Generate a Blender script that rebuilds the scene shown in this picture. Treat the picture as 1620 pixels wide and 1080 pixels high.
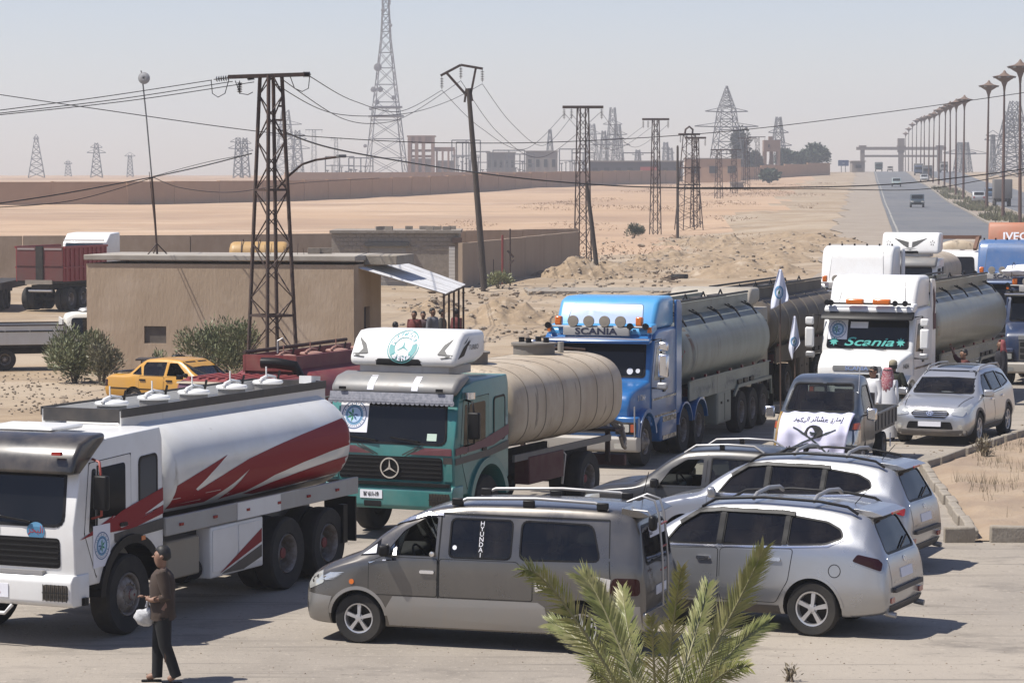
import bpy, bmesh, math, random
from mathutils import Vector as V, Matrix, noise
from mathutils.bvhtree import BVHTree
from mathutils.geometry import tessellate_polygon
R = math.radians
random.seed(7)
for o in list(bpy.data.objects): bpy.data.objects.remove(o)
scene = bpy.context.scene
COL = scene.collection

# ------------------------------------------------------------------ camera, sky, sun, exposure
F, CX, CY, HC, PITCH = 4400.0, 810.0, 540.0, 6.1, math.atan(250/4400)
cam_data = bpy.data.cameras.new('camera'); cam = bpy.data.objects.new('camera', cam_data); COL.objects.link(cam)
cam_data.sensor_width = 36; cam_data.lens = F/1620*36; cam_data.clip_start = .5; cam_data.clip_end = 12000
cam.location = (0, 0, HC); cam.rotation_euler = (math.pi/2-PITCH, 0, 0)
scene.camera = cam
SUN_EL, SUN_DIR = R(60), V((-1, -.26, 0)).normalized()       # where the sun stands (horizontal part)
world = bpy.data.worlds.new('World'); scene.world = world; world.use_nodes = True
wn = world.node_tree.nodes; wl = world.node_tree.links
sky = wn.new('ShaderNodeTexSky'); sky.sky_type = 'NISHITA'; sky.sun_disc = False
sky.sun_elevation = SUN_EL; sky.sun_rotation = math.atan2(SUN_DIR.x, SUN_DIR.y)
sky.air_density = 1.0; sky.dust_density = 0.35; sky.ozone_density = 3.0; sky.altitude = 300
wn['Background'].inputs['Strength'].default_value = .084
tint = wn.new('ShaderNodeMix'); tint.data_type = 'RGBA'; tint.blend_type = 'MULTIPLY'; tint.inputs[0].default_value = 1; tint.inputs[7].default_value = (1.16, 1.0, 1.055, 1)   # dusty summer air, the same over the whole sky
wl.new(sky.outputs[0], tint.inputs[6]); wl.new(tint.outputs[2], wn['Background'].inputs[0])
sd = bpy.data.lights.new('sun', 'SUN'); sd.energy = 5.0; sd.angle = R(.53); sd.color = (1, .955, .89)
sun = bpy.data.objects.new('sun', sd); COL.objects.link(sun)
sv = V((SUN_DIR.x*math.cos(SUN_EL), SUN_DIR.y*math.cos(SUN_EL), math.sin(SUN_EL)))
sun.rotation_euler = sv.to_track_quat('Z', 'Y').to_euler(); sun.location = sv*60
scene.view_settings.view_transform = 'Standard'; scene.view_settings.look = 'None'
scene.view_settings.exposure = 0.52; scene.view_settings.gamma = 1.0
scene.render.engine = 'CYCLES'
scene.cycles.max_bounces = 8; scene.cycles.transparent_max_bounces = 16; scene.cycles.volume_bounces = 0

# ------------------------------------------------------------------ pixel <-> place helpers (photograph pixels, 1620 wide)
def ray(px, py):
    d = V(((px-CX)/F, 1, -(py-CY)/F))
    return V((d.x, math.cos(PITCH)+d.z*math.sin(PITCH), -math.sin(PITCH)+d.z*math.cos(PITCH)))
def G(px, py, z=0.0):
    d = ray(px, py); t = (z-HC)/d.z
    return V((d.x*t, d.y*t, z))
def at(px, py, Y):
    d = ray(px, py); t = Y/d.y
    return V((d.x*t, Y, HC+d.z*t))
def pch(xs, ys, x):
    if x <= xs[0]: return ys[0]
    for i in range(len(xs)-1):
        if x <= xs[i+1]:
            t = (x-xs[i])/(xs[i+1]-xs[i]); t = t*.5+(t*t*(3-2*t))*.5
            return ys[i]+(ys[i+1]-ys[i])*t
    return ys[-1]
YA = [110, 200, 270, 380, 660, 900, 1300, 2200, 5000]; ZA = [0, .5, 1.2, 3.2, 6.0, 8.0, 9.6, 9.0, 2]
YB = [110, 200, 260, 360, 600, 850, 1000, 1400, 5000]; ZB = [0, 1.0, 2.0, 2.9, 6.0, 9.6, 9.8, 7.0, 0]
def gz(x, y):
    r = x/max(y, 1)
    t = min(1, max(0, (r-.06)/.06)); t = t*t*(3-2*t)
    z = pch(YA, ZA, y)*(1-t)+pch(YB, ZB, y)*t
    if y > 500: z += (noise.noise(V((x*.004, y*.003, 0)))*.8)*min(1, (y-500)/400)*(1-t)
    return z
def onground(px, Y):
    x = (px-CX)/F*Y*(1+.0)      # close enough: refined below
    for _ in range(3):
        z = gz(x, Y); d = ray(px, 300); t = Y/d.y; x = d.x*t
    return V((x, Y, gz(x, Y)))
def topz(py, Y): return at(CX, py, Y).z

# ------------------------------------------------------------------ materials
MATS = {}
def mat(name, col=(.5,.5,.5), rough=.6, metal=0.0, col2=None, scale=4.0, lo=.35, hi=.65, dust=0.0, dcol=(.42,.33,.24), coat=0.0,
        bump=0.0, bscale=30.0, emit=None, spec=.5, stretch=None, detail=5.0, col3=None, scale3=.6, lo3=.45, hi3=.7, extra=()):
    if name in MATS: return MATS[name]
    if metal < .7:
        ak = .88 if max(col) > .55 and min(col) > .4 else .64
        col, dcol = [tuple(c*ak for c in q) for q in (col, dcol)]; col2 = col2 and tuple(c*ak for c in col2); col3 = col3 and tuple(c*ak for c in col3)
    m = bpy.data.materials.new(name); m.use_nodes = True; MATS[name] = m
    n = m.node_tree.nodes; l = m.node_tree.links; p = n['Principled BSDF']
    p.inputs['Roughness'].default_value = rough; p.inputs['Metallic'].default_value = metal
    p.inputs['Specular IOR Level'].default_value = spec
    if coat: p.inputs['Coat Weight'].default_value = coat; p.inputs['Coat Roughness'].default_value = .12
    tc = n.new('ShaderNodeTexCoord'); src = tc.outputs['Object']
    if stretch:
        mp = n.new('ShaderNodeMapping'); mp.inputs['Scale'].default_value = stretch; l.new(src, mp.inputs[0]); src2 = mp.outputs[0]
    else: src2 = src
    def nz(sc, det, s=src2):
        t = n.new('ShaderNodeTexNoise'); t.inputs['Scale'].default_value = sc; t.inputs['Detail'].default_value = det
        t.inputs['Roughness'].default_value = .62; l.new(s, t.inputs['Vector']); return t.outputs[0]
    def ramp(f, a, b):
        r = n.new('ShaderNodeMapRange'); r.inputs[1].default_value = a; r.inputs[2].default_value = b; l.new(f, r.inputs[0]); return r.outputs[0]
    def mix(f, a, b):
        x = n.new('ShaderNodeMix'); x.data_type = 'RGBA'
        if isinstance(f, float): x.inputs[0].default_value = f
        else: l.new(f, x.inputs[0])
        for k, c in ((6, a), (7, b)):
            if isinstance(c, tuple): x.inputs[k].default_value = (*c, 1)
            else: l.new(c, x.inputs[k])
        return x.outputs[2]
    c = tuple(col)
    if col2: c = mix(ramp(nz(scale, detail), lo, hi), c, tuple(col2))
    if col3: c = mix(ramp(nz(scale3, 4.0, src), lo3, hi3), c, tuple(col3))
    for ec, es, el, eh, est in extra:
        mp = n.new('ShaderNodeMapping'); mp.inputs['Scale'].default_value = est; mp.inputs['Location'].default_value = (es*3.7, 1.3, 2.1); l.new(src, mp.inputs[0])
        c = mix(ramp(nz(es, 7.0, mp.outputs[0]), el, eh), c, tuple(v*.64 for v in ec))
    if dust:
        mp = n.new('ShaderNodeMapping'); mp.inputs['Scale'].default_value = (3.5, 3.5, .5); l.new(src, mp.inputs[0])
        fa = ramp(nz(2.2, 7.0), .38, .78); fb = ramp(nz(2.0, 6.0, mp.outputs[0]), .52, .78)
        mxm = n.new('ShaderNodeMath'); mxm.operation = 'MAXIMUM'; l.new(fa, mxm.inputs[0]); l.new(fb, mxm.inputs[1]); f = mxm.outputs[0]
        mu = n.new('ShaderNodeMath'); mu.operation = 'MULTIPLY'; mu.inputs[1].default_value = dust; l.new(f, mu.inputs[0])
        c = mix(mu.outputs[0], c, dcol)
        rr = n.new('ShaderNodeMapRange'); rr.inputs[3].default_value = rough; rr.inputs[4].default_value = min(1, rough+.45); l.new(mu.outputs[0], rr.inputs[0])
        l.new(rr.outputs[0], p.inputs['Roughness'])
    if isinstance(c, tuple): p.inputs['Base Color'].default_value = (*c, 1)
    else: l.new(c, p.inputs['Base Color'])
    if bump:
        b = n.new('ShaderNodeBump'); b.inputs['Strength'].default_value = bump; b.inputs['Distance'].default_value = .05
        l.new(nz(bscale, 6.0), b.inputs['Height']); l.new(b.outputs[0], p.inputs['Normal'])
    if emit: p.inputs['Emission Color'].default_value = (*col, 1); p.inputs['Emission Strength'].default_value = emit
    return m
def glass(name, tint, rough=.03):
    if name in MATS: return MATS[name]
    m = bpy.data.materials.new(name); m.use_nodes = True; MATS[name] = m
    n = m.node_tree.nodes; l = m.node_tree.links; n.remove(n['Principled BSDF'])
    t = n.new('ShaderNodeBsdfTransparent'); t.inputs[0].default_value = (*tint, 1)
    g = n.new('ShaderNodeBsdfGlossy'); g.inputs['Roughness'].default_value = rough; g.inputs[0].default_value = (.9, .9, .9, 1)
    d = n.new('ShaderNodeBsdfDiffuse'); d.inputs[0].default_value = (.40, .33, .26, 1)
    fr = n.new('ShaderNodeFresnel'); fr.inputs[0].default_value = 1.5
    tc = n.new('ShaderNodeTexCoord'); nz = n.new('ShaderNodeTexNoise'); nz.inputs['Scale'].default_value = 3; nz.inputs['Detail'].default_value = 6
    l.new(tc.outputs['Object'], nz.inputs['Vector'])
    mr = n.new('ShaderNodeMapRange'); mr.inputs[1].default_value = .4; mr.inputs[2].default_value = .8; mr.inputs[3].default_value = .004; mr.inputs[4].default_value = .04; l.new(nz.outputs[0], mr.inputs[0])
    mx = n.new('ShaderNodeMixShader'); l.new(fr.outputs[0], mx.inputs[0]); l.new(t.outputs[0], mx.inputs[1]); l.new(g.outputs[0], mx.inputs[2])
    m2 = n.new('ShaderNodeMixShader'); l.new(mr.outputs[0], m2.inputs[0]); l.new(mx.outputs[0], m2.inputs[1]); l.new(d.outputs[0], m2.inputs[2])
    l.new(m2.outputs[0], n['Material Output'].inputs[0]); return m
D = (.42,.33,.24)
M = dict(
 tyre=lambda: mat('rubber', (.014,.014,.014), .85, col2=(.03,.027,.024), scale=6, dust=.4, dcol=(.10,.085,.07)),
 black=lambda: mat('black_plastic', (.012,.012,.013), .42, dust=.12, dcol=(.10,.085,.07), spec=.18),
 dark=lambda: mat('dark_underbody', (.02,.018,.016), .9, col2=(.055,.045,.036), scale=3),
 seam=lambda: mat('panel_gap', (.008,.008,.008), .9),
 rim=lambda: mat('alloy_rim', (.55,.55,.56), .35, .8, dust=.35),
 steelrim=lambda: mat('steel_rim', (.42,.40,.38), .5, .3, col2=(.22,.17,.13), scale=9, dust=.4),
 chrome=lambda: mat('chrome', (.75,.75,.76), .18, 1.0, dust=.2),
 alu=lambda: mat('dull_aluminium', (.55,.55,.55), .45, .6, dust=.35),
 white=lambda: mat('white_paint', (.76,.755,.73), .38, dust=.22, coat=.3),
 paper=lambda: mat('white_paper', (.78,.78,.82), .8),
 darkglass=lambda: glass('tinted_glass', (.10,.115,.12)),
 clearglass=lambda: glass('window_glass', (.55,.60,.58)),
 vdarkglass=lambda: glass('dark_tinted_glass', (.035,.04,.042)),
 orange=lambda: mat('orange_lens', (.85,.20,.02), .25, coat=.5),
 red=lambda: mat('red_lens', (.42,.015,.012), .2, coat=.6),
 darkred=lambda: mat('smoked_red_lens', (.030,.003,.004), .15, spec=.3),
 lens=lambda: mat('clear_lens', (.62,.62,.58), .12, .5, coat=.8),
 interior=lambda: mat('dark_interior', (.030,.028,.027), .85),
 seat=lambda: mat('grey_seat_cloth', (.075,.07,.066), .95),
 skin=lambda: mat('skin', (.36,.20,.13), .6, col2=(.30,.16,.10), scale=12),
 hair=lambda: mat('black_hair', (.012,.010,.009), .6),
 concrete=lambda: mat('concrete', (.40,.35,.29), .9, col2=(.30,.25,.2), scale=2.0, bump=.3, bscale=14),
 rust=lambda: mat('rusty_steel', (.055,.036,.030), .8, col2=(.10,.055,.038), scale=7),
 galv=lambda: mat('grey_galvanised_steel', (.26,.26,.26), .6, .3),
 wood=lambda: mat('weathered_wood', (.10,.075,.058), .9, col2=(.06,.045,.036), scale=3, stretch=(8,8,.6), bump=.3),
)
def MM(k): return M[k]() if isinstance(k, str) else k

# ------------------------------------------------------------------ mesh helpers
class MB:
    def __init__(s): s.v = []; s.f = []
    def add(s, vs, fs):
        b = len(s.v); s.v += [V(v) for v in vs]; s.f += [tuple(i+b for i in f) for f in fs]; return s
    def box(s, c, d, rz=0, rx=0, ry=0):
        m = Matrix.Rotation(rz, 3, 'Z') @ Matrix.Rotation(ry, 3, 'Y') @ Matrix.Rotation(rx, 3, 'X'); c = V(c)
        vs = [c+m@V((x*d[0]/2, y*d[1]/2, z*d[2]/2)) for x in (-1,1) for y in (-1,1) for z in (-1,1)]
        return s.add(vs, [(0,1,3,2),(4,6,7,5),(0,4,5,1),(2,3,7,6),(0,2,6,4),(1,5,7,3)])
    def bar(s, a, b, w, h=None, up=(0,0,1)):
        a = V(a); b = V(b); d = (b-a); L = d.length
        if L < 1e-6: return s
        d /= L; u = V(up)
        if abs(d.dot(u)) > .97: u = V((1,0,0))
        x = d.cross(u).normalized(); y = x.cross(d); h = h or w
        vs = [p+x*i*w/2+y*j*h/2 for p in (a,b) for i,j in ((-1,-1),(1,-1),(1,1),(-1,1))]
        return s.add(vs, [(3,2,1,0),(4,5,6,7),(0,1,5,4),(1,2,6,5),(2,3,7,6),(3,0,4,7)])
    def cyl(s, a, b, r0, r1=None, n=12, caps=True):
        return s.tube([a, b], [r0, r0 if r1 is None else r1], n, caps)
    def tube(s, pts, r, n=6, caps=True):
        pts = [V(p) for p in pts]; rs = r if isinstance(r, (list,tuple)) else [r]*len(pts)
        base = len(s.v); pu = None
        for i, p in enumerate(pts):
            d = (pts[min(i+1,len(pts)-1)]-pts[max(i-1,0)]).normalized()
            if pu is None: u = V((0,0,1)) if abs(d.z) < .9 else V((1,0,0))
            else: u = pu
            x = d.cross(u).normalized(); y = x.cross(d).normalized(); pu = y
            for k in range(n):
                a = 2*math.pi*k/n; s.v.append(p+(x*math.cos(a)+y*math.sin(a))*rs[i])
        for i in range(len(pts)-1):
            for k in range(n):
                a = base+i*n+k; b = base+i*n+(k+1)%n; s.f.append((a, b, b+n, a+n))
        if caps:
            s.f.append(tuple(base+k for k in range(n))[::-1]); s.f.append(tuple(base+(len(pts)-1)*n+k for k in range(n)))
        return s
    def lathe(s, prof, c=(0,0,0), axis='Z', n=24, caps=False):
        c = V(c); base = len(s.v)
        ax = {'X':(V((0,1,0)),V((0,0,1)),V((1,0,0))),'Y':(V((0,0,1)),V((1,0,0)),V((0,1,0))),'Z':(V((1,0,0)),V((0,1,0)),V((0,0,1)))}[axis]
        for r, h in prof:
            for k in range(n):
                a = 2*math.pi*k/n; s.v.append(c+(ax[0]*math.cos(a)+ax[1]*math.sin(a))*r+ax[2]*h)
        for i in range(len(prof)-1):
            for k in range(n):
                a = base+i*n+k; b = base+i*n+(k+1)%n; s.f.append((a, b, b+n, a+n))
        if caps:
            s.f.append(tuple(base+k for k in range(n))[::-1]); s.f.append(tuple(base+(len(prof)-1)*n+k for k in range(n)))
        return s
    def prism(s, poly, axis, a, b):
        n = len(poly); base = len(s.v)
        for h in (a, b):
            for p, q in poly:
                s.v.append(V((h,p,q)) if axis == 'x' else V((p,h,q)) if axis == 'y' else V((p,q,h)))
        s.f.append(tuple(base+i for i in range(n))[::-1]); s.f.append(tuple(base+n+i for i in range(n)))
        for i in range(n): s.f.append((base+i, base+(i+1)%n, base+n+(i+1)%n, base+n+i))
        return s
    def mesh(s, name='m'):
        me = bpy.data.meshes.new(name); me.from_pydata([tuple(v) for v in s.v], [], s.f); me.update()
        bm = bmesh.new(); bm.from_mesh(me); bmesh.ops.recalc_face_normals(bm, faces=bm.faces); bm.to_mesh(me); bm.free(); return me
    def build(s, name, m, parent=None, smooth=None, bevel=0, seg=2):
        return mkobj(name, s.mesh(name), m, parent, smooth, bevel, seg)
def mkobj(name, me, m, parent=None, smooth=None, bevel=0, seg=2):
    o = bpy.data.objects.new(name, me); COL.objects.link(o)
    if m is not None:
        me.materials.clear()
        for q in (m if isinstance(m, (list, tuple)) else [m]): me.materials.append(MM(q))
    if smooth is not None:
        me.shade_smooth()
        if smooth < 180: me.set_sharp_from_angle(angle=R(smooth))
    if bevel:
        b = o.modifiers.new('bevel', 'BEVEL'); b.width = bevel; b.segments = seg; b.limit_method = 'ANGLE'; b.angle_limit = R(40)
        me.shade_smooth(); me.set_sharp_from_angle(angle=R(75))
    if parent is not None: o.parent = parent
    return o
def tag(o, label, cat=None, group=None, kind=None):
    if label: o['label'] = label
    if cat: o['category'] = cat
    if group: o['group'] = group
    if kind: o['kind'] = kind
    return o
def thing(name, label, cat, loc=(0,0,0), rz=0, group=None):
    o = bpy.data.objects.new(name, None); COL.objects.link(o); o.location = loc; o.rotation_euler = (0,0,rz); o.empty_display_size = .2
    return tag(o, label, cat, group)
def struct(o): o['kind'] = 'structure'; return o
KIDS = {}
def copy_tree(o, parent=None):
    c = o.copy(); COL.objects.link(c); c.parent = parent
    for ch in list(o.children): copy_tree(ch, c)
    return c
WORK = bpy.data.scenes.new('work')          # a bench on which single shapes are evaluated, taken away at the end
def evalmesh(o):
    WORK.collection.objects.link(o); vl = WORK.view_layers[0]; vl.update()
    me = bpy.data.meshes.new_from_object(o.evaluated_get(vl.depsgraph)); WORK.collection.objects.unlink(o); return me
def scratch(me, mods):
    """a mesh through modifiers, evaluated at once; mods: list of (type, dict)"""
    o = bpy.data.objects.new('scratch', me); tmp = []
    for t, kw in mods:
        md = o.modifiers.new(t, t)
        for k, v in kw.items():
            if k == 'object' and not isinstance(v, bpy.types.Object):
                q = bpy.data.objects.new('cutter', v); WORK.collection.objects.link(q); tmp.append(q); v = q
            setattr(md, k, v)
    r = evalmesh(o)
    for q in tmp+[o]: bpy.data.objects.remove(q)
    return r
def bvh_of(me):
    return BVHTree.FromPolygons([v.co.copy() for v in me.vertices], [tuple(p.vertices) for p in me.polygons])
def rnd(poly, r, n=4):
    out = []; N = len(poly)
    for i in range(N):
        p = V(poly[i]); a = V(poly[i-1])-p; b = V(poly[(i+1)%N])-p
        rr = min(r, a.length*.45, b.length*.45); pa = p+a.normalized()*rr; pb = p+b.normalized()*rr
        for k in range(n+1):
            t = k/n; q = pa*(1-t)**2+p*2*t*(1-t)+pb*t*t; out.append((q.x, q.y))
    return out
def rect(x0, x1, z0, z1, r=0): 
    p = [(x0,z0),(x1,z0),(x1,z1),(x0,z1)]
    return rnd(p, r) if r else p
def circle(cx, cz, r, n=28, ry=None): return [(cx+r*math.cos(2*math.pi*k/n), cz+(ry or r)*math.sin(2*math.pi*k/n)) for k in range(n)]
PROJ = {'y+':(1,V((0,-1,0))),'y-':(1,V((0,1,0))),'x+':(0,V((-1,0,0))),'x-':(0,V((1,0,0))),'z+':(2,V((0,0,-1)))}
def _to3(axis, p, h): return V((h,p[0],p[1])) if axis == 0 else V((p[0],h,p[1])) if axis == 1 else V((p[0],p[1],h))
def patch(bvh, polys, proj, off=.004, grid=.09, thick=.012, mesh2d=None):
    """flat outlines laid on a body: polygons in the projection plane, projected on the surface, proud by off, with a rim of thick"""
    axis, d = PROJ[proj]; bm = bmesh.new()
    if mesh2d:
        vs = [bm.verts.new((x, y, 0)) for x, y in mesh2d[0]]
        for f in mesh2d[1]:
            try: bm.faces.new([vs[i] for i in f])
            except ValueError: pass
    else:
        for poly in polys:
            vv = [bm.verts.new((p[0], p[1], 0)) for p in poly]
            if len(poly) <= 4: bm.faces.new(vv)
            else:
                for f in tessellate_polygon([[V((p[0], p[1], 0)) for p in poly]]): 
                    try: bm.faces.new([vv[i] for i in f])
                    except ValueError: pass
    if grid:
        xs = [v.co.x for v in bm.verts]; ys = [v.co.y for v in bm.verts]
        for ax, vals in ((0, xs), (1, ys)):
            a, b = min(vals), max(vals); k = int((b-a)/grid)
            for i in range(1, k+1):
                c = a+(b-a)*i/(k+1); nn = V((1,0,0)) if ax == 0 else V((0,1,0))
                bmesh.ops.bisect_plane(bm, geom=bm.verts[:]+bm.edges[:]+bm.faces[:], plane_co=nn*c, plane_no=nn)
    nor = {}
    for v in bm.verts:
        p = _to3(axis, (v.co.x, v.co.y), 0); o = p-d*60
        hit = bvh.ray_cast(o, d)
        if hit[0] is None:
            q = bvh.find_nearest(p-d*3); h, nn = q[0], q[1]
        else: h, nn = hit[0], hit[1]
        if nn.dot(d) > 0: nn = -nn
        nn = (nn-d*.8).normalized()
        v.co = h+nn*off; nor[v] = nn
    if thick:
        be = [e for e in bm.edges if len(e.link_faces) == 1]
        old = {v for e in be for v in e.verts}
        ex = bmesh.ops.extrude_edge_only(bm, edges=be)
        for v in [g for g in ex['geom'] if isinstance(g, bmesh.types.BMVert)]:
            v.co = v.co+d*thick
    me = bpy.data.meshes.new('patch'); bmesh.ops.recalc_face_normals(bm, faces=bm.faces); bm.to_mesh(me); bm.free()
    if not me.polygons: return me
    # outward orientation
    s = sum(p.normal.dot(d)*p.area for p in me.polygons if abs(p.normal.dot(d)) > .3)
    if s > 0: me.flip_normals()
    return me
def decal(bvh, polys, proj, name, m, parent, off=.004, grid=.09, thick=.012, smooth=30):
    if polys and not isinstance(polys[0][0], (tuple, list)): polys = [polys]
    return mkobj(name, patch(bvh, polys, proj, off, grid, thick), m, parent, smooth)
def strip(pts, w):
    """a polyline as thin quads"""
    out = []
    for a, b in zip(pts, pts[1:]):
        a = V(a); b = V(b); d = (b-a)
        if d.length < 1e-5: continue
        d.normalize(); n = V((-d.y, d.x))*w/2; e = d*w/2
        out.append([tuple(a-e-n), tuple(b+e-n), tuple(b+e+n), tuple(a-e+n)])
    return out
def ring2(cx, cz, r0, r1, n=32, a0=0, a1=360, ry=1.0):
    out = []
    for k in range(n):
        a = R(a0+(a1-a0)*k/n); b = R(a0+(a1-a0)*(k+1)/n)
        out.append([(cx+r0*math.cos(a),cz+ry*r0*math.sin(a)),(cx+r1*math.cos(a),cz+ry*r1*math.sin(a)),(cx+r1*math.cos(b),cz+ry*r1*math.sin(b)),(cx+r0*math.cos(b),cz+ry*r0*math.sin(b))])
    return out
def text2d(s, size=1.0, align='CENTER', shear=0.0, bold=0.0, sx=1.0, space=1.0):
    c = bpy.data.curves.new('lettering', 'FONT'); c.body = s; c.size = size; c.align_x = align; c.align_y = 'CENTER'; c.shear = shear; c.offset = bold; c.space_character = space
    c.resolution_u = 3
    o = bpy.data.objects.new('lettering', c); me = evalmesh(o)
    vs = [(v.co.x*sx, v.co.y) for v in me.vertices]; fs = [tuple(p.vertices) for p in me.polygons]
    bpy.data.objects.remove(o); bpy.data.curves.remove(c); bpy.data.meshes.remove(me)
    return vs, fs
def lettering(bvh, s, proj, cx, cz, size, m, parent, name='lettering', off=.006, flip=False, rot=0, **kw):
    vs, fs = text2d(s, size, **kw)
    c, sn = math.cos(rot), math.sin(rot)
    vs = [(cx+(-1 if flip else 1)*(x*c-y*sn), cz+x*sn+y*c) for x, y in vs]
    return mkobj(name, patch(bvh, None, proj, off, 0, 0, (vs, fs)), m, parent)
# Arabic in joined (presentation) forms, written in visual order
AR = {'ا':(0xFE8D,0xFE8E),'ب':(0xFE8F,0xFE90,0xFE91,0xFE92),'ة':(0xFE93,0xFE94),'ت':(0xFE95,0xFE96,0xFE97,0xFE98),'ح':(0xFEA1,0xFEA2,0xFEA3,0xFEA4),
 'د':(0xFEA9,0xFEAA),'ر':(0xFEAD,0xFEAE),'س':(0xFEB1,0xFEB2,0xFEB3,0xFEB4),'ش':(0xFEB5,0xFEB6,0xFEB7,0xFEB8),'ع':(0xFEC9,0xFECA,0xFECB,0xFECC),
 'ف':(0xFED1,0xFED2,0xFED3,0xFED4),'ق':(0xFED5,0xFED6,0xFED7,0xFED8),'ك':(0xFED9,0xFEDA,0xFEDB,0xFEDC),'ل':(0xFEDD,0xFEDE,0xFEDF,0xFEE0),
 'م':(0xFEE1,0xFEE2,0xFEE3,0xFEE4),'ن':(0xFEE5,0xFEE6,0xFEE7,0xFEE8),'ه':(0xFEE9,0xFEEA,0xFEEB,0xFEEC),'و':(0xFEED,0xFEEE),'ي':(0xFEF1,0xFEF2,0xFEF3,0xFEF4),
 'إ':(0xFE87,0xFE88),'ئ':(0xFE89,0xFE8A,0xFE8B,0xFE8C),'ط':(0xFEC1,0xFEC2,0xFEC3,0xFEC4),'ج':(0xFE9D,0xFE9E,0xFE9F,0xFEA0),'خ':(0xFEA5,0xFEA6,0xFEA7,0xFEA8)}
def arabic(s):
    out = []
    for w in s.split(' '):
        g = []
        for i, ch in enumerate(w):
            if ch not in AR: g.append(ch); continue
            t = AR[ch]; pj = i > 0 and w[i-1] in AR and len(AR[w[i-1]]) == 4; nj = i < len(w)-1 and w[i+1] in AR and len(t) == 4
            k = (3 if pj and nj else 1 if pj else 2 if nj else 0); g.append(chr(t[k]))
        out.append(''.join(reversed(g)))
    return ' '.join(reversed(out))
def pchip(ts, ys, t):
    """monotone cubic through points"""
    n = len(ts); h = [ts[i+1]-ts[i] for i in range(n-1)]; d = [(ys[i+1]-ys[i])/h[i] for i in range(n-1)]
    m = [0.0]*n
    for i in range(1, n-1):
        if d[i-1]*d[i] > 0: w1 = 2*h[i]+h[i-1]; w2 = h[i]+2*h[i-1]; m[i] = (w1+w2)/(w1/d[i-1]+w2/d[i])
    m[0] = d[0]; m[-1] = d[-1]
    i = 0
    while i < n-2 and t > ts[i+1]: i += 1
    s = (t-ts[i])/h[i]
    return (ys[i]*(2*s**3-3*s*s+1)+m[i]*h[i]*(s**3-2*s*s+s)+ys[i+1]*(-2*s**3+3*s*s)+m[i+1]*h[i]*(s**3-s*s))
def loft(st, nx=4, ny=3):
    """smooth closed body: st = list of (x, half profile [(y,z)...] bottom centre -> top centre)"""
    st = sorted(st, key=lambda s: s[0]); xs = [s[0] for s in st]; n = len(st[0][1])
    XS = []
    for a, b in zip(xs, xs[1:]): XS += [a+(b-a)*k/nx for k in range(nx)]
    XS.append(xs[-1]); rings = []
    cols = [([s[1][j][0] for s in st], [s[1][j][1] for s in st]) for j in range(n)]
    for x in XS:
        py = [pchip(xs, c[0], x) for c in cols]; pz = [pchip(xs, c[1], x) for c in cols]
        ts = list(range(n)); half = []
        for j in range(n-1):
            for k in range(ny): t = j+k/ny; half.append((pchip(ts, py, t), pchip(ts, pz, t)))
        half.append((py[-1], pz[-1])); half[0] = (0, half[0][1]); half[-1] = (0, half[-1][1])
        rings.append([(x, y, z) for y, z in half]+[(x, -y, z) for y, z in reversed(half[1:-1])])
    b = MB(); m = len(rings[0])
    for r in rings: b.v += [V(p) for p in r]
    for i in range(len(rings)-1):
        for k in range(m): a = i*m+k; c = i*m+(k+1) % m; b.f.append((a, c, c+m, a+m))
    b.f.append(tuple(range(m))[::-1]); b.f.append(tuple((len(rings)-1)*m+k for k in range(m)))
    return b.mesh('loft')
def car_ring(zb, wb, zm, wm, zs, ws, zt, wt, zc):
    return [(0,zb),(wb*.7,zb),(wb,zb+.025),(wb*.25+wm*.75,zb*.45+zm*.55),(wm,zm),(wm*.5+ws*.5+.004,zm*.45+zs*.55),(ws,zs),(ws*.5+wt*.5+.012,zs*.5+zt*.5),(wt,zt),(wt*.86,zt*.35+zc*.65),(wt*.5,zc-.012),(0,zc)]
def empty_part(name, parent, loc=(0,0,0)):
    o = bpy.data.objects.new(name, None); COL.objects.link(o); o.parent = parent; o.location = loc; return o
# ================================================================== the setting
m_field = mat('dry_field_soil', (.52,.335,.195), .95, col2=(.62,.43,.275), scale=.06, lo=.35, hi=.65, detail=9, bump=.6, bscale=.8, col3=(.43,.28,.175), scale3=.012, lo3=.48, hi3=.6, stretch=(.35,1.3,1), extra=(((.40,.27,.17), .10, .55, .68, (.4,2.2,1)), ((.68,.50,.34), .05, .56, .70, (.5,1.6,1)), ((.36,.25,.165), .45, .60, .72, (.6,1.6,1))))
m_dirt = mat('dusty_earth', (.455,.335,.21), .95, col2=(.34,.245,.15), scale=.5, detail=9, bump=.7, bscale=5, col3=(.50,.395,.275), scale3=.1, lo3=.42, hi3=.6, extra=(((.29,.21,.135), .30, .55, .68, (.6,1.5,1)), ((.56,.45,.33), .18, .57, .70, (.7,1.6,1)), ((.27,.20,.14), 1.6, .60, .70, (1,1,1))))
m_plaza = mat('dusty_paving', (.395,.345,.285), .92, col2=(.335,.292,.24), scale=.9, detail=8, bump=.25, bscale=18, col3=(.46,.40,.325), scale3=.16, lo3=.4, hi3=.62, extra=(((.23,.20,.165), .55, .57, .72, (1,1.6,1)), ((.26,.225,.185), .22, .57, .68, (1,3,1)), ((.52,.455,.37), 9.0, .59, .70, (1,1,1)), ((.21,.18,.145), 12.0, .61, .69, (1,1,1)), ((.27,.235,.195), 1.4, .58, .66, (.12,2.6,1))))
m_road = mat('old_asphalt', (.135,.14,.15), .9, col2=(.17,.172,.178), scale=.6, col3=(.20,.195,.19), scale3=.05, stretch=(1,.1,1))
m_gravel = mat('pale_shoulder', (.42,.35,.27), .95, col2=(.34,.275,.21), scale=.3, bump=.4, bscale=4)
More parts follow.
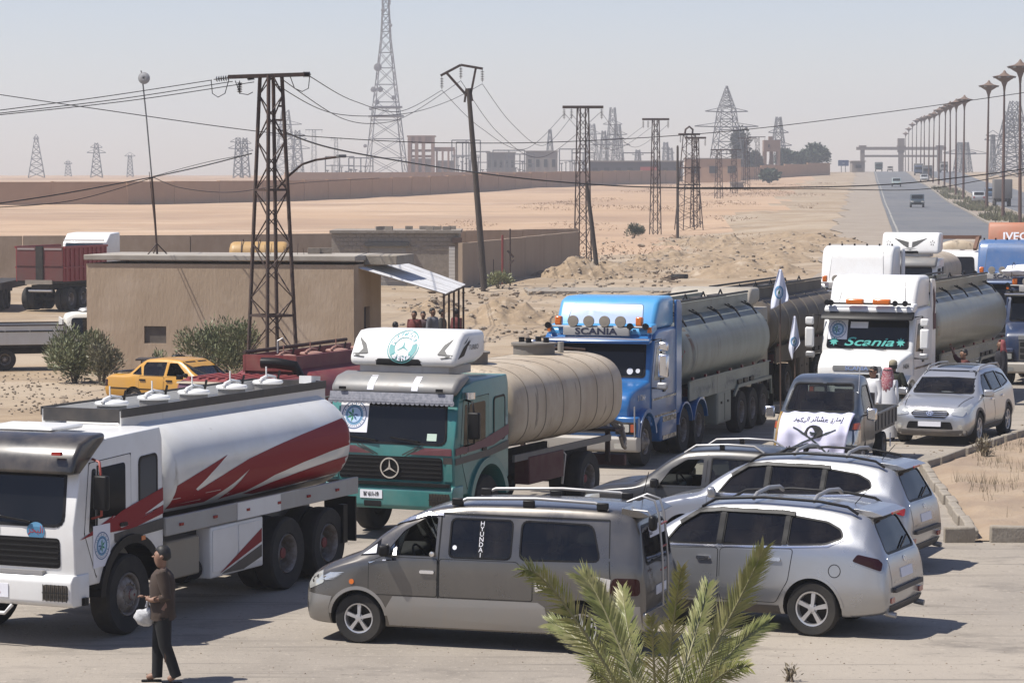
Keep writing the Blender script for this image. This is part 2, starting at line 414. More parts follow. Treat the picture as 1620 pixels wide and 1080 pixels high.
m_wallb = mat('beige_render', (.60,.455,.32), .95, col2=(.49,.365,.25), scale=.9, lo=.3, hi=.7, detail=9, bump=.35, bscale=9, col3=(.66,.52,.39), scale3=.45, lo3=.5, hi3=.72, stretch=(1,1,.30))
m_wallp = mat('pinkish_wall_render', (.62,.38,.22), .95, col2=(.53,.32,.185), scale=.25)
m_block = mat('cement_block', (.42,.36,.295), .95, col2=(.33,.28,.225), scale=3, bump=.4, bscale=20)
m_kerb = mat('kerb_concrete', (.42,.37,.30), .9, col2=(.33,.28,.22), scale=4, bump=.3, bscale=22)
m_rock = mat('tan_stone', (.42,.33,.24), .95, col2=(.32,.25,.18), scale=5, bump=.5, bscale=12)
m_rock2 = mat('grey_rubble', (.44,.36,.27), .95, col2=(.33,.265,.195), scale=4, bump=.5, bscale=12)

def field_noise(x, y):
    r = noise.noise(V((x*.09, y*.05, 1)))*.22+noise.noise(V((x*.35, y*.2, 5)))*.07
    rough = max(0, noise.noise(V((x*.05, y*.03, 9)))) if 120 < y < 420 and x > -5 else 0
    r += rough*(noise.noise(V((x*.8, y*.45, 3)))*.9+noise.noise(V((x*.25, y*.15, 6)))*.8)
    return r
def build_ground():
    ys = [6.0]
    while ys[-1] < 2250: ys.append(ys[-1]*1.022+.25)
    nx = 170; b = MB()
    for y in ys:
        w = min(.32*y+45, 1400)
        for i in range(nx+1):
            x = -w+2*w*i/nx; z = gz(x, y)
            road = abs(x-(35.4+(y-260)*.127)-10) < 24
            if y > 112 and not road: z += field_noise(x, y)*min(1, (y-112)/30)
            b.v.append(V((x, y, z-.02)))
    n = nx+1
    for j in range(len(ys)-1):
        for i in range(nx): a = j*n+i; b.f.append((a, a+1, a+n+1, a+n))
    me = bpy.data.meshes.new('ground'); me.from_pydata([tuple(v) for v in b.v], [], b.f); me.update(); me.shade_smooth()
    me.materials.append(m_dirt); me.materials.append(m_field)
    for p in me.polygons:
        c = p.center
        edge = 150+noise.noise(V((c.x*.05, c.y*.02, 2)))*20
        if c.y > edge+20 and c.x < (35.4+(c.y-260)*.127)-16+noise.noise(V((c.x*.1, c.y*.03, 4)))*6-max(0, 300-c.y)*.05: p.material_index = 1
    return struct(mkobj('ground', me, None))
ground = build_ground()
def sheet(name, m, outline, z=0.0, terrain=False):
    b = MB(); b.v = [V((x, y, z)) for x, y in outline]; b.f = [tuple(range(len(outline)))]
    me = b.mesh(name); bm = bmesh.new(); bm.from_mesh(me); bmesh.ops.triangulate(bm, faces=bm.faces[:]); bm.to_mesh(me); bm.free()
    if me.polygons[0].normal.z < 0: me.flip_normals()
    return struct(mkobj(name, me, m))
def wob(pts, amp=.35, step=1.0, seed=0):
    out = []
    for i, p in enumerate(pts):
        a = V(p); c = V(pts[(i+1) % len(pts)]); n = max(1, int((c-a).length/step))
        for k in range(n):
            q = a.lerp(c, k/n); out.append((q.x+noise.noise(V((q.x*.7, q.y*.7, seed)))*amp, q.y+noise.noise(V((q.x*.7, q.y*.7, seed+9)))*amp))
    return out
sheet('paved_yard', m_plaza, wob([(-40,8),(60,8),(60,46),(30,104),(16,104),(7,90),(-3,77),(-12,71),(-22,70),(-40,70)], .8), z=.0)
def strip_road(name, m, off0, off1, y0, y1, dz, step=12):
    b = MB(); y = y0; rows = 0
    while y <= y1:
        cx = 35.4+(y-260)*.127
        for k_, o in enumerate((off0, (off0+off1)/2, off1)): b.v.append(V((cx+o+(noise.noise(V((y*.06, 3, 1)))*1.6+noise.noise(V((y*.3, 7, 1)))*.7 if k_ == 0 and off0 < 0 else 0), y, gz(cx+6, y)+dz)))
        rows += 1; y += step
    for j in range(rows-1):
        for i in (0, 1): a = j*3+i; b.f.append((a, a+1, a+4, a+3))
    return struct(b.build(name, m, None))
strip_road('gravel_shoulder', m_gravel, -5.2, 0, 92, 1000, .03, 5)
strip_road('road', m_road, 0, 9.6, 92, 1000, .06)
strip_road('median_strip', m_gravel, 9.6, 15.2, 92, 1000, .10)
strip_road('far_carriageway', m_road, 15.2, 25, 92, 1000, .06)
def median_kerb():
    b = MB(); y = 150
    k = struct(thing('kerb', None, None))
    for o in (9.7, 15.1):
        c = MB(); y = 140
        while y < 700:
            L = 6; x0 = 35.4+(y-260)*.127+o; x1 = x0+L*.127; c.bar((x0, y, gz(x0, y)+.13), (x1, y+L, gz(x1, y+L)+.13), .25, .18); y += L
        c.build('kerb_line', m_kerb, k)
median_kerb()
# pale edge line of the road
def edge_line():
    b = MB(); y = 150
    while y < 900:
        x0 = 35.4+(y-260)*.127+.45; x1 = x0+6*.127
        b.add([(x0-.09,y,gz(x0,y)+.075),(x0+.09,y,gz(x0,y)+.075),(x1+.09,y+6,gz(x1,y+6)+.075),(x1-.09,y+6,gz(x1,y+6)+.075)], [(0,1,2,3)]); y += 6
    struct(b.build('edge_line', mat('worn_road_paint', (.5,.48,.42), .9, col2=(.25,.24,.22), scale=1), None))
edge_line()
# traffic island with its kerbs
isl = [(7.9,47.2),(8.75,59),(12.4,67),(22,88),(30,104),(60,104),(60,47.2)]
def island():
    b = MB(); X = [v[0] for v in isl]
    nx, ny = 120, 150; idx = {}
    def left(y):
        for (x0,y0),(x1,y1) in zip(isl[:4]+[isl[4]], isl[1:5]):
            if y0 <= y <= y1: return x0+(x1-x0)*(y-y0)/(y1-y0)
        return 30
    for j in range(ny+1):
        y = 47.2+56.8*(j/ny)**1.3; l = left(y)
        for i in range(nx+1):
            t = (i/nx)**1.7; x = l+(45-l)*t
            e = min(1, (x-l)/.5, (y-47.2)/.4)
            z = .02+.10*max(0, e)+max(0, e)*(noise.noise(V((x*1.1, y*.9, 0)))*.10+noise.noise(V((x*4, y*3, 3)))*.035)
            b.v.append(V((x, y, max(z, .006))))
    n = nx+1
    for j in range(ny):
        for i in range(nx): a = j*n+i; b.f.append((a, a+1, a+n+1, a+n))
    o = b.build('traffic_island', mat('reddish_island_soil', (.42,.305,.20), .95, col2=(.48,.37,.26), scale=.9, bump=.6, bscale=9, col3=(.33,.24,.17), scale3=.35), None, smooth=180)
    struct(o)
    k = struct(thing('kerb', None, None, (0,0,0)))
    stone = MB().box((0,0,.09), (.95,.17,.26)).mesh('kerb_stone')
    proto = None; r = random.Random(3)
    def put(x, y, a, sx=1, sz=1, tilt=0):
        nonlocal proto
        if proto is None: q = mkobj('kerb_stone', stone, m_kerb, k, bevel=.025); proto = q
        else: q = proto.copy(); COL.objects.link(q)
        q.location = (x, y, -.02); q.rotation_euler = (tilt, r.uniform(-.02,.02), a); q.scale = (sx, 1, sz)
    for (x0,y0),(x1,y1) in zip(isl[:4], isl[1:5]):
        L = math.hypot(x1-x0, y1-y0); a = math.atan2(y1-y0, x1-x0); n = int(L/1.0)
        for i in range(n):
            t = (i+.5)/n; put(x0+(x1-x0)*t+r.uniform(-.03,.03), y0+(y1-y0)*t, a+r.uniform(-.02,.02))
    for x, s, t in ((7.62,.55,.1),(8.62,1.0,0),(9.6,1.0,.03),(10.6,1.0,-.02),(11.6,1,0),(12.6,1,.02)): put(x, 47.15+r.uniform(-.05,.05), r.uniform(-.05,.05), s, 1.35, t)
island()

# ------------------------------------------------------------------ stones, rubble, mounds
def rock_mesh(seed, n=2, flat=.65):
    bm = bmesh.new(); bmesh.ops.create_icosphere(bm, subdivisions=n, radius=.5)
    for v in bm.verts:
        p = v.co.copy(); q = p*1.6+V((seed*7.1, 0, 0))
        d = 1+noise.noise(q)*.55+noise.noise(q*2.7)*.22
        v.co = V((p.x*d, p.y*d*.85, p.z*d*flat+.12))
    me = bpy.data.meshes.new('stone'); bm.to_mesh(me); bm.free()
    me.shade_smooth(); me.set_sharp_from_angle(angle=R(32)); return me
ROCKS = [rock_mesh(i) for i in range(7)]
SM = [rock_mesh(20+i, 1) for i in range(4)]
def rocks(spots, label, group, m):
    first = {}
    for i, (p, s) in enumerate(spots):
        k = (hash((round(p[0]*7), round(p[1]*3))) % 7)
        me = ROCKS[k]
        key = (k, m.name)
        if key not in first: first[key] = me.copy(); first[key].materials.clear(); first[key].materials.append(m)
        o = bpy.data.objects.new('stone', first[key]); COL.objects.link(o)
        o.location = (p[0], p[1], p[2]-.04*s); o.scale = (s, s, s*random.uniform(.7,1)); o.rotation_euler = (0, 0, random.uniform(0, 6.3))
        tag(o, label, 'stone', group)
def scatter(name, label, cat, m, pts):
    """many small stones nobody could count: one object"""
    b = MB(); data = [([v.co.copy() for v in q.vertices], [tuple(p.vertices) for p in q.polygons]) for q in SM]
    for p, s in pts:
        vs, fs = random.choice(data); a = random.uniform(0, 6.3); c, sn = math.cos(a), math.sin(a)
        b.add([(p[0]+(v.x*c-v.y*sn)*s, p[1]+(v.x*sn+v.y*c)*s, p[2]+(v.z-.08)*s) for v in vs], fs)
    me = bpy.data.meshes.new(name); me.from_pydata([tuple(v) for v in b.v], [], b.f); me.update()
    return tag(mkobj(name, me, m), label, cat, None, 'stuff')
def gp(px, py):
    """point of the rolling ground seen at a pixel"""
    z = 0
    for _ in range(6):
        p = G(px, py, z); z = gz(p.x, p.y)
    return V((p.x, p.y, z))
rs = random.Random(5)
def mound(name, label, px, py, w, d, h, m, seed=0, cat='mound'):
    c = gp(px, py); b = MB(); N = 44
    for j in range(N+1):
        for i in range(N+1):
            u = i/N*2-1; v = j/N*2-1; r = math.hypot(u, v)
            a = math.atan2(v, u); rr = r/(1+.25*noise.noise(V((math.cos(a)*1.5, math.sin(a)*1.5, seed))))
            z = max(0, 1-rr)**1.1*(1.05-.15*rr)
            z = z*h+(noise.noise(V((u*3.5, v*3.5, seed+3)))*.30+noise.noise(V((u*9, v*9, seed)))*.17+noise.noise(V((u*20, v*20, seed)))*.08)*h*min(1, z*4)
            x = c.x+u*w/2; y = c.y+v*d/2; b.v.append(V((x, y, gz(x, y)+z-.12)))
    n = N+1
    for j in range(N):
        for i in range(N): q = j*n+i; b.f.append((q, q+1, q+n+1, q+n))
    if name == 'spoil_heap':
        for _ in range(70): q = rs.choice(b.v); MOUND_PTS.append((V((q.x, q.y, q.z+.02)), rs.uniform(.08,.42)*rs.uniform(.5,1)))
    o = b.build(name, m, None, smooth=35); tag(o, label, cat); return c
m_red = mat('reddish_spoil', (.36,.235,.165), .95, col2=(.28,.18,.125), scale=.7, bump=.5, bscale=3)
m_spoil = mat('pale_spoil', (.45,.33,.21), .95, col2=(.33,.24,.15), scale=1.6, detail=9, bump=.9, bscale=6, extra=(((.27,.20,.135), 2.2, .56, .66, (1,1,1)), ((.54,.43,.31), .9, .56, .68, (1,1,1))))
MOUND_PTS = []
mound('dirt_mound', 'leftmost small heap of reddish earth behind the block shed', 628, 360, 5.5, 4, 1.0, m_red, 1)
mound('dirt_mound', 'tallest pointed heap of reddish earth behind the block shed', 690, 361, 5, 4, 1.5, m_red, 2)
mound('dirt_mound', 'broad rounded heap of reddish earth beside the leaning pole', 748, 361, 6.5, 4, 1.35, m_red, 3)
mound('dirt_mound', 'low dark heap of earth in the field behind the lattice pylon', 375, 357, 6, 4, .8, m_red, 4)
mound('spoil_heap', 'large pale heap of earth and stones right of the awning posts', 800, 508, 6.5, 7, 1.15, m_spoil, 5)
mound('spoil_heap', 'low stony heap of earth in front of the shed shutter', 690, 492, 4.5, 5, .7, m_spoil, 6)
mound('spoil_heap', 'rubble heap at the corner of the long beige wall', 915, 438, 6.5, 5, 1.3, m_spoil, 7)
mound('spoil_heap', 'low grey rubble heap behind the concrete slab', 1012, 424, 5.5, 4, .8, m_spoil, 8)
mound('spoil_heap', 'rough bank of stones beside the gravel shoulder', 1180, 402, 13, 12, .9, m_spoil, 9)
mound('spoil_heap', 'small earth hump at the foot of the tall lattice pylon row', 1150, 362, 7, 8, 1.1, m_spoil, 10)
rm = random.Random(8)
for i, (px, py, w, h, wd) in enumerate(((1060,408,7,.8,'left end'),(1105,418,8,.9,'lowest part'),(1215,416,9,.9,'right part'),(1260,396,8,.7,'far right end'),(1110,385,9,.8,'middle'),(1240,372,10,.8,'upper right part'),(1180,345,10,1.0,'top'),(1290,350,11,.9,'uppermost right part'),(965,428,6,.7,'wall end'))):
    mound('spoil_heap', 'rough heap of earth forming the %s of the bank left of the road' % wd, px, py, w, w*.9, h, m_spoil, 20+i)
big = []
for (x0,x1,y0,y1,n,a,bb) in ((640,880,455,545,16,.25,.7),(880,1080,405,440,16,.25,.8),(1000,1330,350,430,22,.25,.9),(60,330,596,640,7,.18,.4)):
    for _ in range(n): big.append((gp(rs.uniform(x0,x1), rs.uniform(y0,y1)), rs.uniform(a, bb)))
rocks(big, 'loose tan stone lying on the rough ground behind the trucks', 'loose stones on the rough ground', m_rock)
isr = []
for _ in range(20):
    y = rs.uniform(48.2, 66); x = 9+(y-48)*.2+rs.uniform(.1, 4.5); isr.append(((x, y, .10), rs.uniform(.08,.28)))
rocks(isr, 'small tan stone on the soil of the kerbed traffic island', 'stones on the traffic island', m_rock)
pts = []
for _ in range(2600):
    px = rs.uniform(520, 1380); py = rs.uniform(345, 560)
    if px < 880 and py < 440: continue
    p = gp(px, py); dn = noise.noise(V((p.x*.12, p.y*.06, 7)))
    if dn < -.05: continue
    pts.append((p, rs.uniform(.06,.32)*(1+max(0,dn))))
for _ in range(500):
    p = gp(rs.uniform(-20,340), rs.uniform(590,655)); pts.append((p, rs.uniform(.03,.13)))
pts += MOUND_PTS
scatter('rubble', 'loose rubble and small stones strewn over the rough ground', 'rubble', m_rock2, pts)
pts = []
for _ in range(900):
    x = rs.uniform(7, 22); y = rs.uniform(46.6, 75); pts.append(((x, y, .09 if x > 8.6+(y-48)*.22 else .0), rs.uniform(.02,.09)))
for _ in range(900): pts.append(((rs.uniform(-8, 10), rs.uniform(30, 47), .003), rs.uniform(.008,.03)))
scatter('pebbles', 'small pebbles on the paving and the traffic island', 'pebbles', m_rock, pts)

# ------------------------------------------------------------------ walls and sheds
def wall_run(name, label, pts, h, th, m, panel=4.0, cap=None, z0=None, pil=False):
    w = thing(name, label, 'wall', (pts[0][0], pts[0][1], 0)); o0 = V((pts[0][0], pts[0][1], 0))
    for (x0,y0),(x1,y1) in zip(pts, pts[1:]):
        L = math.hypot(x1-x0, y1-y0); n = max(1, round(L/panel)); a = math.atan2(y1-y0, x1-x0); me = None
        for i in range(n):
            t = (i+.5)/n; x = x0+(x1-x0)*t; y = y0+(y1-y0)*t; z = gz(x, y) if z0 is None else z0
            if me is None:
                me = MB().box((0,0,h/2-.4), (L/n-.03, th, h+.8)).mesh('wall_panel'); me.materials.append(m)
                mp = MB().box((0,0,h/2-.3), (.35, th+.14, h+.7)).mesh('pilaster'); mp.materials.append(m)
                mc = MB().box((0,0,h+.04), (L/n, th+.1, .1)).mesh('coping'); mc.materials.append(cap or m)
            q = bpy.data.objects.new('wall_panel', me); COL.objects.link(q); q.parent = w; q.location = V((x, y, z))-o0; q.rotation_euler = (0,0,a)
            if cap: q = bpy.data.objects.new('coping', mc); COL.objects.link(q); q.parent = w; q.location = V((x, y, z))-o0; q.rotation_euler = (0,0,a)
            if pil:
                t = i/n; x = x0+(x1-x0)*t; y = y0+(y1-y0)*t; z = gz(x, y) if z0 is None else z0
                q = bpy.data.objects.new('pilaster', mp); COL.objects.link(q); q.parent = w; q.location = V((x, y, z))-o0; q.rotation_euler = (0,0,a)
    return w
def xy(px, Y): d = ray(px, 300); return (d.x*Y/d.y, Y)
wall_run('compound_wall', 'long brown wall behind the flat-roofed building and red tipper', [xy(-120,165), xy(35,166), xy(300,168), xy(540,172), xy(913,186)], 2.65, .25, m_wallb, 5)
wall_run('compound_wall', 'beige wall with a dark stain running up to the corner pole', [xy(728,157), xy(913,185)], 2.45, .25, mat('stained_beige_render', (.54,.41,.29), .95, col2=(.45,.335,.235), scale=.6, col3=(.11,.095,.085), scale3=.22, lo3=.60, hi3=.66, stretch=(1,1,.1)), 4.5)
wall_run('far_wall', 'long pinkish wall across the far side of the field', [xy(-160,372), xy(200,384), xy(480,420), xy(760,520), xy(930,600), xy(1070,680)], 3.1, .4, m_wallp, 12, None, None, True)
wall_run('far_wall', 'distant brick coloured wall in front of the substation', [xy(450,700), xy(700,720), xy(935,760)], 2.6, .4, m_wallp, 14)
wall_run('far_wall', 'distant wall below the water tower and trees', [xy(1165,720), xy(1312,760)], 3.4, .4, m_wallp, 14)

def hut():
    A = V((-13.85, 90.5, 0)); Bp = V((-5.05, 88.75, 0)); d = (Bp-A); L = d.length; a = math.atan2(d.y, d.x)
    t = thing('flat_roofed_building', 'long beige rendered building with flat concrete roof behind the yellow taxi', 'building', A, a)
    W = 3.6; H = 3.5
    # front wall pieced round the small window
    wx, wz, ww, wh = 1.95, .92, .75, .56
    b = MB()
    b.box((wx/2-.0, .12, H/2-.1), (wx, .24, H+.2)); b.box(((wx+ww+L)/2, .12, H/2-.1), (L-wx-ww, .24, H+.2))
    b.box((wx+ww/2, .12, (wz-.2)/2), (ww, .24, wz+.2)); b.box((wx+ww/2, .12, (wz+wh+H)/2), (ww, .24, H-wz-wh))
    b.build('wall', m_wallb, t)
    MB().box((wx+ww/2, .14, wz+wh/2), (ww, .12, wh)).build('window', mat('boarded_window', (.17,.145,.12), .9, col2=(.12,.1,.085), scale=4), t)
    b = MB(); dx0, dx1, dz = 1.3, 2.1, 2.1          # right end wall with a doorway
    b.box((L-.12, (.242+dx0)/2, H/2-.1), (.236, dx0-.242, H+.2)); b.box((L-.12, (dx1+W)/2, H/2-.1), (.236, W-dx1, H+.2)); b.box((L-.12, (dx0+dx1)/2, (dz+H)/2), (.236, dx1-dx0, H-dz))
    b.build('side_wall', m_wallb, t)
    MB().box((L-.17, (dx0+dx1)/2, dz/2), (.06, dx1-dx0, dz)).build('door', mat('dark_metal_door', (.045,.04,.038), .6), t)
    MB().box((L/2-.12, W-.12, H/2-.1), (L-.25, .24, H+.2)).build('back_wall', m_wallb, t)
    MB().box((.12, W/2, H/2-.1), (.236, W-.49, H+.2)).build('side_wall', m_wallb, t)
    MB().box((L/2, W/2, H+.2), (L+.14, W+.14, .17)).build('roof', mat('roof_concrete', (.50,.455,.39), .9, col2=(.40,.35,.29), scale=1.2), t, bevel=.02)
    MB().box((L+.55, W/2+.7, H+.12), (1.1, W-1.2, .30)).build('roof_slab', m_kerb, t, bevel=.02)
    for x, y in ((7.0,2.4),(7.35,2.6)): MB().box((x, y, H+.385), (.4,.2,.19), rz=.3).build('block', m_block, t)
    b = MB()
    for i in range(9): b.cyl((5.2+.22*i, 1.2+.1*(i % 3), H+.2), (5.2+.22*i+.02*(i % 4), 1.2, H+.5+.05*(i % 4)), .008, n=4)
    b.build('rebar', 'rust', t)
    return t, L, a, A
hut_t, hutL, hutA, hutO = hut()
def awning():
    P = [at(566,424,89.3), at(640,416,94.6), at(736,451,94.6), at(704,465,89.3)]
    o = P[0].copy(); t = thing('awning', 'corrugated metal awning on steel posts beside the flat-roofed building', 'awning', (P[3].x, P[3].y, 0))
    O = V((P[3].x, P[3].y, 0)); n = 6; m = mat('corrugated_sheet', (.74,.74,.74), .4, .1, col2=(.60,.59,.58), scale=2, dust=.15)
    for i in range(n):
        b = MB(); K = 14
        for k in range(K+1):
            s = (i+k/K)/n; h = .018*math.cos(k*math.pi)*1.0+.012*(i % 2)
            p = P[0].lerp(P[1], s)-O; q = P[3].lerp(P[2], s)-O
            for w in (p, q): b.v.append(V((w.x, w.y, w.z+h))); b.v.append(V((w.x, w.y, w.z+h-.006))) if False else None
        for k in range(K): b.f.append((2*k, 2*k+1, 2*k+3, 2*k+2))
        q = b.build('roof_sheet', m, t); sm = q.modifiers.new('s', 'SOLIDIFY'); sm.thickness = .006
    for i in range(5):
        s = .02+.24*i; p = P[3].lerp(P[2], s)-O
        MB().bar((p.x-.05, p.y, -.05), (p.x-.05, p.y, p.z-.04), .07).build('post', 'rust', t)
    p = P[3]-O; q = P[2]-O; MB().bar((p.x-.05,p.y,p.z-.05), (q.x-.05,q.y,q.z-.05), .06).build('beam', 'rust', t)
    for s in (.1,.5,.9):
        p = P[0].lerp(P[1], s)-O; q = P[3].lerp(P[2], s)-O; MB().bar((p.x,p.y,p.z-.05),(q.x,q.y,q.z-.05),.05).build('rafter', 'rust', t)
awning()
def block_shed():
    Y = 158; x0 = xy(524,Y)[0]; x1 = xy(726,Y)[0]; z0 = gz(-7, Y); W = x1-x0; H = 3.0; Dp = 6
    t = thing('block_shed', 'grey cement block shed with a roller shutter behind the awning', 'shed', (x0, Y, z0))
    sx0 = xy(582,Y)[0]-x0; sx1 = xy(643,Y)[0]-x0; sh = 2.35
    b = MB(); b.box((sx0/2, .15, H/2-.2), (sx0, .26, H+.4)); b.box(((sx1+W)/2, .15, H/2-.2), (W-sx1, .26, H+.4)); b.box(((sx0+sx1)/2, .15, (sh+H)/2), (sx1-sx0, .26, H-sh))
    b.build('wall', m_block, t)
    b = MB(); b.box((W-.13, Dp/2+.15, H/2-.2), (.26, Dp-.03, H+.4)); b.build('side_wall', m_block, t)
    MB().box((.13, Dp/2+.15, H/2-.2), (.26, Dp-.03, H+.4)).build('side_wall', m_block, t)
    MB().box((W/2, Dp/2, H+.08), (W+.2, Dp+.3, .16)).build('roof', 'concrete', t)
    blk = MB().box((0,0,0), (.44,.06,.21)).mesh('block'); blk.materials.append(m_block)
    for r in range(4):
        z = H-.14-.235*r
        for i in range(int(W/.47)):
            x = .25+i*.47+(.23 if r % 2 else 0)
            if x > W-.25 or (sx0-.25 < x < sx1+.25 and z < sh+.2) or (r > 1 and i % 5 == 0): continue
            q = bpy.data.objects.new('block', blk); COL.objects.link(q); q.parent = t; q.location = (x, .012, z)
    sl = MB().box((0,0,0), (sx1-sx0-.03, .05, .125)).mesh('slat'); sl.materials.append(mat('pale_shutter', (.40,.385,.36), .6, .2, dust=.3))
    for i in range(17):
        q = bpy.data.objects.new('slat', sl); COL.objects.link(q); q.parent = t; q.location = ((sx0+sx1)/2, .13, .07+i*.136)
    MB().box(((sx0+sx1)/2, -.08, sh+.03), (sx1-sx0+.3, .35, .2)).build('shutter_box', mat('dark_box', (.10,.095,.09), .7), t)
    for i in range(14):
        x = random.uniform(2.6, W-.3); q = bpy.data.objects.new('roof_block', blk); COL.objects.link(q); q.parent = t; q.location = (x, random.uniform(.3,3), H+.27); q.rotation_euler = (0,0,random.uniform(-.5,.5)); q.scale = (1, 3, 1)
    b = MB()
    for i in range(11): b.box((W-.35, -.02, .12+i*.2), (.34,.05,.185))
    tiles = b  # white tiled pier, tile by tile
    wt = mat('white_tile', (.62,.60,.56), .4)
    me = MB().box((0,0,0), (.34,.05,.185)).mesh('tile'); me.materials.append(wt)
    for i in range(11): q = bpy.data.objects.new('tile', me); COL.objects.link(q); q.parent = t; q.location = (W-.4, -.005, .15+i*.2)
    MB().box((W-.1, -.2, 2.6), (.55,.3,.3)).build('lamp_box', mat('rust_box', (.12,.075,.055), .8), t)
block_shed()
# posts by the beige wall
for px, py0, py1, lab, mm in ((795,372,452,'thin red steel post standing before the beige wall', mat('faded_red_steel', (.30,.05,.04), .7)),
                         (807,362,452,'thin rusty post with a clamp beside the red post', 'rust'), (780,410,446,'short rusty rod stuck in the ground by the wall', 'rust')):
    p = gp(px, py1); h = topz(py0, p.y)-p.z; t = thing('post', lab, 'post', p)
    MB().cyl((0,0,-.2), (0,0,h), .06 if 'red steel' in lab else .045, n=8).build('shaft', mm, t)
    if 'clamp' in lab:
        b = MB(); b.bar((-.15,0,h*.62), (.2,0,h*.5), .12); b.bar((0,0,h*.4), (.22,-.1,h*.45), .1); b.build('clamp', 'rust', t)
# concrete slab lying behind the trucks, with scrap iron and a worn tyre near it
p0 = gp(998, 462); t = thing('concrete_slab', 'pale concrete slab roof behind the blue truck', 'slab', (p0.x, p0.y, 0))
s0 = G(912,461,.0); s1 = G(1090,452,.0)
MB().box((0,2.2,.16), ((s1-s0).length*1.0, 5, .3)).build('slab', m_kerb, t, bevel=.03); t.rotation_euler = (0,0,.05)
p = G(1058,447,.32); t = thing('scrap_iron', 'tangle of rusty iron rods lying on the concrete slab', 'scrap', (p.x, p.y+.6, .3))
for i in range(7):
    a = rs.uniform(-1,1); MB().bar((rs.uniform(-.6,.2), rs.uniform(-.3,.3), .03+.05*i), (rs.uniform(.2,.9), rs.uniform(-.3,.3), .1+.06*i), .05).build('rod', 'rust', t)
p = gp(1075, 440); t = thing('old_tyre', 'flat worn tyre lying behind the concrete slab', 'tyre', p)
MB().lathe([(.28,.02),(.5,0),(.55,.1),(.5,.24),(.28,.22),(.25,.12),(.28,.02)], n=24).build('tyre', 'tyre', t, smooth=40)
MB().lathe([(.28,.03),(.30,.12),(.28,.2)], n=16).build('bead', 'black', t, smooth=40)

# ================================================================== cars
def wheel_meshes(r, w, rr, style):
    """tyre, rim, dark backing; outer face towards +y, centre at the origin"""
    h = w/2
    ty = MB().lathe([(rr*.96,-h*.7),(rr*1.05,-h*.92),(r*.93,-h),(r*.985,-h*.8),(r,-h*.45),(r,h*.45),(r*.985,h*.8),(r*.93,h),(rr*1.05,h*.92),(rr*.96,h*.7),(rr*.94,0),(rr*.96,-h*.7)], axis='Y', n=32)
    k = MB()
    if style == 'alloy':
        k.lathe([(rr*1.0,h*.80),(rr*.98,h*.9),(rr*.90,h*.86),(rr*.86,h*.55),(rr*.86,-h*.5)], axis='Y', n=32)
        for i in range(5):
            a = 2*math.pi*i/5+.3
            m = Matrix.Rotation(a, 3, 'Y')
            pts = [(-.055,.10),(.055,.10),(.078,.93),(-.078,.93)]; hs = (.86, .80)
            vs = [m@V((x*rr*1.6, h*hs[0 if z < .5 else 1], z*rr)) for x, z in pts]+[m@V((x*rr*1.9, h*.45, z*rr)) for x, z in pts]
            k.add(vs, [(0,1,2,3),(0,4,5,1),(1,5,6,2),(2,6,7,3),(3,7,4,0)])
        k.lathe([(.001,h*.92),(rr*.17,h*.9),(rr*.2,h*.5)], axis='Y', n=14)
        for i in range(5):
            a = 2*math.pi*(i+.5)/5+.3; k.lathe([(.001,h*.7),(rr*.05,h*.68),(rr*.05,h*.3)], (rr*.24*math.sin(a),0,rr*.24*math.cos(a)), 'Y', 6)
    elif style == 'front':      # truck front wheel: domed steel disc with hand holes and hub
        k.lathe([(rr*1.0,h*.8),(rr*.97,h*.95),(rr*.90,h*.85),(rr*.85,h*.45),(rr*.78,h*.62),(rr*.60,h*.95),(rr*.50,h*1.0),(rr*.46,h*.9),(rr*.42,h*.9)], axis='Y', n=30)
        k.lathe([(rr*.42,h*.9),(rr*.38,h*1.02),(rr*.28,h*1.2),(rr*.24,h*1.45),(.001,h*1.5)], axis='Y', n=18)
        for i in range(10):
            a = 2*math.pi*i/10; k.lathe([(.001,h*1.12),(rr*.05,h*1.1),(rr*.05,h*.8)], (rr*.52*math.sin(a),0,rr*.52*math.cos(a)), 'Y', 6)
    else:                       # truck rear wheel: deep dish
        k.lathe([(rr*1.0,h*.8),(rr*.97,h*.95),(rr*.90,h*.8),(rr*.85,h*.3),(rr*.80,-h*.5),(rr*.62,-h*.75),(rr*.5,-h*.6),(rr*.40,-h*.6)], axis='Y', n=30)
        k.lathe([(rr*.40,-h*.6),(rr*.38,h*.1),(rr*.30,h*.3),(.001,h*.35)], axis='Y', n=16)
        for i in range(10):
            a = 2*math.pi*i/10; k.lathe([(.001,-h*.35),(rr*.05,-h*.38),(rr*.05,-h*.6)], (rr*.5*math.sin(a),0,rr*.5*math.cos(a)), 'Y', 6)
    bk = MB().lathe([(.001,-h*.1),(rr*.8,-h*.1),(rr*.88,h*.1)], axis='Y', n=18) if style == 'alloy' else MB().lathe([(.001,-h*.7),(rr*.86,-h*.7)], axis='Y', n=18)
    out = []
    for b, m in ((ty, 'tyre'), (k, 'rim' if style == 'alloy' else 'steelrim'), (bk, 'dark')):
        me = b.mesh('wheel'); me.shade_smooth(); me.set_sharp_from_angle(angle=R(35)); me.materials.append(MM(m)); out.append(me)
    return out
WM = {}
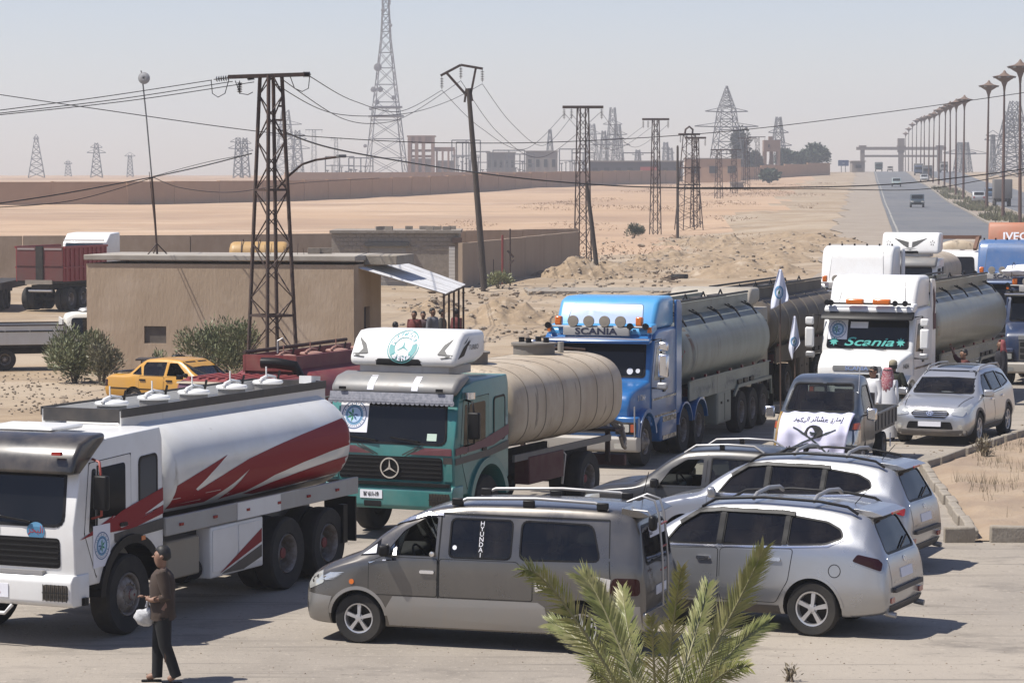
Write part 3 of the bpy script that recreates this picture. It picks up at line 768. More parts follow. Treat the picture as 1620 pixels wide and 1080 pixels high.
def wheel(parent, x, y, r, w, rr, style, steer=0.0, hubmat=None):
    key = (r, w, rr, style)
    if key not in WM: WM[key] = wheel_meshes(r, w, rr, style)
    ty, rim, bk = WM[key]
    t = bpy.data.objects.new('tyre', ty); COL.objects.link(t); t.parent = parent
    t.location = (x, y, r); t.rotation_euler = (0, random.uniform(0, 1.2), 0)
    t.rotation_euler = (Matrix.Rotation((0 if y > 0 else math.pi)+steer, 3, 'Z')@Matrix.Rotation(random.uniform(0, 1.2), 3, 'Y')).to_euler()
    for nm, me in (('rim', rim), ('brake_drum', bk)):
        q = bpy.data.objects.new(nm, me); COL.objects.link(q); q.parent = t
    if hubmat:
        h = w/2; MB().lathe([(rr*.30,(-.2 if style == 'rear' else .9)*h),(rr*.27,(.42 if style == 'rear' else 1.3)*h),(.001,(.5 if style == 'rear' else 1.55)*h)], axis='Y', n=16).build('hub', hubmat, t, smooth=40)
    return t
def seat(parent, x, y, w=.5, m='seat'):
    b = MB(); b.box((x, y, .62), (.5, w, .2)); b.box((x-.3, y, .95), (.16, w, .62), ry=-.2); b.box((x-.38, y, 1.36), (.09, w*.5, .19), ry=-.15)
    return b.build('seat', m, parent, bevel=.045)
def car(name, label, cat, st, paint, wx, ra, arch_in, cab, side, front=None, back=None, glass_side='darkglass', glass_f='clearglass', open_side=(), arches=True, nx=4):
    """body lofted from stations, cabin hollowed out, windows and wheel arches cut; returns root, body, bvh"""
    t = thing(name, label, cat); rings = [(s[0], car_ring(*s[1:])) for s in st]
    me = loft(rings, nx, 3); me.materials.append(paint); bvh = bvh_of(me); mods = []
    (c0, c1, zf) = cab; cs = []
    for s in st:
        if c1-.001 <= s[0] <= c0+.001:
            x, zb, wb, zm, wm, zs, ws, zt, wt, zc = s
            k = .93; cs.append((x, [(0,zf),(wm*.8,zf),(wm*k,zf+.06),(wm*k,zf*.5+zs*.5),(ws*k,zs-.03),(wt*k,zt-.05),(wt*.8,zt*.4+zc*.6-.05),(0,zc-.05)]))
    cav = loft(cs, 3, 2); cav.materials.append(MM('interior')); mods.append(cav)
    w = MB(); ws_ = []
    for p in side: w.prism(p, 'y', -1.3, 1.3)
    cut = w.mesh('c'); cut.materials.append(MM('black')); mods.append(cut)
    fb = MB()
    if front: fb.prism(front[0], 'x', front[1], front[2])
    if back: fb.prism(back[0], 'x', back[1], back[2])
    if fb.v: c2 = fb.mesh('c'); c2.materials.append(MM('black')); mods.append(c2)
    a = MB()
    for x in wx:
        for s in (-1, 1): a.cyl((x, s*arch_in, ra[1]), (x, s*1.4, ra[1]), ra[0], n=36)
    ac = a.mesh('c'); ac.materials.append(MM('dark')); mods.append(ac)
    body = scratch(me, [('BOOLEAN', dict(object=c, operation='DIFFERENCE', solver='EXACT', material_mode='TRANSFER')) for c in mods])
    body.shade_smooth(); body.set_sharp_from_angle(angle=R(32))
    bo = mkobj('body', body, None, t)
    for i, p in enumerate(side):
        for sd_ in ('y+', 'y-'):
            if (i, sd_) in open_side: continue
            q = decal(bvh, p, sd_, 'window', glass_side[i] if isinstance(glass_side, (list,tuple)) else glass_side, t, -.014, .12, 0, 60)
            mkobj('window_seal', patch(bvh, strip(list(p)+[p[0]], .022), sd_, .002, .2, .008), 'black', q)
    if front: decal(bvh, front[0], 'x+', 'windscreen', glass_f, t, -.012, .12, 0, 60); mkobj('windscreen_seal', patch(bvh, strip(list(front[0])+[front[0][0]], .03), 'x+', .002, .2, .006), 'black', t)
    if back: decal(bvh, back[0], 'x-', 'rear_window', 'darkglass' if len(back) < 4 else back[3], t, -.010, .12, 0, 60); mkobj('rear_window_seal', patch(bvh, strip(list(back[0])+[back[0][0]], .03), 'x-', .002, .2, .006), 'black', t)
    MB().box((sum(wx)/2, 0, .30), (wx[0]-wx[-1]+.9, 1.05, .16)).build('underbody', 'dark', t)
    return t, bo, bvh
def archtrim(bvh, t, x, z, r0, r1, m, a0=0, a1=180, name='wheel_arch_trim'):
    for s in ('y+', 'y-'): mkobj(name, patch(bvh, ring2(x, z, r0, r1, 26, a0, a1), s, .008, 0, .02), m, t)
def seamline(bvh, t, pts, w=.012, sides=('y+','y-'), name='panel_gap'):
    for s in sides: mkobj(name, patch(bvh, strip(pts, w), s, .0025, .15, 0), 'seam', t)
def door(bvh, t, poly, paint, handle=None, hm='chrome', sides=('y+','y-')):
    for s in sides:
        d = decal(bvh, poly, s, 'door', paint, t, .005, .10, .012, 40)
        mkobj('door_gap', patch(bvh, strip(list(poly)+[poly[0]], .018), s, .002, .2, 0), 'seam', d)
        if handle:
            x, z = handle; mkobj('handle', patch(bvh, [rect(x-.10, x+.10, z-.022, z+.022, .02)], s, .035, .1, .04), hm, d, 40)
def mirror(t, x, y, z, m, s=1, sz=(.14,.20,.15)):
    b = MB(); b.box((x, y+s*.11, z), sz, rz=s*.25); o = b.build('wing_mirror', m, t, bevel=.04, seg=3)
    MB().box((x+.02, y+s*.0, z-.05), (.07,.12,.05)).build('mirror_arm', 'black', o)
    return o
def steering(t, x, y, z):
    b = MB(); N = 20; c = V((x, y, z)); m = Matrix.Rotation(-1.1, 3, 'Y')
    b.tube([c+m@V((.19*math.cos(2*math.pi*k/N), .19*math.sin(2*math.pi*k/N), 0)) for k in range(N+1)], .016, 6); b.box(c, (.05,.3,.03), ry=-1.1)
    return b.build('steering_wheel', 'black', t)
def dash(t, x, w, z): return MB().box((x, 0, z), (.45, w, .2)).build('dashboard', 'interior', t, bevel=.06)

def put(t, local, px, py, heading):
    """stand a thing so that its own ground point sits on the pixel"""
    rz = math.atan2(heading[1], heading[0]); g = G(px, py); c, s = math.cos(rz), math.sin(rz)
    t.rotation_euler = (0, 0, rz); t.location = (g.x-(local[0]*c-local[1]*s), g.y-(local[0]*s+local[1]*c), 0)
    return t

# --- grey and silver van -----------------------------------------------------------------
p_van = mat('van_grey_brown_paint', (.115,.108,.10), .26, .7, coat=.7, dust=.30, dcol=(.22,.19,.15))
p_sil = mat('silver_paint', (.36,.37,.39), .27, .75, coat=.5, dust=.14)
p_silver_low = mat('dusty_silver_paint', (.31,.305,.295), .36, .7, coat=.3, dust=.30)
def van():
    st = [(.80,.38,.50,.52,.60,.64,.58,.70,.5,.72),(.74,.26,.70,.5,.80,.74,.76,.82,.62,.86),(.55,.23,.78,.55,.885,.90,.84,.97,.72,1.01),
     (.25,.22,.82,.6,.905,1.02,.86,1.10,.75,1.13),(.04,.22,.84,.6,.91,1.07,.87,1.18,.76,1.21),(-.35,.22,.84,.6,.91,1.12,.875,1.46,.73,1.51),
     (-.75,.22,.84,.6,.91,1.14,.88,1.68,.69,1.75),(-1.1,.22,.84,.6,.91,1.15,.88,1.78,.68,1.86),(-1.6,.22,.84,.6,.91,1.15,.88,1.83,.68,1.915),
     (-2.6,.22,.84,.6,.91,1.15,.88,1.83,.68,1.925),(-3.4,.22,.84,.6,.91,1.15,.875,1.81,.67,1.90),(-3.68,.23,.83,.6,.90,1.15,.865,1.76,.65,1.85),
     (-3.80,.25,.80,.6,.88,1.12,.85,1.60,.66,1.66),(-3.87,.28,.76,.6,.85,1.08,.82,1.28,.70,1.31),(-3.92,.34,.68,.55,.78,.85,.75,1.0,.66,1.02)]
    side = [rnd([(-.36,1.20),(-1.08,1.20),(-1.08,1.71),(-.93,1.71),(-.62,1.52)], .04), rect(-2.12,-1.27,1.20,1.70,.08), rnd([(-3.33,1.22),(-2.24,1.20),(-2.24,1.70),(-3.20,1.68)], .10)]
    fr = ([rnd([(-.72,1.23),(.72,1.23),(.60,1.74),(-.60,1.74)], .08)][0], .9, -.9)
    bk = (rnd([(-.66,1.18),(.66,1.18),(.58,1.66),(-.58,1.66)], .08), -4.1, -3.2)
    t, bo, bvh = car('van', 'dark grey passenger van with silver lower panels and a rear ladder', 'van', st, p_van, (0,-3.08), (.39,.33), .58, (.04,-3.8,.42), side, fr, bk,
                     glass_side=['clearglass','darkglass','darkglass'], open_side=((0,'y+'),))
    P = p_van; S = p_silver_low
    # silver lower panels, bumper
    for s in ('y+','y-'):
        mkobj('lower_panel', patch(bvh, [[(-.44,.27),(-2.66,.27),(-2.60,.60),(-2.5,.66),(-.5,.66),(-.40,.5)]], s, .009, .1, .015), S, t, 40)
        mkobj('lower_panel', patch(bvh, [[(-3.5,.3),(-3.88,.36),(-3.86,.66),(-3.55,.66),(-3.46,.5)]], s, .009, .1, .015), S, t, 40)
        mkobj('front_bumper', patch(bvh, [[(.40,.26),(.70,.30),(.78,.42),(.78,.66),(.36,.62),(.42,.45)]], s, .010, .08, .015), S, t, 40)
        mkobj('quarter_window', patch(bvh, [[(-.02,1.17),(-.30,1.20),(-.30,1.40)]], s, .003, .1, .006), 'vdarkglass', t)
        mkobj('sticker', patch(bvh, [[(-.05,1.19),(-.25,1.215),(-.25,1.33)]], s, .006, .1, 0), 'paper', t)
        mkobj('visor_trim', patch(bvh, strip([(-.12,1.42),(-.55,1.62),(-.95,1.745),(-1.14,1.745)], .035), s, .02, .1, .03), 'chrome', t)
        mkobj('moulding', patch(bvh, strip([(-1.16,1.76),(-3.4,1.745)], .02), s, .01, .1, .012), 'black', t)
        mkobj('roof_gutter', patch(bvh, strip([(-1.13,1.72),(-1.13,.30)], .02), s, .004, .1, .004), 'seam', t)
        mkobj('headlamp', patch(bvh, [rnd([(.70,.70),(.48,.80),(.50,.96),(.74,.86)], .03)], s, .008, .08, .02), 'lens', t, 40)
        fl = [[(.47+.05*math.sin(k*2.1)-.0, .83+.01*k), (.30-.03*k, .86+.022*k), (.47-.02*k, .85+.022*k)] for k in range(5)]
        mkobj('flame_sticker', patch(bvh, fl, s, .011, .1, 0), 'chrome', t)
        mkobj('tail_lamp', patch(bvh, [rnd([(-3.46,.80),(-3.86,.80),(-3.85,1.02),(-3.50,1.02)], .06)], s, .010, .07, .02), 'darkred', t, 40)
        mkobj('flame_sticker', patch(bvh, [[(-3.46,.84),(-3.2,.90),(-3.40,.90),(-3.14,.98),(-3.40,.95),(-3.24,1.04),(-3.48,1.0)]], s, .006, .1, 0), 'chrome', t)
        mkobj('indicator', patch(bvh, [circle(.08,.83,.035,12)], s, .012, 0, .01), 'orange', t)
        mkobj('fuel_cap', patch(bvh, [rect(-2.62,-2.46,.80,.98,.03)], s, .010, .1, .012), 'chrome', t)
        mkobj('fuel_cap_badge', patch(bvh, ring2(-2.54,.89,.035,.055,14)+strip([(-2.54,.85),(-2.54,.93)],.02), s, .014, 0, 0), 'black', t)
    door(bvh, t, rnd([(-.16,.68),(-1.11,.68),(-1.11,1.17),(-.33,1.17),(-.16,1.10)], .03), P, (-.98,1.0))
    door(bvh, t, rnd([(-1.15,.68),(-2.42,.68),(-2.42,.95),(-2.2,1.17),(-1.15,1.17)], .03), P)
    seamline(bvh, t, [(-3.42,1.74),(-3.46,1.1),(-3.50,.7),(-3.55,.45)], .014)
    for x in (0, -3.08): archtrim(bvh, t, x, .34, .385, .43, p_silver_low if x == 0 else P, 8, 172)
    # back end
    mkobj('rear_bumper', patch(bvh, [rnd([(-.78,.32),(.78,.32),(.82,.58),(-.82,.58)], .05)], 'x-', .03, .1, .05), S, t, 40)
    mkobj('number_plate', patch(bvh, [rect(-.26,.26,.74,.86,.01)], 'x-', .012, .1, .01), 'paper', t)
    mkobj('rear_sticker', patch(bvh, [rect(-.60,.25,1.48,1.62)], 'x-', .0, .1, 0), 'paper', t)
    lettering(bvh, arabic('سفينة'), 'x-', .25, 1.55, .12, 'black', t, 'sticker_lettering', .004, flip=True)
    b = MB(); b.prism(rnd([(-3.55,1.90),(-3.80,1.86),(-3.93,1.80),(-3.80,1.775),(-3.55,1.80)], .02), 'y', -.62, .62); b.build('spoiler', P, t, bevel=.02)
    MB().bar((-3.885,.3,1.2), (-3.92,-.2,1.13), .02).build('wiper', 'black', t)
    b = MB()
    for y in (.06, .34):
        b.tube([(-3.55,y,1.95),(-3.75,y,2.03),(-3.92,y,1.98),(-3.98,y,1.8),(-4.03,y,1.2),(-4.04,y,.62),(-3.95,y,.58)], .016, 8)
    b.build('ladder_rail', 'alu', t, smooth=60)
    for z in (.78,1.08,1.38,1.68):
        MB().cyl((-4.01,.06,z), (-4.01,.34,z), .013, n=8).build('ladder_rung', mat('red_white_rung', (.45,.1,.08), .5) if z > 1 else MM('alu'), t)
    for y, s in ((.63,1),(-.63,-1)):
        MB().tube([(-1.25,y,1.86),(-1.45,y,1.955),(-2.4,y,1.985),(-3.2,y,1.955),(-3.38,y,1.87)], .022, 8).build('roof_rail', 'alu', t, smooth=60)
        for x in (-1.32,-2.3,-3.3): MB().box((x,y,1.91), (.16,.05,.1)).build('rail_foot', 'black', t, bevel=.015)
    mkobj('aerial', MB().cyl((-3.5,-.6,1.85), (-3.6,-.6,2.25), .006, n=5).mesh('aerial'), 'black', t)
    mirror(t, -.42, .90, 1.28, MM('black'), 1); mirror(t, -.42, -.90, 1.28, MM('black'), -1)
    m = MB().box((-3.97,.62,1.72), (.10,.16,.2)).build('rear_mirror', 'black', t, bevel=.04); MB().tube([(-3.7,.6,1.88),(-3.9,.62,1.87),(-3.96,.62,1.78)], .012, 6).build('mirror_stalk', 'alu', t)
    MB().lathe([(.001,.04),(.034,.036),(.038,0)], (-1.05,.885,1.24), 'Y', 14).build('round_mirror', 'chrome', t, smooth=60)
    vs = []; 
    for i, ch in enumerate('HYUNDAI'):
        lettering(bvh, ch, 'y+', -1.70, 1.645-.067*i, .085, 'paper', t, 'sticker_lettering', -.006, flip=True)
    mkobj('window_sticker', patch(bvh, [circle(-1.34,1.33,.03,12)], 'y+', -.006, 0, 0), 'paper', t)
    mkobj('window_strip', patch(bvh, [rect(-1.74,-1.66,1.21,1.69)], 'y+', -.010, 0, 0), 'black', t)
    mkobj('front_grille', patch(bvh, [rect(-.42,.42,.66,.76,.03)], 'x+', .006, .1, .01), 'black', t)
    mkobj('plate', patch(bvh, [rect(-.24,.24,.48,.58)], 'x+', .01, .1, .01), 'paper', t)
    steering(t, -.72, .40, 1.12); dash(t, -.28, 1.6, 1.08)
    for y in (.4,-.4): seat(t, -1.25, y)
    for y in (.45,-.1,-.5): seat(t, -2.2, y, .45); seat(t, -3.0, y, .45)
    for x in (0,-3.08):
        for y in (.76,-.76): wheel(t, x, y, .335, .21, .205, 'alloy')
    return t
van_t = van(); put(van_t, (0,.86), 567, 1017, (-.955,.295))

# --- silver sport utility cars --------------------------------------------------------------
def suv(name, label, lamp, clean=.0):
    st = [(.93,.36,.45,.48,.52,.60,.48,.65,.4,.66),(.85,.26,.65,.5,.79,.70,.75,.77,.62,.79),(.62,.24,.78,.56,.905,.84,.865,.90,.74,.93),(.2,.24,.82,.6,.94,.96,.885,1.01,.78,1.05),
     (-.16,.24,.83,.62,.945,1.03,.89,1.09,.78,1.12),(-.42,.24,.83,.62,.945,1.06,.895,1.27,.74,1.31),(-.85,.24,.83,.62,.945,1.08,.90,1.50,.67,1.555),(-1.2,.24,.83,.62,.945,1.09,.90,1.605,.64,1.675),
     (-1.8,.24,.83,.62,.945,1.10,.90,1.635,.63,1.715),(-2.6,.24,.83,.62,.945,1.12,.895,1.615,.62,1.70),(-3.15,.25,.82,.62,.935,1.14,.88,1.56,.60,1.645),(-3.38,.27,.80,.62,.92,1.13,.865,1.50,.58,1.59),
     (-3.52,.29,.78,.62,.90,1.10,.85,1.30,.64,1.37),(-3.63,.31,.76,.62,.885,1.02,.835,1.12,.70,1.15),(-3.70,.34,.74,.6,.865,.88,.82,.98,.71,1.0),(-3.745,.42,.66,.56,.80,.70,.76,.76,.66,.77)]
    side = [rnd([(-.55,1.13),(-1.32,1.15),(-1.32,1.55),(-1.02,1.535),(-.72,1.35)], .03), rnd([(-1.40,1.15),(-2.26,1.18),(-2.26,1.555),(-1.40,1.565)], .03), rnd([(-2.33,1.185),(-2.86,1.215),(-3.10,1.30),(-3.05,1.40),(-2.85,1.49),(-2.33,1.55)], .05)]
    fr = (rnd([(-.70,1.14),(.70,1.14),(.56,1.60),(-.56,1.60)], .08), 1.0, -.7)
    bk = (rnd([(-.62,1.10),(.62,1.10),(.50,1.52),(-.50,1.52)], .10), -4.0, -3.0)
    t, bo, bvh = car(name, label, 'car', st, p_sil, (0,-2.70), (.415,.36), .6, (-.16,-3.52,.45), side, fr, bk, glass_side=['darkglass','darkglass','vdarkglass'])
    for s in ('y+','y-'):
        mkobj('belt_trim', patch(bvh, strip([(-.5,1.105),(-1.4,1.12),(-2.3,1.15),(-2.9,1.19),(-3.13,1.29)], .018), s, .008, .1, .01), 'chrome', t)
        mkobj('pillar_trim', patch(bvh, [[(-1.325,1.15),(-1.395,1.15),(-1.395,1.57),(-1.325,1.56)]], s, .014, .05, .012), 'black', t)
        mkobj('pillar_trim', patch(bvh, [[(-2.265,1.18),(-2.325,1.185),(-2.325,1.555),(-2.265,1.56)]], s, .014, .05, .012), 'black', t)
        mkobj('wind_deflector', patch(bvh, strip([(-.76,1.40),(-1.0,1.55),(-1.32,1.585),(-2.2,1.585),(-2.36,1.57)], .05), s, .022, .1, .03), 'black', t)
        mkobj('sill_cladding', patch(bvh, [[(-.46,.26),(-2.24,.26),(-2.22,.38),(-.48,.38)]], s, .012, .1, .02), mat('grey_cladding', (.06,.06,.062), .6, dust=.4), t, 40)
        mkobj('tail_lamp', patch(bvh, [rnd([(-3.26,1.02),(-3.655,.90),(-3.66,1.0),(-3.60,1.06),(-3.33,1.11)], .03)], s, .012, .06, .02), lamp, t, 40)
        mkobj('headlamp', patch(bvh, [rnd([(.80,.68),(.45,.82),(.38,.93),(.72,.86)], .03)], s, .008, .08, .02), 'lens', t, 40)
        mkobj('fuel_flap', patch(bvh, ring2(-3.02,.88,.078,.088,26), s, .003, 0, 0), 'seam', t)
    door(bvh, t, rnd([(-.45,.42),(-1.34,.42),(-1.34,1.09),(-.36,1.06)], .04), p_sil, (-1.14,.96))
    door(bvh, t, rnd([(-1.38,.42),(-2.18,.42),(-2.36,.72),(-2.42,1.13),(-1.38,1.095)], .05), p_sil, (-2.16,.99))
    for x in (0,-2.70): archtrim(bvh, t, x, .36, .41, .45, p_sil, 5, 175)
    # tail
    mkobj('tailgate', patch(bvh, [rnd([(-.66,.66),(.66,.66),(.68,1.06),(-.68,1.06)], .05)], 'x-', .006, .1, .012), p_sil, t, 40)
    mkobj('bumper_pad', patch(bvh, [rect(-.62,.62,.60,.66,.02)], 'x-', .05, .1, .06), mat('grey_cladding'), t, 40)
    mkobj('lower_bumper', patch(bvh, [rnd([(-.62,.32),(.62,.32),(.72,.44),(-.72,.44)], .03)], 'x-', .012, .1, .02), mat('grey_cladding'), t, 40)
    for a in (-.72,.56): mkobj('fog_lamp', patch(bvh, [rect(a,a+.16,.47,.54,.02)], 'x-', .015, .06, .02), 'red', t, 40)
    mkobj('number_plate', patch(bvh, [rect(-.26,.26,.76,.88,.01)], 'x-', .016, .1, .01), 'paper', t)
    mkobj('emblem', patch(bvh, ring2(0,.985,.045,.062,20,ry=.6)+strip([(-.03,.96),(-.015,1.01)],.014)+strip([(.03,1.01),(.015,.96)],.014)+strip([(-.02,.98),(.02,.99)],.014), 'x-', .014, 0, .01), 'chrome', t)
    lettering(bvh, 'SANTA FE', 'x-', .45, .73, .055, 'chrome', t, 'badge', .012, flip=True)
    b = MB().prism(rnd([(-3.15,1.665),(-3.42,1.635),(-3.58,1.585),(-3.44,1.56),(-3.15,1.58)], .02), 'y', -.52, .52); b.build('spoiler', p_sil, t, bevel=.02)
    MB().box((-3.58,0,1.585), (.02,.3,.03)).build('brake_lamp', 'red', t)
    for y in (.2,-.2): MB().cyl((-3.66,y*3.2,.33), (-3.80,y*3.2,.31), .04, n=10).build('exhaust', 'alu', t)
    MB().bar((-3.655,.0,1.13), (-3.60,-.42,1.24), .02).build('wiper', 'black', t)
    for y in (.60,-.60):
        MB().tube([(-1.0,y,1.60),(-1.2,y,1.715),(-1.9,y,1.765),(-2.7,y,1.745),(-3.1,y,1.69),(-3.25,y,1.60)], .02, 8).build('roof_rail', 'black', t, smooth=60)
    for x in (-1.75,-2.62):
        MB().tube([(x,-.60,1.74),(x,-.45,1.80),(x,0,1.83),(x,.45,1.80),(x,.60,1.74)], .028, 8).build('roof_bar', 'alu', t, smooth=60)
    mirror(t, -.5, .90, 1.14, p_sil, 1, (.13,.22,.16)); mirror(t, -.5, -.90, 1.14, p_sil, -1, (.13,.22,.16))
    MB().cyl((-3.0,-.0,1.66), (-3.22,-.0,1.90), .006, n=5).build('aerial', 'black', t)
    steering(t, -.85, .38, 1.05); dash(t, -.40, 1.6, 1.0)
    for y in (.38,-.38): seat(t, -1.35, y, .52)
    for y in (.4,0,-.4): seat(t, -2.25, y, .42)
    for x in (0,-2.70):
        for y in (.80,-.80): wheel(t, x, y, .362, .23, .235, 'alloy')
    return t
suv_a = suv('suv', 'nearest silver SUV with smoked tail lamps right of the palm', 'darkred')
put(suv_a, (-2.70,.90), 1284, 1006, (-.905,.425)); suv_a.scale = (1,1,1.03)
suv_b = copy_tree(suv_a); tag(suv_b, 'silver SUV with bright red tail lamps beside the kerbed island', 'car')
for c in suv_b.children:
    if c.name.startswith('tail_lamp'): c.data = c.data.copy(); c.data.materials.clear(); c.data.materials.append(MM('red'))
put(suv_b, (-2.70,.90), 1336, 905, (-.90,.436))
# --- silver crossover facing the camera ------------------------------------------------------
def crossover():
    st = [(.95,.34,.50,.46,.60,.58,.58,.66,.5,.68),(.88,.24,.70,.5,.84,.70,.80,.80,.68,.83),(.66,.22,.80,.56,.94,.84,.89,.93,.78,.98),(.2,.22,.84,.6,.97,.96,.91,1.03,.80,1.08),
     (-.18,.22,.85,.62,.975,1.03,.92,1.10,.80,1.14),(-.45,.24,.85,.62,.975,1.07,.92,1.28,.77,1.33),(-.9,.24,.85,.62,.975,1.09,.92,1.52,.69,1.58),(-1.25,.24,.85,.62,.975,1.10,.92,1.62,.66,1.70),
     (-1.9,.24,.85,.62,.975,1.11,.92,1.65,.65,1.735),(-2.7,.24,.85,.62,.97,1.13,.91,1.63,.64,1.72),(-3.3,.26,.83,.62,.955,1.15,.89,1.57,.62,1.65),(-3.55,.28,.8,.62,.93,1.12,.87,1.45,.62,1.5),(-3.75,.32,.76,.6,.89,1.0,.83,1.1,.70,1.12),(-3.86,.42,.66,.56,.80,.72,.76,.8,.66,.81)]
    side = [rnd([(-.58,1.14),(-1.36,1.16),(-1.36,1.56),(-1.05,1.54),(-.78,1.37)], .03), rnd([(-1.44,1.16),(-2.36,1.19),(-2.36,1.57),(-1.44,1.575)], .03), rnd([(-2.43,1.20),(-3.2,1.28),(-3.1,1.45),(-2.43,1.56)], .05)]
    fr = (rnd([(-.74,1.16),(.74,1.16),(.60,1.63),(-.60,1.63)], .08), 1.0, -.75)
    P = mat('light_silver_paint', (.47,.475,.485), .30, .72, coat=.5, dust=.12)
    t, bo, bvh = car('crossover_car', 'light silver crossover car facing the camera beside the traffic island', 'car', st, P, (0,-2.8), (.43,.375), .6, (-.18,-3.55,.45), side, fr, None, glass_side='darkglass')
    X = 'x+'; clad = mat('brown_grey_cladding', (.16,.15,.14), .6, dust=.4)
    mkobj('bonnet', patch(bvh, [rnd([(.78,-.62),(.80,.62),(-.10,.76),(-.10,-.76)], .06)], 'z+', .006, .1, .01), P, t, 40)
    mkobj('bonnet_gap', patch(bvh, strip([(-.10,.77),(.80,.63)], .016)+strip([(-.10,-.77),(.80,-.63)], .016), 'z+', .003, .1, 0), 'seam', t)
    mkobj('grille', patch(bvh, [rnd([(-.46,.76),(-.36,.66),(.36,.66),(.46,.76),(.40,.83),(-.40,.83)], .03)], X, .012, .08, .03), 'black', t, 40)
    for z in (.70,.745,.79): mkobj('grille_bar', patch(bvh, strip([(-.40,z),(.40,z)], .010), X, .018, .1, .006), 'chrome', t)
    mkobj('emblem', patch(bvh, ring2(0,.76,.065,.085,20,ry=.6)+strip([(-.045,.725),(-.02,.795)],.02)+strip([(.045,.795),(.02,.725)],.02)+strip([(-.03,.75),(.03,.77)],.02), X, .03, 0, .02), 'chrome', t)
    mkobj('lower_intake', patch(bvh, [rnd([(-.56,.40),(.56,.40),(.50,.57),(-.50,.57)], .04)], X, .010, .08, .02), 'black', t, 40)
    mkobj('number_plate', patch(bvh, [rect(-.27,.27,.46,.57,.01)], X, .03, .1, .02), 'paper', t)
    mkobj('lower_cladding', patch(bvh, [rnd([(-.82,.24),(.82,.24),(.86,.38),(-.86,.38)], .04)], X, .010, .1, .02), clad, t, 40)
    for s in (-1, 1):
        mkobj('headlamp', patch(bvh, [rnd([(s*.50,.74),(s*.78,.70),(s*.86,.84),(s*.72,.92),(s*.54,.86)], .03)], X, .012, .06, .03), 'lens', t, 40)
        mkobj('fog_lamp', patch(bvh, [circle(s*.72,.46,.055,14)], X, .014, 0, .02), 'lens', t)
    for s in ('y+','y-'):
        mkobj('headlamp_side', patch(bvh, [rnd([(.80,.74),(.42,.88),(.40,.97),(.74,.90)], .03)], s, .010, .06, .02), 'lens', t, 40)
        mkobj('sill_cladding', patch(bvh, [[(-.47,.26),(-2.32,.26),(-2.30,.42),(-.49,.42)]], s, .012, .1, .02), clad, t, 40)
        mkobj('pillar_trim', patch(bvh, [[(-1.36,1.16),(-1.44,1.16),(-1.44,1.58),(-1.36,1.57)]], s, .004, .1, .006), 'black', t)
        mkobj('belt_trim', patch(bvh, strip([(-.5,1.11),(-1.4,1.13),(-2.4,1.16),(-3.2,1.24)], .018), s, .008, .1, .01), 'chrome', t)
    door(bvh, t, rnd([(-.48,.46),(-1.38,.46),(-1.38,1.10),(-.40,1.07)], .04), P, (-1.2,.98)); door(bvh, t, rnd([(-1.42,.46),(-2.26,.46),(-2.46,.75),(-2.5,1.14),(-1.42,1.105)], .05), P, (-2.24,1.0))
    for x in (0,-2.8): archtrim(bvh, t, x, .375, .425, .49, clad, 2, 178)
    mkobj('sunroof', patch(bvh, [rect(-2.2,-1.25,-.42,.42,.06)], 'z+', .004, .1, .006), 'vdarkglass', t, 40)
    for y in (.62,-.62): MB().tube([(-1.1,y,1.63),(-1.3,y,1.72),(-2.2,y,1.75),(-3.0,y,1.72),(-3.2,y,1.62)], .02, 8).build('roof_rail', 'alu', t, smooth=60)
    mirror(t, -.5, .93, 1.16, P, 1, (.13,.24,.17)); mirror(t, -.5, -.93, 1.16, P, -1, (.13,.24,.17))
    MB().bar((-.16,.5,1.17), (-.28,-.15,1.24), .02).build('wiper', 'black', t)
    MB().box((-.30,.1,1.16), (.02,.30,.06)).build('windscreen_paper', 'paper', t)
    steering(t, -.9, .4, 1.06); dash(t, -.45, 1.7, 1.02)
    for y in (.4,-.4): seat(t, -1.4, y, .54); seat(t, -2.3, y, .6)
    for x in (0,-2.8):
        for y in (.84,-.84): wheel(t, x, y, .375, .24, .245, 'alloy')
    return t
put(crossover(), (0,.94), 1549, 702, (-.40,-.917))

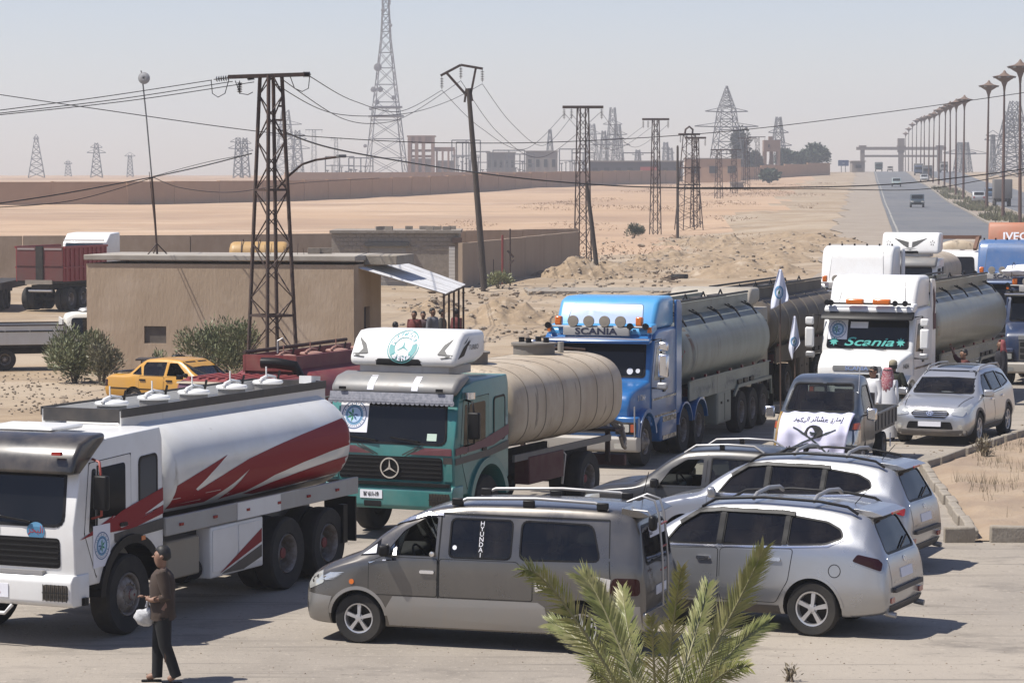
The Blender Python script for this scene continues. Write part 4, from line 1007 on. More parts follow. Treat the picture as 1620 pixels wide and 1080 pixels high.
# --- grey double cab pickup ----------------------------------------------------------------
def pickup():
    st = [(.85,.42,.55,.56,.70,.70,.68,.80,.6,.82),(.74,.34,.70,.6,.86,.84,.82,.92,.7,.95),(.4,.32,.76,.64,.90,.96,.86,1.04,.74,1.07),(-.1,.32,.78,.66,.91,1.02,.87,1.09,.76,1.12),
     (-.35,.32,.78,.66,.91,1.05,.87,1.22,.74,1.26),(-.75,.32,.78,.66,.91,1.07,.87,1.50,.67,1.55),(-1.05,.32,.78,.66,.91,1.07,.87,1.62,.64,1.68),(-1.7,.32,.78,.66,.91,1.07,.87,1.66,.63,1.72),
     (-2.2,.32,.78,.66,.91,1.07,.87,1.65,.63,1.71),(-2.42,.32,.78,.66,.91,1.07,.87,1.60,.63,1.66),(-2.50,.32,.78,.66,.91,1.06,.87,1.16,.75,1.18)]
    side = [rnd([(-.58,1.10),(-1.32,1.10),(-1.32,1.54),(-1.02,1.52),(-.76,1.36)], .04), rnd([(-1.46,1.10),(-2.22,1.10),(-2.26,1.54),(-1.46,1.56)], .05)]
    fr = (rnd([(-.68,1.12),(.68,1.12),(.55,1.60),(-.55,1.60)], .07), 1.0, -.6)
    bk = (rect(-.6,.6,1.16,1.58,.06), -3, -2.0)
    P = mat('dark_grey_metallic', (.055,.056,.058), .30, .35, coat=.3, dust=.10)
    t, bo, bvh = car('pickup_truck', 'dark grey double cab pickup behind the silver SUVs', 'pickup', st, P, (0,), (.44,.39), .6, (-.1,-2.42,.5), side, fr, bk, glass_side=['clearglass','darkglass'], open_side=((0,'y+'),))
    door(bvh, t, rnd([(-.42,.46),(-1.36,.46),(-1.36,1.07),(-.38,1.05)], .04), P, (-1.2,.95)); door(bvh, t, rnd([(-1.42,.46),(-2.2,.46),(-2.34,.8),(-2.34,1.07),(-1.42,1.07)], .04), P, (-2.15,.95))
    seamline(bvh, t, [(-1.39,.5),(-1.39,1.62)]); seamline(bvh, t, [(-2.37,.5),(-2.37,1.5)])
    b = MB()     # load bed: floor and four sides
    for s in (1,-1): MB().prism(rnd([(-2.56,.45),(-4.42,.50),(-4.42,1.08),(-2.56,1.07)], .04), 'y', s*.90-.04, s*.90+.04).build('bed_side', P, t, bevel=.02)
    MB().box((-4.42,0,.80), (.08,1.74,.58)).build('tailgate', P, t, bevel=.02); MB().box((-3.5,0,.62), (1.82,1.7,.08)).build('bed_floor', 'dark', t); MB().box((-2.56,0,.85), (.06,1.7,.45)).build('bed_front', P, t)
    for y in (.78,-.78): MB().tube([(-2.6,y,1.08),(-2.62,y,1.5),(-2.72,y*.95,1.68),(-2.8,y*.9,1.70)], .035, 8).build('roll_bar', 'black', t, smooth=60)
    MB().tube([(-2.7,-.72,1.70),(-2.7,.72,1.70)], .035, 8).build('roll_bar_top', 'black', t); 
    for y in (.55,0,-.55): MB().bar((-2.66,y,1.1), (-2.7,y,1.7), .03).build('rack_bar', 'black', t)
    for y in (.58,-.58):
        MB().tube([(-.95,y,1.62),(-1.15,y,1.75),(-1.7,y,1.78),(-2.15,y,1.765),(-2.32,y,1.66)], .02, 8).build('roof_rail', 'alu', t, smooth=60)
        MB().box((-1.6,y,1.73), (.08,.04,.1)).build('rail_foot', 'black', t)
    mirror(t, -.55, .88, 1.14, MM('black'), 1); mirror(t, -.55, -.88, 1.14, MM('black'), -1)
    archtrim(bvh, t, 0, .39, .43, .47, P, 5, 175)
    for s in ('y+','y-'): mkobj('headlamp', patch(bvh, [rnd([(.74,.70),(.45,.80),(.45,.92),(.72,.88)], .03)], s, .01, .06, .02), 'lens', t, 40)
    steering(t, -.85, .38, 1.08); dash(t, -.45, 1.6, 1.02)
    for y in (.38,-.38): seat(t, -1.35, y, .5); seat(t, -2.1, y, .55)
    for x in (0,-3.1):
        for y in (.78,-.78): wheel(t, x, y, .385, .25, .22, 'alloy')
    for y in (.9,-.9): MB().lathe([(.40,-.02),(.47,0),(.40,.02)], (-3.1,y,.40), 'Y', 24).build('rear_arch', 'black', t)
    return t
pick_t = pickup(); pick_t.rotation_euler = (0,0,math.atan2(.36,-.93)); g = G(1015, 858); pick_t.location = (g.x, g.y, 0)

# --- small flat bed truck with the banner -----------------------------------------------------
def small_truck():
    st = [(.98,.38,.45,.5,.62,.62,.60,.74,.5,.76),(.92,.28,.62,.52,.80,.74,.78,.90,.68,.93),(.78,.26,.70,.6,.84,.92,.82,1.06,.74,1.09),(.55,.26,.72,.62,.855,1.06,.84,1.20,.75,1.23),
     (.32,.26,.72,.62,.86,1.12,.845,1.38,.73,1.42),(-.05,.26,.72,.62,.86,1.16,.85,1.72,.68,1.77),(-.30,.26,.72,.62,.86,1.17,.85,1.86,.66,1.92),(-.75,.26,.72,.62,.86,1.17,.85,1.90,.66,1.965),(-1.0,.27,.72,.62,.855,1.17,.845,1.87,.65,1.93),(-1.06,.34,.70,.62,.84,1.16,.83,1.80,.62,1.85)]
    side = [rnd([(.12,1.22),(-.80,1.20),(-.80,1.74),(-.28,1.74),(-.06,1.58)], .05)]
    fr = (rnd([(-.68,1.27),(.68,1.27),(.58,1.80),(-.58,1.80)], .08), 1.1, -.5)
    P = mat('dark_blue_grey_paint', (.075,.10,.135), .28, .45, coat=.5, dust=.3)
    t, bo, bvh = car('small_truck', 'small blue-grey truck with a white banner draped over its front', 'truck', st, P, (0,), (.36,.32), .55, (.55,-1.0,.5), side, fr, (rect(-.55,.55,1.25,1.7,.05), -1.3, -.9, 'clearglass'), glass_side='clearglass', glass_f='clearglass')
    door(bvh, t, rnd([(-.02,.45),(-.90,.45),(-.90,1.17),(.22,1.17),(.28,.85)], .05), P, (-.75,1.0))
    for s in ('y+','y-'):
        mkobj('headlamp', patch(bvh, [rnd([(.94,.62),(.66,.66),(.62,.92),(.86,.92)], .03)], s, .012, .05, .03), 'lens', t, 40)
        mkobj('indicator', patch(bvh, [rnd([(.88,.94),(.62,.94),(.60,1.06),(.78,1.06)], .03)], s, .012, .05, .03), mat('orange_red_lens', (.55,.10,.03), .25, coat=.5), t, 40)
        mkobj('cladding', patch(bvh, [rnd([(.96,.30),(.40,.30),(.40,.56),(.96,.60)], .03)], s, .010, .06, .02), mat('navy_bumper', (.02,.022,.03), .5, dust=.2), t, 40)
    for s in (-1, 1):
        mkobj('front_headlamp', patch(bvh, [rnd([(s*.50,.64),(s*.74,.64),(s*.74,.92),(s*.54,.92)], .03)], 'x+', .012, .05, .03), 'lens', t, 40)
    mkobj('grille', patch(bvh, [rect(-.4,.4,.62,.80,.04)], 'x+', .01, .08, .02), 'black', t, 40)
    mkobj('bumper', patch(bvh, [rnd([(-.74,.30),(.74,.30),(.78,.56),(-.78,.56)], .04)], 'x+', .014, .08, .03), mat('navy_bumper'), t, 40)
    MB().box((-2.35,0,.72), (2.5,1.62,.10)).build('bed_floor', mat('worn_steel', (.10,.105,.11), .5, .4, dust=.4), t)
    bs = mat('grey_bed_panel', (.13,.145,.155), .45, .4, col2=(.08,.085,.09), scale=4, dust=.35)
    for s in (1,-1):
        q = MB().box((-2.35, s*.84, .93), (2.5,.045,.36)).build('bed_side', bs, t, bevel=.012)
        for k in range(6): MB().box((-1.3-.42*k, s*.868, .93), (.05,.03,.34)).build('rib', bs, q)
        MB().box((-2.35, s*.868, 1.085), (2.5,.04,.03)).build('rail', bs, q)
    MB().box((-3.62,0,.93), (.045,1.64,.36)).build('tailgate', bs, t, bevel=.012); MB().box((-1.13,0,1.15), (.05,1.64,.8)).build('headboard', bs, t, bevel=.012)
    b = MB(); b.box((-2.2,.35,.55), (3.0,.08,.14)); MB().box((-2.2,.35,.55), (3.0,.08,.14)).build('frame_rail', 'dark', t); MB().box((-2.2,-.35,.55), (3.0,.08,.14)).build('frame_rail', 'dark', t)
    MB().box((-2.75,.86,.42), (.03,.02,.3)).build('mud_flap', 'paper', t)
    m = MB().box((.30,1.02,1.22), (.10,.20,.24)).build('wing_mirror', 'chrome', t, bevel=.03); MB().bar((.22,.84,1.18), (.28,.95,1.2), .03).build('mirror_arm', 'black', m)
    m = MB().box((.30,-1.02,1.22), (.10,.20,.24)).build('wing_mirror', 'chrome', t, bevel=.03); MB().bar((.22,-.84,1.18), (.28,-.95,1.2), .03).build('mirror_arm', 'black', m)
    MB().cyl((.05,.70,1.55), (.0,.72,2.25), .007, n=6).build('aerial', 'chrome', t)
    steering(t, .05, .38, 1.18); dash(t, .42, 1.5, 1.10)
    for y in (.38,-.38): seat(t, -.45, y, .5).location = (0,0,.12)
    for x, st_ in ((0,'alloy'),(-2.4,'rear')):
        for y in (.70,-.70): wheel(t, x, y, .315, .2, .19, st_)
    return t, bvh
st_t, st_bvh = small_truck(); put(st_t, (0,.86), 1366, 746, (-.30,-.954)); st_t.scale = (1.07,1.07,1.03)
def banner():
    """white cloth banner, hung over the bonnet and front of the small truck"""
    N, Mh = 30, 22; vs = []; t = thing('banner', 'white banner with crossed swords hanging on the small truck front', 'banner', st_t.location.copy(), st_t.rotation_euler.z); t.scale = st_t.scale
    prof = [(.62,1.215),(.74,1.14),(.90,1.02),(.985,.86),(1.02,.66),(1.03,.36)]
    L = [0]
    for a, b in zip(prof, prof[1:]): L.append(L[-1]+math.hypot(b[0]-a[0], b[1]-a[1]))
    def pos(u, s, off=0.0):      # u: -1..1 across, s: 0..1 down
        d = s*L[-1]; i = 0
        while i < len(L)-2 and d > L[i+1]: i += 1
        k = (d-L[i])/(L[i+1]-L[i]); x = prof[i][0]+(prof[i+1][0]-prof[i][0])*k; z = prof[i][1]+(prof[i+1][1]-prof[i][1])*k
        dx, dz = prof[i+1][0]-prof[i][0], prof[i+1][1]-prof[i][1]; q = math.hypot(dx, dz); nx, nz = -dz/q, dx/q
        w = .018*math.sin(u*9+s*4)+.012*math.sin(u*17-s*9)+.03*noise.noise(V((u*2, s*3, 1)))
        y = u*(.73-.05*s)+(.10*s-.02)*-1+.0
        sag = -.03*math.sin(u*3.0+1)*s
        return V((x+nx*(w+.045+off), y*-1*-1, z+nz*(w+.045+off)+sag))
    def grid(u0, u1, s0, s1, n, m, off):
        b = MB()
        for j in range(m+1):
            for i in range(n+1): b.v.append(pos(u0+(u1-u0)*i/n, s0+(s1-s0)*j/m, off))
        for j in range(m):
            for i in range(n): a = j*(n+1)+i; b.f.append((a, a+1, a+n+2, a+n+1))
        return b
    cl = grid(-1, 1, 0, 1, 40, 34, 0).build('cloth', mat('white_banner_cloth', (.66,.65,.80), .75), t, smooth=180)
    sm = cl.modifiers.new('s','SOLIDIFY'); sm.thickness = .004
    gold = mat('gold_fringe', (.42,.26,.06), .6, col2=(.30,.17,.03), scale=30)
    grid(-1.03, -.965, 0, 1, 2, 30, .006).build('fringe', gold, t, smooth=180); grid(-1.03, .98, .965, 1.05, 36, 2, .006).build('fringe', gold, t, smooth=180)
    def draw(name, vs2, fs, m, off=.008):      # flat marks in cloth coordinates
        b = MB(); b.v = [pos(u, s, off) for u, s in vs2]; b.f = [tuple(f) for f in fs]
        return b.build(name, m, t)
    blk = mat('black_print', (.02,.02,.022), .8); grn = mat('grey_green_print', (.075,.09,.095), .9, spec=.1)
    vs2, fs = text2d(arabic('إمارة عشائر البكير'), .30, bold=.004)
    # as seen from in front: the truck's left hand side (+y) is on the right
    draw('lettering', [(x*.66+.10, .215-y*.66) for x, y in vs2], fs, blk)
    def poly(name, polys, m, off=.008):
        v = []; f = []
        for p in polys: f.append(tuple(range(len(v), len(v)+len(p)))); v += p
        return draw(name, v, f, m, off)
    def arc(a, b, bend, w, n=10):
        out = []; a = V(a); b = V(b); d = b-a; nn = V((-d.y, d.x)).normalized()
        pt = [a.lerp(b, k/n)+nn*bend*math.sin(math.pi*k/n) for k in range(n+1)]
        for p, q in zip(pt, pt[1:]):
            e = (q-p).normalized(); r = V((-e.y, e.x))*w/2; out.append([tuple(p-r), tuple(q-r), tuple(q+r), tuple(p+r)])
        return out
    poly('sword', arc((-.62,.86),(.66,.46), -.05, .035)+arc((-.60,.78),(-.50,.93),0,.03)+arc((-.66,.80),(-.70,.97),.0,.025), grn)
    poly('sword', arc((.58,.93),(-.55,.42), .05, .035)+arc((.42,.97),(.56,.82),0,.03)+arc((.60,.88),(.66,1.0),0,.025), grn, .010)
    cx, cy = .04, .52
    poly('emblem', [[(cx+.27*math.cos(k*.35)*(1 if k % 2 else .94), cy-.17*math.sin(k*.35)*(1 if math.sin(k*.35) > 0 else .45)) for k in range(18)]], blk, .012)
    poly('emblem_detail', arc((cx-.10,cy-.02),(cx+.12,cy-.05),.03,.02)+arc((cx-.06,cy+.03),(cx+.10,cy+.03),-.02,.015), grn, .015)
    return t
banner()

# --- yellow taxi ----------------------------------------------------------------------------
def taxi():
    st = [(.78,.36,.5,.46,.62,.56,.62,.64,.55,.66),(.72,.26,.68,.5,.76,.64,.74,.76,.65,.78),(.4,.24,.74,.54,.82,.74,.79,.84,.70,.87),(-.3,.24,.75,.56,.83,.80,.80,.90,.70,.93),(-.52,.24,.75,.56,.83,.84,.80,.99,.69,1.02),
     (-.95,.24,.75,.56,.83,.86,.80,1.27,.60,1.30),(-1.15,.24,.75,.56,.83,.86,.80,1.345,.57,1.385),(-1.7,.24,.75,.56,.83,.87,.80,1.37,.56,1.41),(-2.2,.24,.75,.56,.83,.88,.80,1.34,.56,1.38),(-2.45,.24,.75,.56,.83,.88,.79,1.22,.58,1.25),
     (-2.80,.25,.75,.56,.83,.88,.79,.95,.68,.97),(-3.3,.27,.74,.56,.82,.88,.78,.93,.68,.95),(-3.5,.32,.70,.54,.78,.80,.75,.86,.64,.88),(-3.55,.4,.6,.52,.7,.68,.68,.74,.6,.75)]
    side = [rnd([(-.72,.95),(-1.42,.95),(-1.42,1.29),(-1.16,1.29)], .03), rnd([(-1.52,.95),(-2.18,.95),(-2.26,1.18),(-2.20,1.28),(-1.52,1.30)], .03), rnd([(-2.27,.96),(-2.58,.97),(-2.38,1.17)], .02)]
    P = mat('taxi_yellow', (.72,.36,.03), .35, coat=.4, dust=.22)
    t, bo, bvh = car('taxi', 'yellow taxi saloon parked in front of the beige building', 'car', st, P, (0,-2.5), (.34,.30), .5, (-.3,-2.8,.4), side, (rect(-.6,.6,.98,1.32,.06), .8, -.8), (rect(-.55,.55,.98,1.28,.06), -3.2, -2.1, 'clearglass'), glass_side='clearglass', open_side=((0,'y-'),))
    door(bvh, t, rnd([(-.42,.30),(-1.46,.30),(-1.46,.92),(-.40,.92)], .04), P, (-1.3,.82), 'black'); door(bvh, t, rnd([(-1.5,.30),(-2.1,.30),(-2.32,.6),(-2.32,.92),(-1.5,.92)], .04), P, (-2.2,.82), 'black')
    for s in ('y+','y-'):
        mkobj('tail_lamp', patch(bvh, [rect(-3.54,-3.40,.62,.80,.02)], s, .01, .06, .02), 'darkred', t, 40)
        mkobj('side_strip', patch(bvh, strip([(.5,.56),(-3.3,.58)], .03), s, .01, .1, .01), 'black', t)
        mkobj('pillar_trim', patch(bvh, strip([(-1.47,.95),(-1.47,1.31)], .06), s, .003, .1, .006), P, t)
    MB().box((-3.2,0,1.0), (.35,1.3,.03)).build('boot_spoiler', 'black', t, bevel=.01)
    mirror(t, -.68, -.80, 1.0, MM('black'), -1, (.1,.14,.11)); mirror(t, -.68, .80, 1.0, MM('black'), 1, (.1,.14,.11))
    steering(t, -.9, .35, .9); dash(t, -.6, 1.4, .86)
    for y in (.36,-.36): seat(t, -1.4, y, .48).location = (0,0,-.12)
    q = seat(t, -2.2, 0, 1.2); q.location = (0,0,-.15)
    for x in (0,-2.5):
        for y in (.70,-.70): wheel(t, x, y, .30, .18, .18, 'alloy')
    return t
taxi_t = taxi(); put(taxi_t, (-2.5,-.78), 213, 648, (.86,-.51))

# --- white light truck, left of the building ---------------------------------------------------
def light_truck():
    st = [(.95,.42,.5,.55,.66,.66,.64,.78,.6,.8),(.9,.34,.66,.58,.80,.80,.78,.95,.7,.98),(.6,.32,.72,.62,.86,1.0,.83,1.10,.74,1.13),(.1,.32,.74,.64,.87,1.06,.84,1.16,.74,1.19),(-.2,.32,.74,.64,.87,1.1,.84,1.40,.7,1.44),(-.5,.32,.74,.64,.87,1.12,.84,1.70,.66,1.75),(-.75,.32,.74,.64,.87,1.12,.84,1.78,.65,1.84),(-1.5,.32,.74,.64,.87,1.12,.84,1.80,.65,1.86),(-1.85,.34,.74,.64,.86,1.12,.83,1.74,.64,1.80),(-1.92,.4,.70,.64,.83,1.1,.81,1.6,.62,1.65)]
    side = [rnd([(-.20,1.18),(-1.0,1.16),(-1.0,1.68),(-.68,1.68),(-.5,1.55)], .04), rnd([(-1.12,1.16),(-1.72,1.16),(-1.72,1.68),(-1.12,1.68)], .10)]
    P = mat('old_white_paint', (.66,.65,.60), .4, dust=.3)
    t, bo, bvh = car('light_truck', 'old white light truck with a tall drop-side bed left of the building', 'truck', st, P, (0,), (.40,.36), .55, (.1,-1.85,.5), side, (rect(-.6,.6,1.2,1.7,.06), 1.2, -.4), None, glass_side='darkglass')
    door(bvh, t, rnd([(-.05,.5),(-1.05,.5),(-1.05,1.12),(-.1,1.12)], .04), P, (-.9,1.0))
    for s in (1,-1):
        q = MB().box((-3.9,s*.98,1.15), (3.8,.05,.62)).build('bed_side', P, t, bevel=.012)
        for k in range(5): MB().box((-2.3-.8*k, s*1.015, 1.15), (.06,.03,.6)).build('rib', P, q)
        MB().box((-3.9,s*1.015,1.28), (3.8,.03,.04)).build('rail', 'black', q); MB().box((-3.9,s*.98,1.475), (3.84,.08,.035)).build('top_rail', 'rust', q)
    MB().box((-3.9,0,.80), (3.8,1.9,.1)).build('bed_floor', 'dark', t); MB().box((-5.78,0,1.15), (.05,1.9,.62)).build('tailgate', P, t); MB().box((-2.02,0,1.25), (.05,1.9,.82)).build('headboard', P, t)
    for y in (.5,-.5): MB().box((-3.6,y,.62), (4,.1,.2)).build('frame_rail', 'dark', t)
    MB().lathe([(.001,.10),(.2,.08),(.26,0),(.2,-.02)], (-1.2,0,1.9), 'Z', 16).build('roof_vent', 'alu', t, smooth=50)
    for x, st_, yy in ((0,'front',.74),(-3.9,'rear',.80)):
        for y in (yy,-yy): wheel(t, x, y, .36, .24, .2, st_)
    return t
put(light_truck(), (-3.9,-.90), 8, 586, (.975,.22))
# ================================================================== trucks
tg = mat('dark_truck_glass', (.006,.007,.008), .06, spec=.32, col2=(.012,.012,.013), scale=1.5)
def solid(name, mb, m, parent, bevel=.05, seg=3, smooth=50):
    """a bevelled solid, evaluated at once so that marks can be laid on it; returns object and bvh"""
    me = mb.mesh(name)
    if bevel: me = scratch(me, [('BEVEL', dict(width=bevel, segments=seg, limit_method='ANGLE', angle_limit=R(35)))])
    bvh = bvh_of(me); return mkobj(name, me, m, parent, smooth), bvh
def tank_mesh(x0, x1, hw, z0, z1, e=2.6, dome=.25, n=44, taper=0.0):
    """lying tank with superellipse section and dished ends, x0 front, x1 rear"""
    b = MB(); cz = (z0+z1)/2; hz = (z1-z0)/2; rings = []
    L = x0-x1
    secs = [(x0, .0), (x0-.02*dome, .55), (x0-.25*dome, .86), (x0-.6*dome, .965), (x0-dome, 1.0)]
    K = max(3, int(L/.5)); secs += [(x0-dome-(L-2*dome)*k/K, 1.0) for k in range(1, K)]
    secs += [(x1+dome, 1.0), (x1+.6*dome, .965), (x1+.25*dome, .86), (x1+.02*dome, .55), (x1, .0)]
    for x, s in secs:
        r = []
        for k in range(n):
            a = 2*math.pi*k/n; c, q = math.cos(a), math.sin(a); s2 = max(s, .02)
            r.append(V((x, hw*s2*math.copysign(abs(c)**(2/e), c), cz+(hz*s2)*math.copysign(abs(q)**(2/e), q)+taper*(x0-x))))
        rings.append(r)
    for r in rings: b.v += r
    for i in range(len(rings)-1):
        for k in range(n): a = i*n+k; c = i*n+(k+1) % n; b.f.append((a, c, c+n, a+n))
    b.f.append(tuple(range(n))[::-1]); b.f.append(tuple((len(rings)-1)*n+k for k in range(n)))
    return b.mesh('tank')
def tank(parent, m, *a, **k):
    me = tank_mesh(*a, **k); bvh = bvh_of(me); return mkobj('tank', me, m, parent, 50), bvh
def emblem_sheet(bvh, proj, cx, cz, w, h, parent, off=.006, sgn=1):
    """white sheet printed with a blue ring and a green palm star"""
    q = mkobj('poster', patch(bvh, [rect(cx-w/2, cx+w/2, cz-h/2, cz+h/2)], proj, off, .12, .004), 'paper', parent)
    r = min(w, h)*.44; blue = mat('print_blue', (.07,.16,.34), .8); lb = mat('print_pale_blue', (.22,.45,.66), .8); gr = mat('print_green', (.03,.30,.10), .8)
    mkobj('ring', patch(bvh, ring2(cx, cz, r*.93, r, 36), proj, off+.003, 0, 0), blue, q)
    mkobj('ring', patch(bvh, ring2(cx, cz, r*.60, r*.72, 36), proj, off+.003, 0, 0), lb, q)
    mkobj('ring', patch(bvh, ring2(cx, cz, r*.54, r*.60, 36), proj, off+.003, 0, 0), blue, q)
    mkobj('disc', patch(bvh, [circle(cx, cz, r*.54, 24)], proj, off+.002, 0, 0), mat('print_pale', (.45,.60,.78), .8), q)
    lv = []
    for k in range(6):
        a = R(100+k*52); d = V((math.cos(a), math.sin(a))); n = V((-d.y, d.x)); L = r*(.52 if k < 5 else .46); o = V((cx-sgn*r*.08, cz))
        p = [o+n*L*.02, o+d*L*.5+n*L*.17, o+d*L, o+d*L*.5-n*L*.12]; lv.append([(v.x, v.y) for v in p])
    mkobj('palm_star', patch(bvh, lv[:4], proj, off+.005, 0, 0), gr, q); mkobj('palm_star', patch(bvh, lv[4:], proj, off+.005, 0, 0), blue, q)
    marks = []
    for k in range(30):
        a = 2*math.pi*k/30
        if k % 15 in (0, 1): continue
        c, s = math.cos(a), math.sin(a); m_ = r*.82; e = r*.045*(1+.4*math.sin(k*3))
        marks.append([(cx+(m_-e)*c-e*.6*s, cz+(m_-e)*s+e*.6*c), (cx+(m_+e)*c-e*.6*s, cz+(m_+e)*s+e*.6*c), (cx+(m_+e)*c+e*.6*s, cz+(m_+e)*s-e*.6*c), (cx+(m_-e)*c+e*.6*s, cz+(m_-e)*s-e*.6*c)])
    mkobj('ring_lettering', patch(bvh, marks, proj, off+.003, 0, 0), blue, q)
    return q
def star3(cx, cz, r):
    out = []
    for k in range(3):
        a = R(90+120*k); d = V((math.cos(a), math.sin(a))); n = V((-d.y, d.x))
        p = [V((cx,cz))+n*r*.13, V((cx,cz))+d*r, V((cx,cz))-n*r*.13]; out.append([(v.x, v.y) for v in p])
    return out
def truck_mirror(t, x, y, z, m='black', s=1, arm=None):
    o = MB().box((x+.12, y+s*.24, z), (.10,.22,.46)).build('wing_mirror', m, t, bevel=.035, seg=3)
    MB().tube([(x-.05, y, z+.42), (x+.10, y+s*.20, z+.40), (x+.12, y+s*.24, z+.2), (x+.12, y+s*.24, z-.3), (x, y+s*.02, z-.36)], .018, 6).build('mirror_arm', arm or m, o, smooth=60)
    return o
def manhole(t, x, z, m, m2):
    o = MB().lathe([(.001,.0),(.21,0),(.21,.13),(.19,.13)], (x,0,z-.02), 'Z', 20).build('manhole', m2, t, smooth=40)
    MB().lathe([(.235,.11),(.245,.135),(.23,.16),(.10,.185),(.001,.19)], (x,0,z), 'Z', 20).build('lid', m, o, smooth=40)
    MB().tube([(x-.27,0,z+.10),(x-.24,0,z+.20),(x,0,z+.235),(x+.2,0,z+.2),(x+.26,0,z+.16)], .024, 6).build('clamp', m, o, smooth=60)
    MB().cyl((x+.05,.0,z+.2), (x+.05,.0,z+.38), .013, n=6).build('handle', m, o); MB().bar((x-.26,.03,z+.12), (x-.28,.06,z+.30), .026).build('latch', 'black', o)
    return o
def chassis(t, x0, x1, m='dark', z=.92):
    for y in (.42,-.42): MB().box(((x0+x1)/2, y, z), (x0-x1, .09, .26)).build('chassis_rail', m, t)
def axles(t, spec, r=.53, hub=None):
    for x, style, dual in spec:
        for s in (1,-1):
            w = wheel(t, x, s*1.03, r, .31, r*.54, style, hubmat=hub)
            if dual: 
                q = bpy.data.objects.new('inner_tyre', WM[(r,.31,r*.54,style)][0]); COL.objects.link(q); q.parent = t; q.location = (x, s*.70, r)
        MB().cyl((x,-.9,r), (x,.9,r), .09, n=8).build('axle', 'dark', t)

def sk_cab(t, P, win_low=1.62, visor=None, bumper=None, grille='black', lower=None):
    """tall forward-control cab with a broad windscreen; returns bvh of the shell"""
    prof = [(1.36,.80),(1.40,1.60),(1.20,2.44),(1.02,2.64),(.55,2.72),(-.80,2.76),(-.86,2.60),(-.88,.94)]
    for k in range(12): a = R(147-k*(147-20)/11); prof.append((.72*math.cos(a), .55+.72*math.sin(a)))
    prof.append((.70,.80)); b = MB().prism(prof, 'y', -1.2, 1.2)
    cab, bvh = solid('cab', b, P, t, .09, 3)
    for s in ('y+','y-'):
        a = ring2(0,.55,.715,.83,22,2,172); ar = patch(bvh, a, s, 0, 0, 0)
        fb_ = MB(); sy = 1 if s == 'y+' else -1
        for r0, r1 in ((.70,.82),):
            for k in range(22):
                a0 = R(5+k*165/22); a1 = R(5+(k+1)*165/22); c0, s0, c1, s1 = math.cos(a0), math.sin(a0), math.cos(a1), math.sin(a1)
                vs = [(r*c, y, .55+r*q) for y in (sy*.85, sy*1.245) for r, c, q in ((r0,c0,s0),(r1,c0,s0),(r1,c1,s1),(r0,c1,s1))]
                fb_.add(vs, [(0,1,2,3),(4,5,6,7),(0,3,7,4),(1,2,6,5)]+([(0,1,5,4)] if k == 0 else [])+([(3,2,6,7)] if k == 21 else []))
        fb_.build('wheel_arch', lower or MM('black'), t, smooth=40)
        d = decal(bvh, rnd([(.86,.90),(1.14,1.50),(1.02,2.42),(-.02,2.46),(-.02,1.45),(.40,1.36),(.70,1.15)], .05), s, 'door', P, t, .006, .2, .012, 40)
        mkobj('door_gap', patch(bvh, strip([(.86,.90),(1.14,1.50),(1.02,2.42),(-.02,2.46),(-.02,1.40)], .02), s, .003, .2, 0), 'seam', d)
        mkobj('window', patch(bvh, [rnd([(.82,1.66),(.78,2.34),(.12,2.36),(.12,1.66)], .07)], s, .009, .15, .006), tg, d)
        mkobj('quarter_window', patch(bvh, [rnd([(1.04,1.50),(.88,1.50),(.86,2.34),(.96,2.34)], .04)], s, .009, .15, .006), tg, d)
        mkobj('window_post', patch(bvh, strip([(.85,1.55),(.82,2.36)], .035), s, .014, .2, .012), 'black', d)
        mkobj('handle', patch(bvh, [rect(.10,.28,1.50,1.55,.02)], s, .03, .1, .03), 'black', d, 40)
        q = decal(bvh, rnd([(-.24,1.64),(-.24,2.38),(-.70,2.40),(-.70,1.64)], .09), s, 'rear_quarter_window', mat('grey_panel_glass', (.10,.105,.11), .15, spec=.6) if P is not P_TEAL else P, t, .008, .15, .008, 40)
        mkobj('window_seal', patch(bvh, strip(rnd([(-.24,1.64),(-.24,2.38),(-.70,2.40),(-.70,1.64)], .09)+[(-.24,1.70)], .035), s, .012, .2, .01), 'black', q)
    ws = rnd([(-1.04,win_low),(1.04,win_low),(.98,2.44),(-.98,2.44)], .14)
    q = decal(bvh, ws, 'x+', 'windscreen', tg, t, .004, .15, .01, 60)
    mkobj('windscreen_seal', patch(bvh, strip(ws+[ws[0]], .04), 'x+', .008, .2, .012), 'black', q)
    for y in (.55,-.25): MB().bar((1.43,y,win_low+.04), (1.40,y-.55,win_low+.10), .025).build('wiper', 'black', t)
    g = mkobj('grille', patch(bvh, [rnd([(-.98,1.06),(.98,1.06),(.98,1.46),(-.98,1.46)], .06)], 'x+', .012, .2, .03), grille, t, 40)
    for k in range(5): mkobj('grille_bar', patch(bvh, strip([(-.95,1.12+.075*k),(.95,1.12+.075*k)], .018), 'x+', .022, .3, .014), 'seam', g)
    bm_ = bumper or P
    bo, bb = solid('bumper', MB().prism(rnd([(1.44,.56),(1.50,.62),(1.50,.90),(1.44,.98),(1.05,.98),(1.05,.56)], .03), 'y', -1.22, 1.22), bm_, t, .05)
    for s in (-1, 1):
        q = decal(bb, rect(s*.98-.19, s*.98+.19, .65, .86, .04), 'x+', 'headlamp', mat('dark_lamp', (.10,.085,.07), .15, coat=.6), bo, .006, .1, .01, 40)
        mkobj('lamp_guard', patch(bb, sum([strip([(s*.98-.18+.06*k,.65),(s*.98-.18+.06*k,.86)], .010) for k in range(7)], [])+strip([(s*.98-.19,.755),(s*.98+.19,.755)], .012), 'x+', .03, 0, .01), 'seam', q)
        MB().box((1.2, s*1.24, .62), (.10,.05,.10)).build('step', 'black', t)
    return bvh, bb, bo
P_WHITE = MM('white')
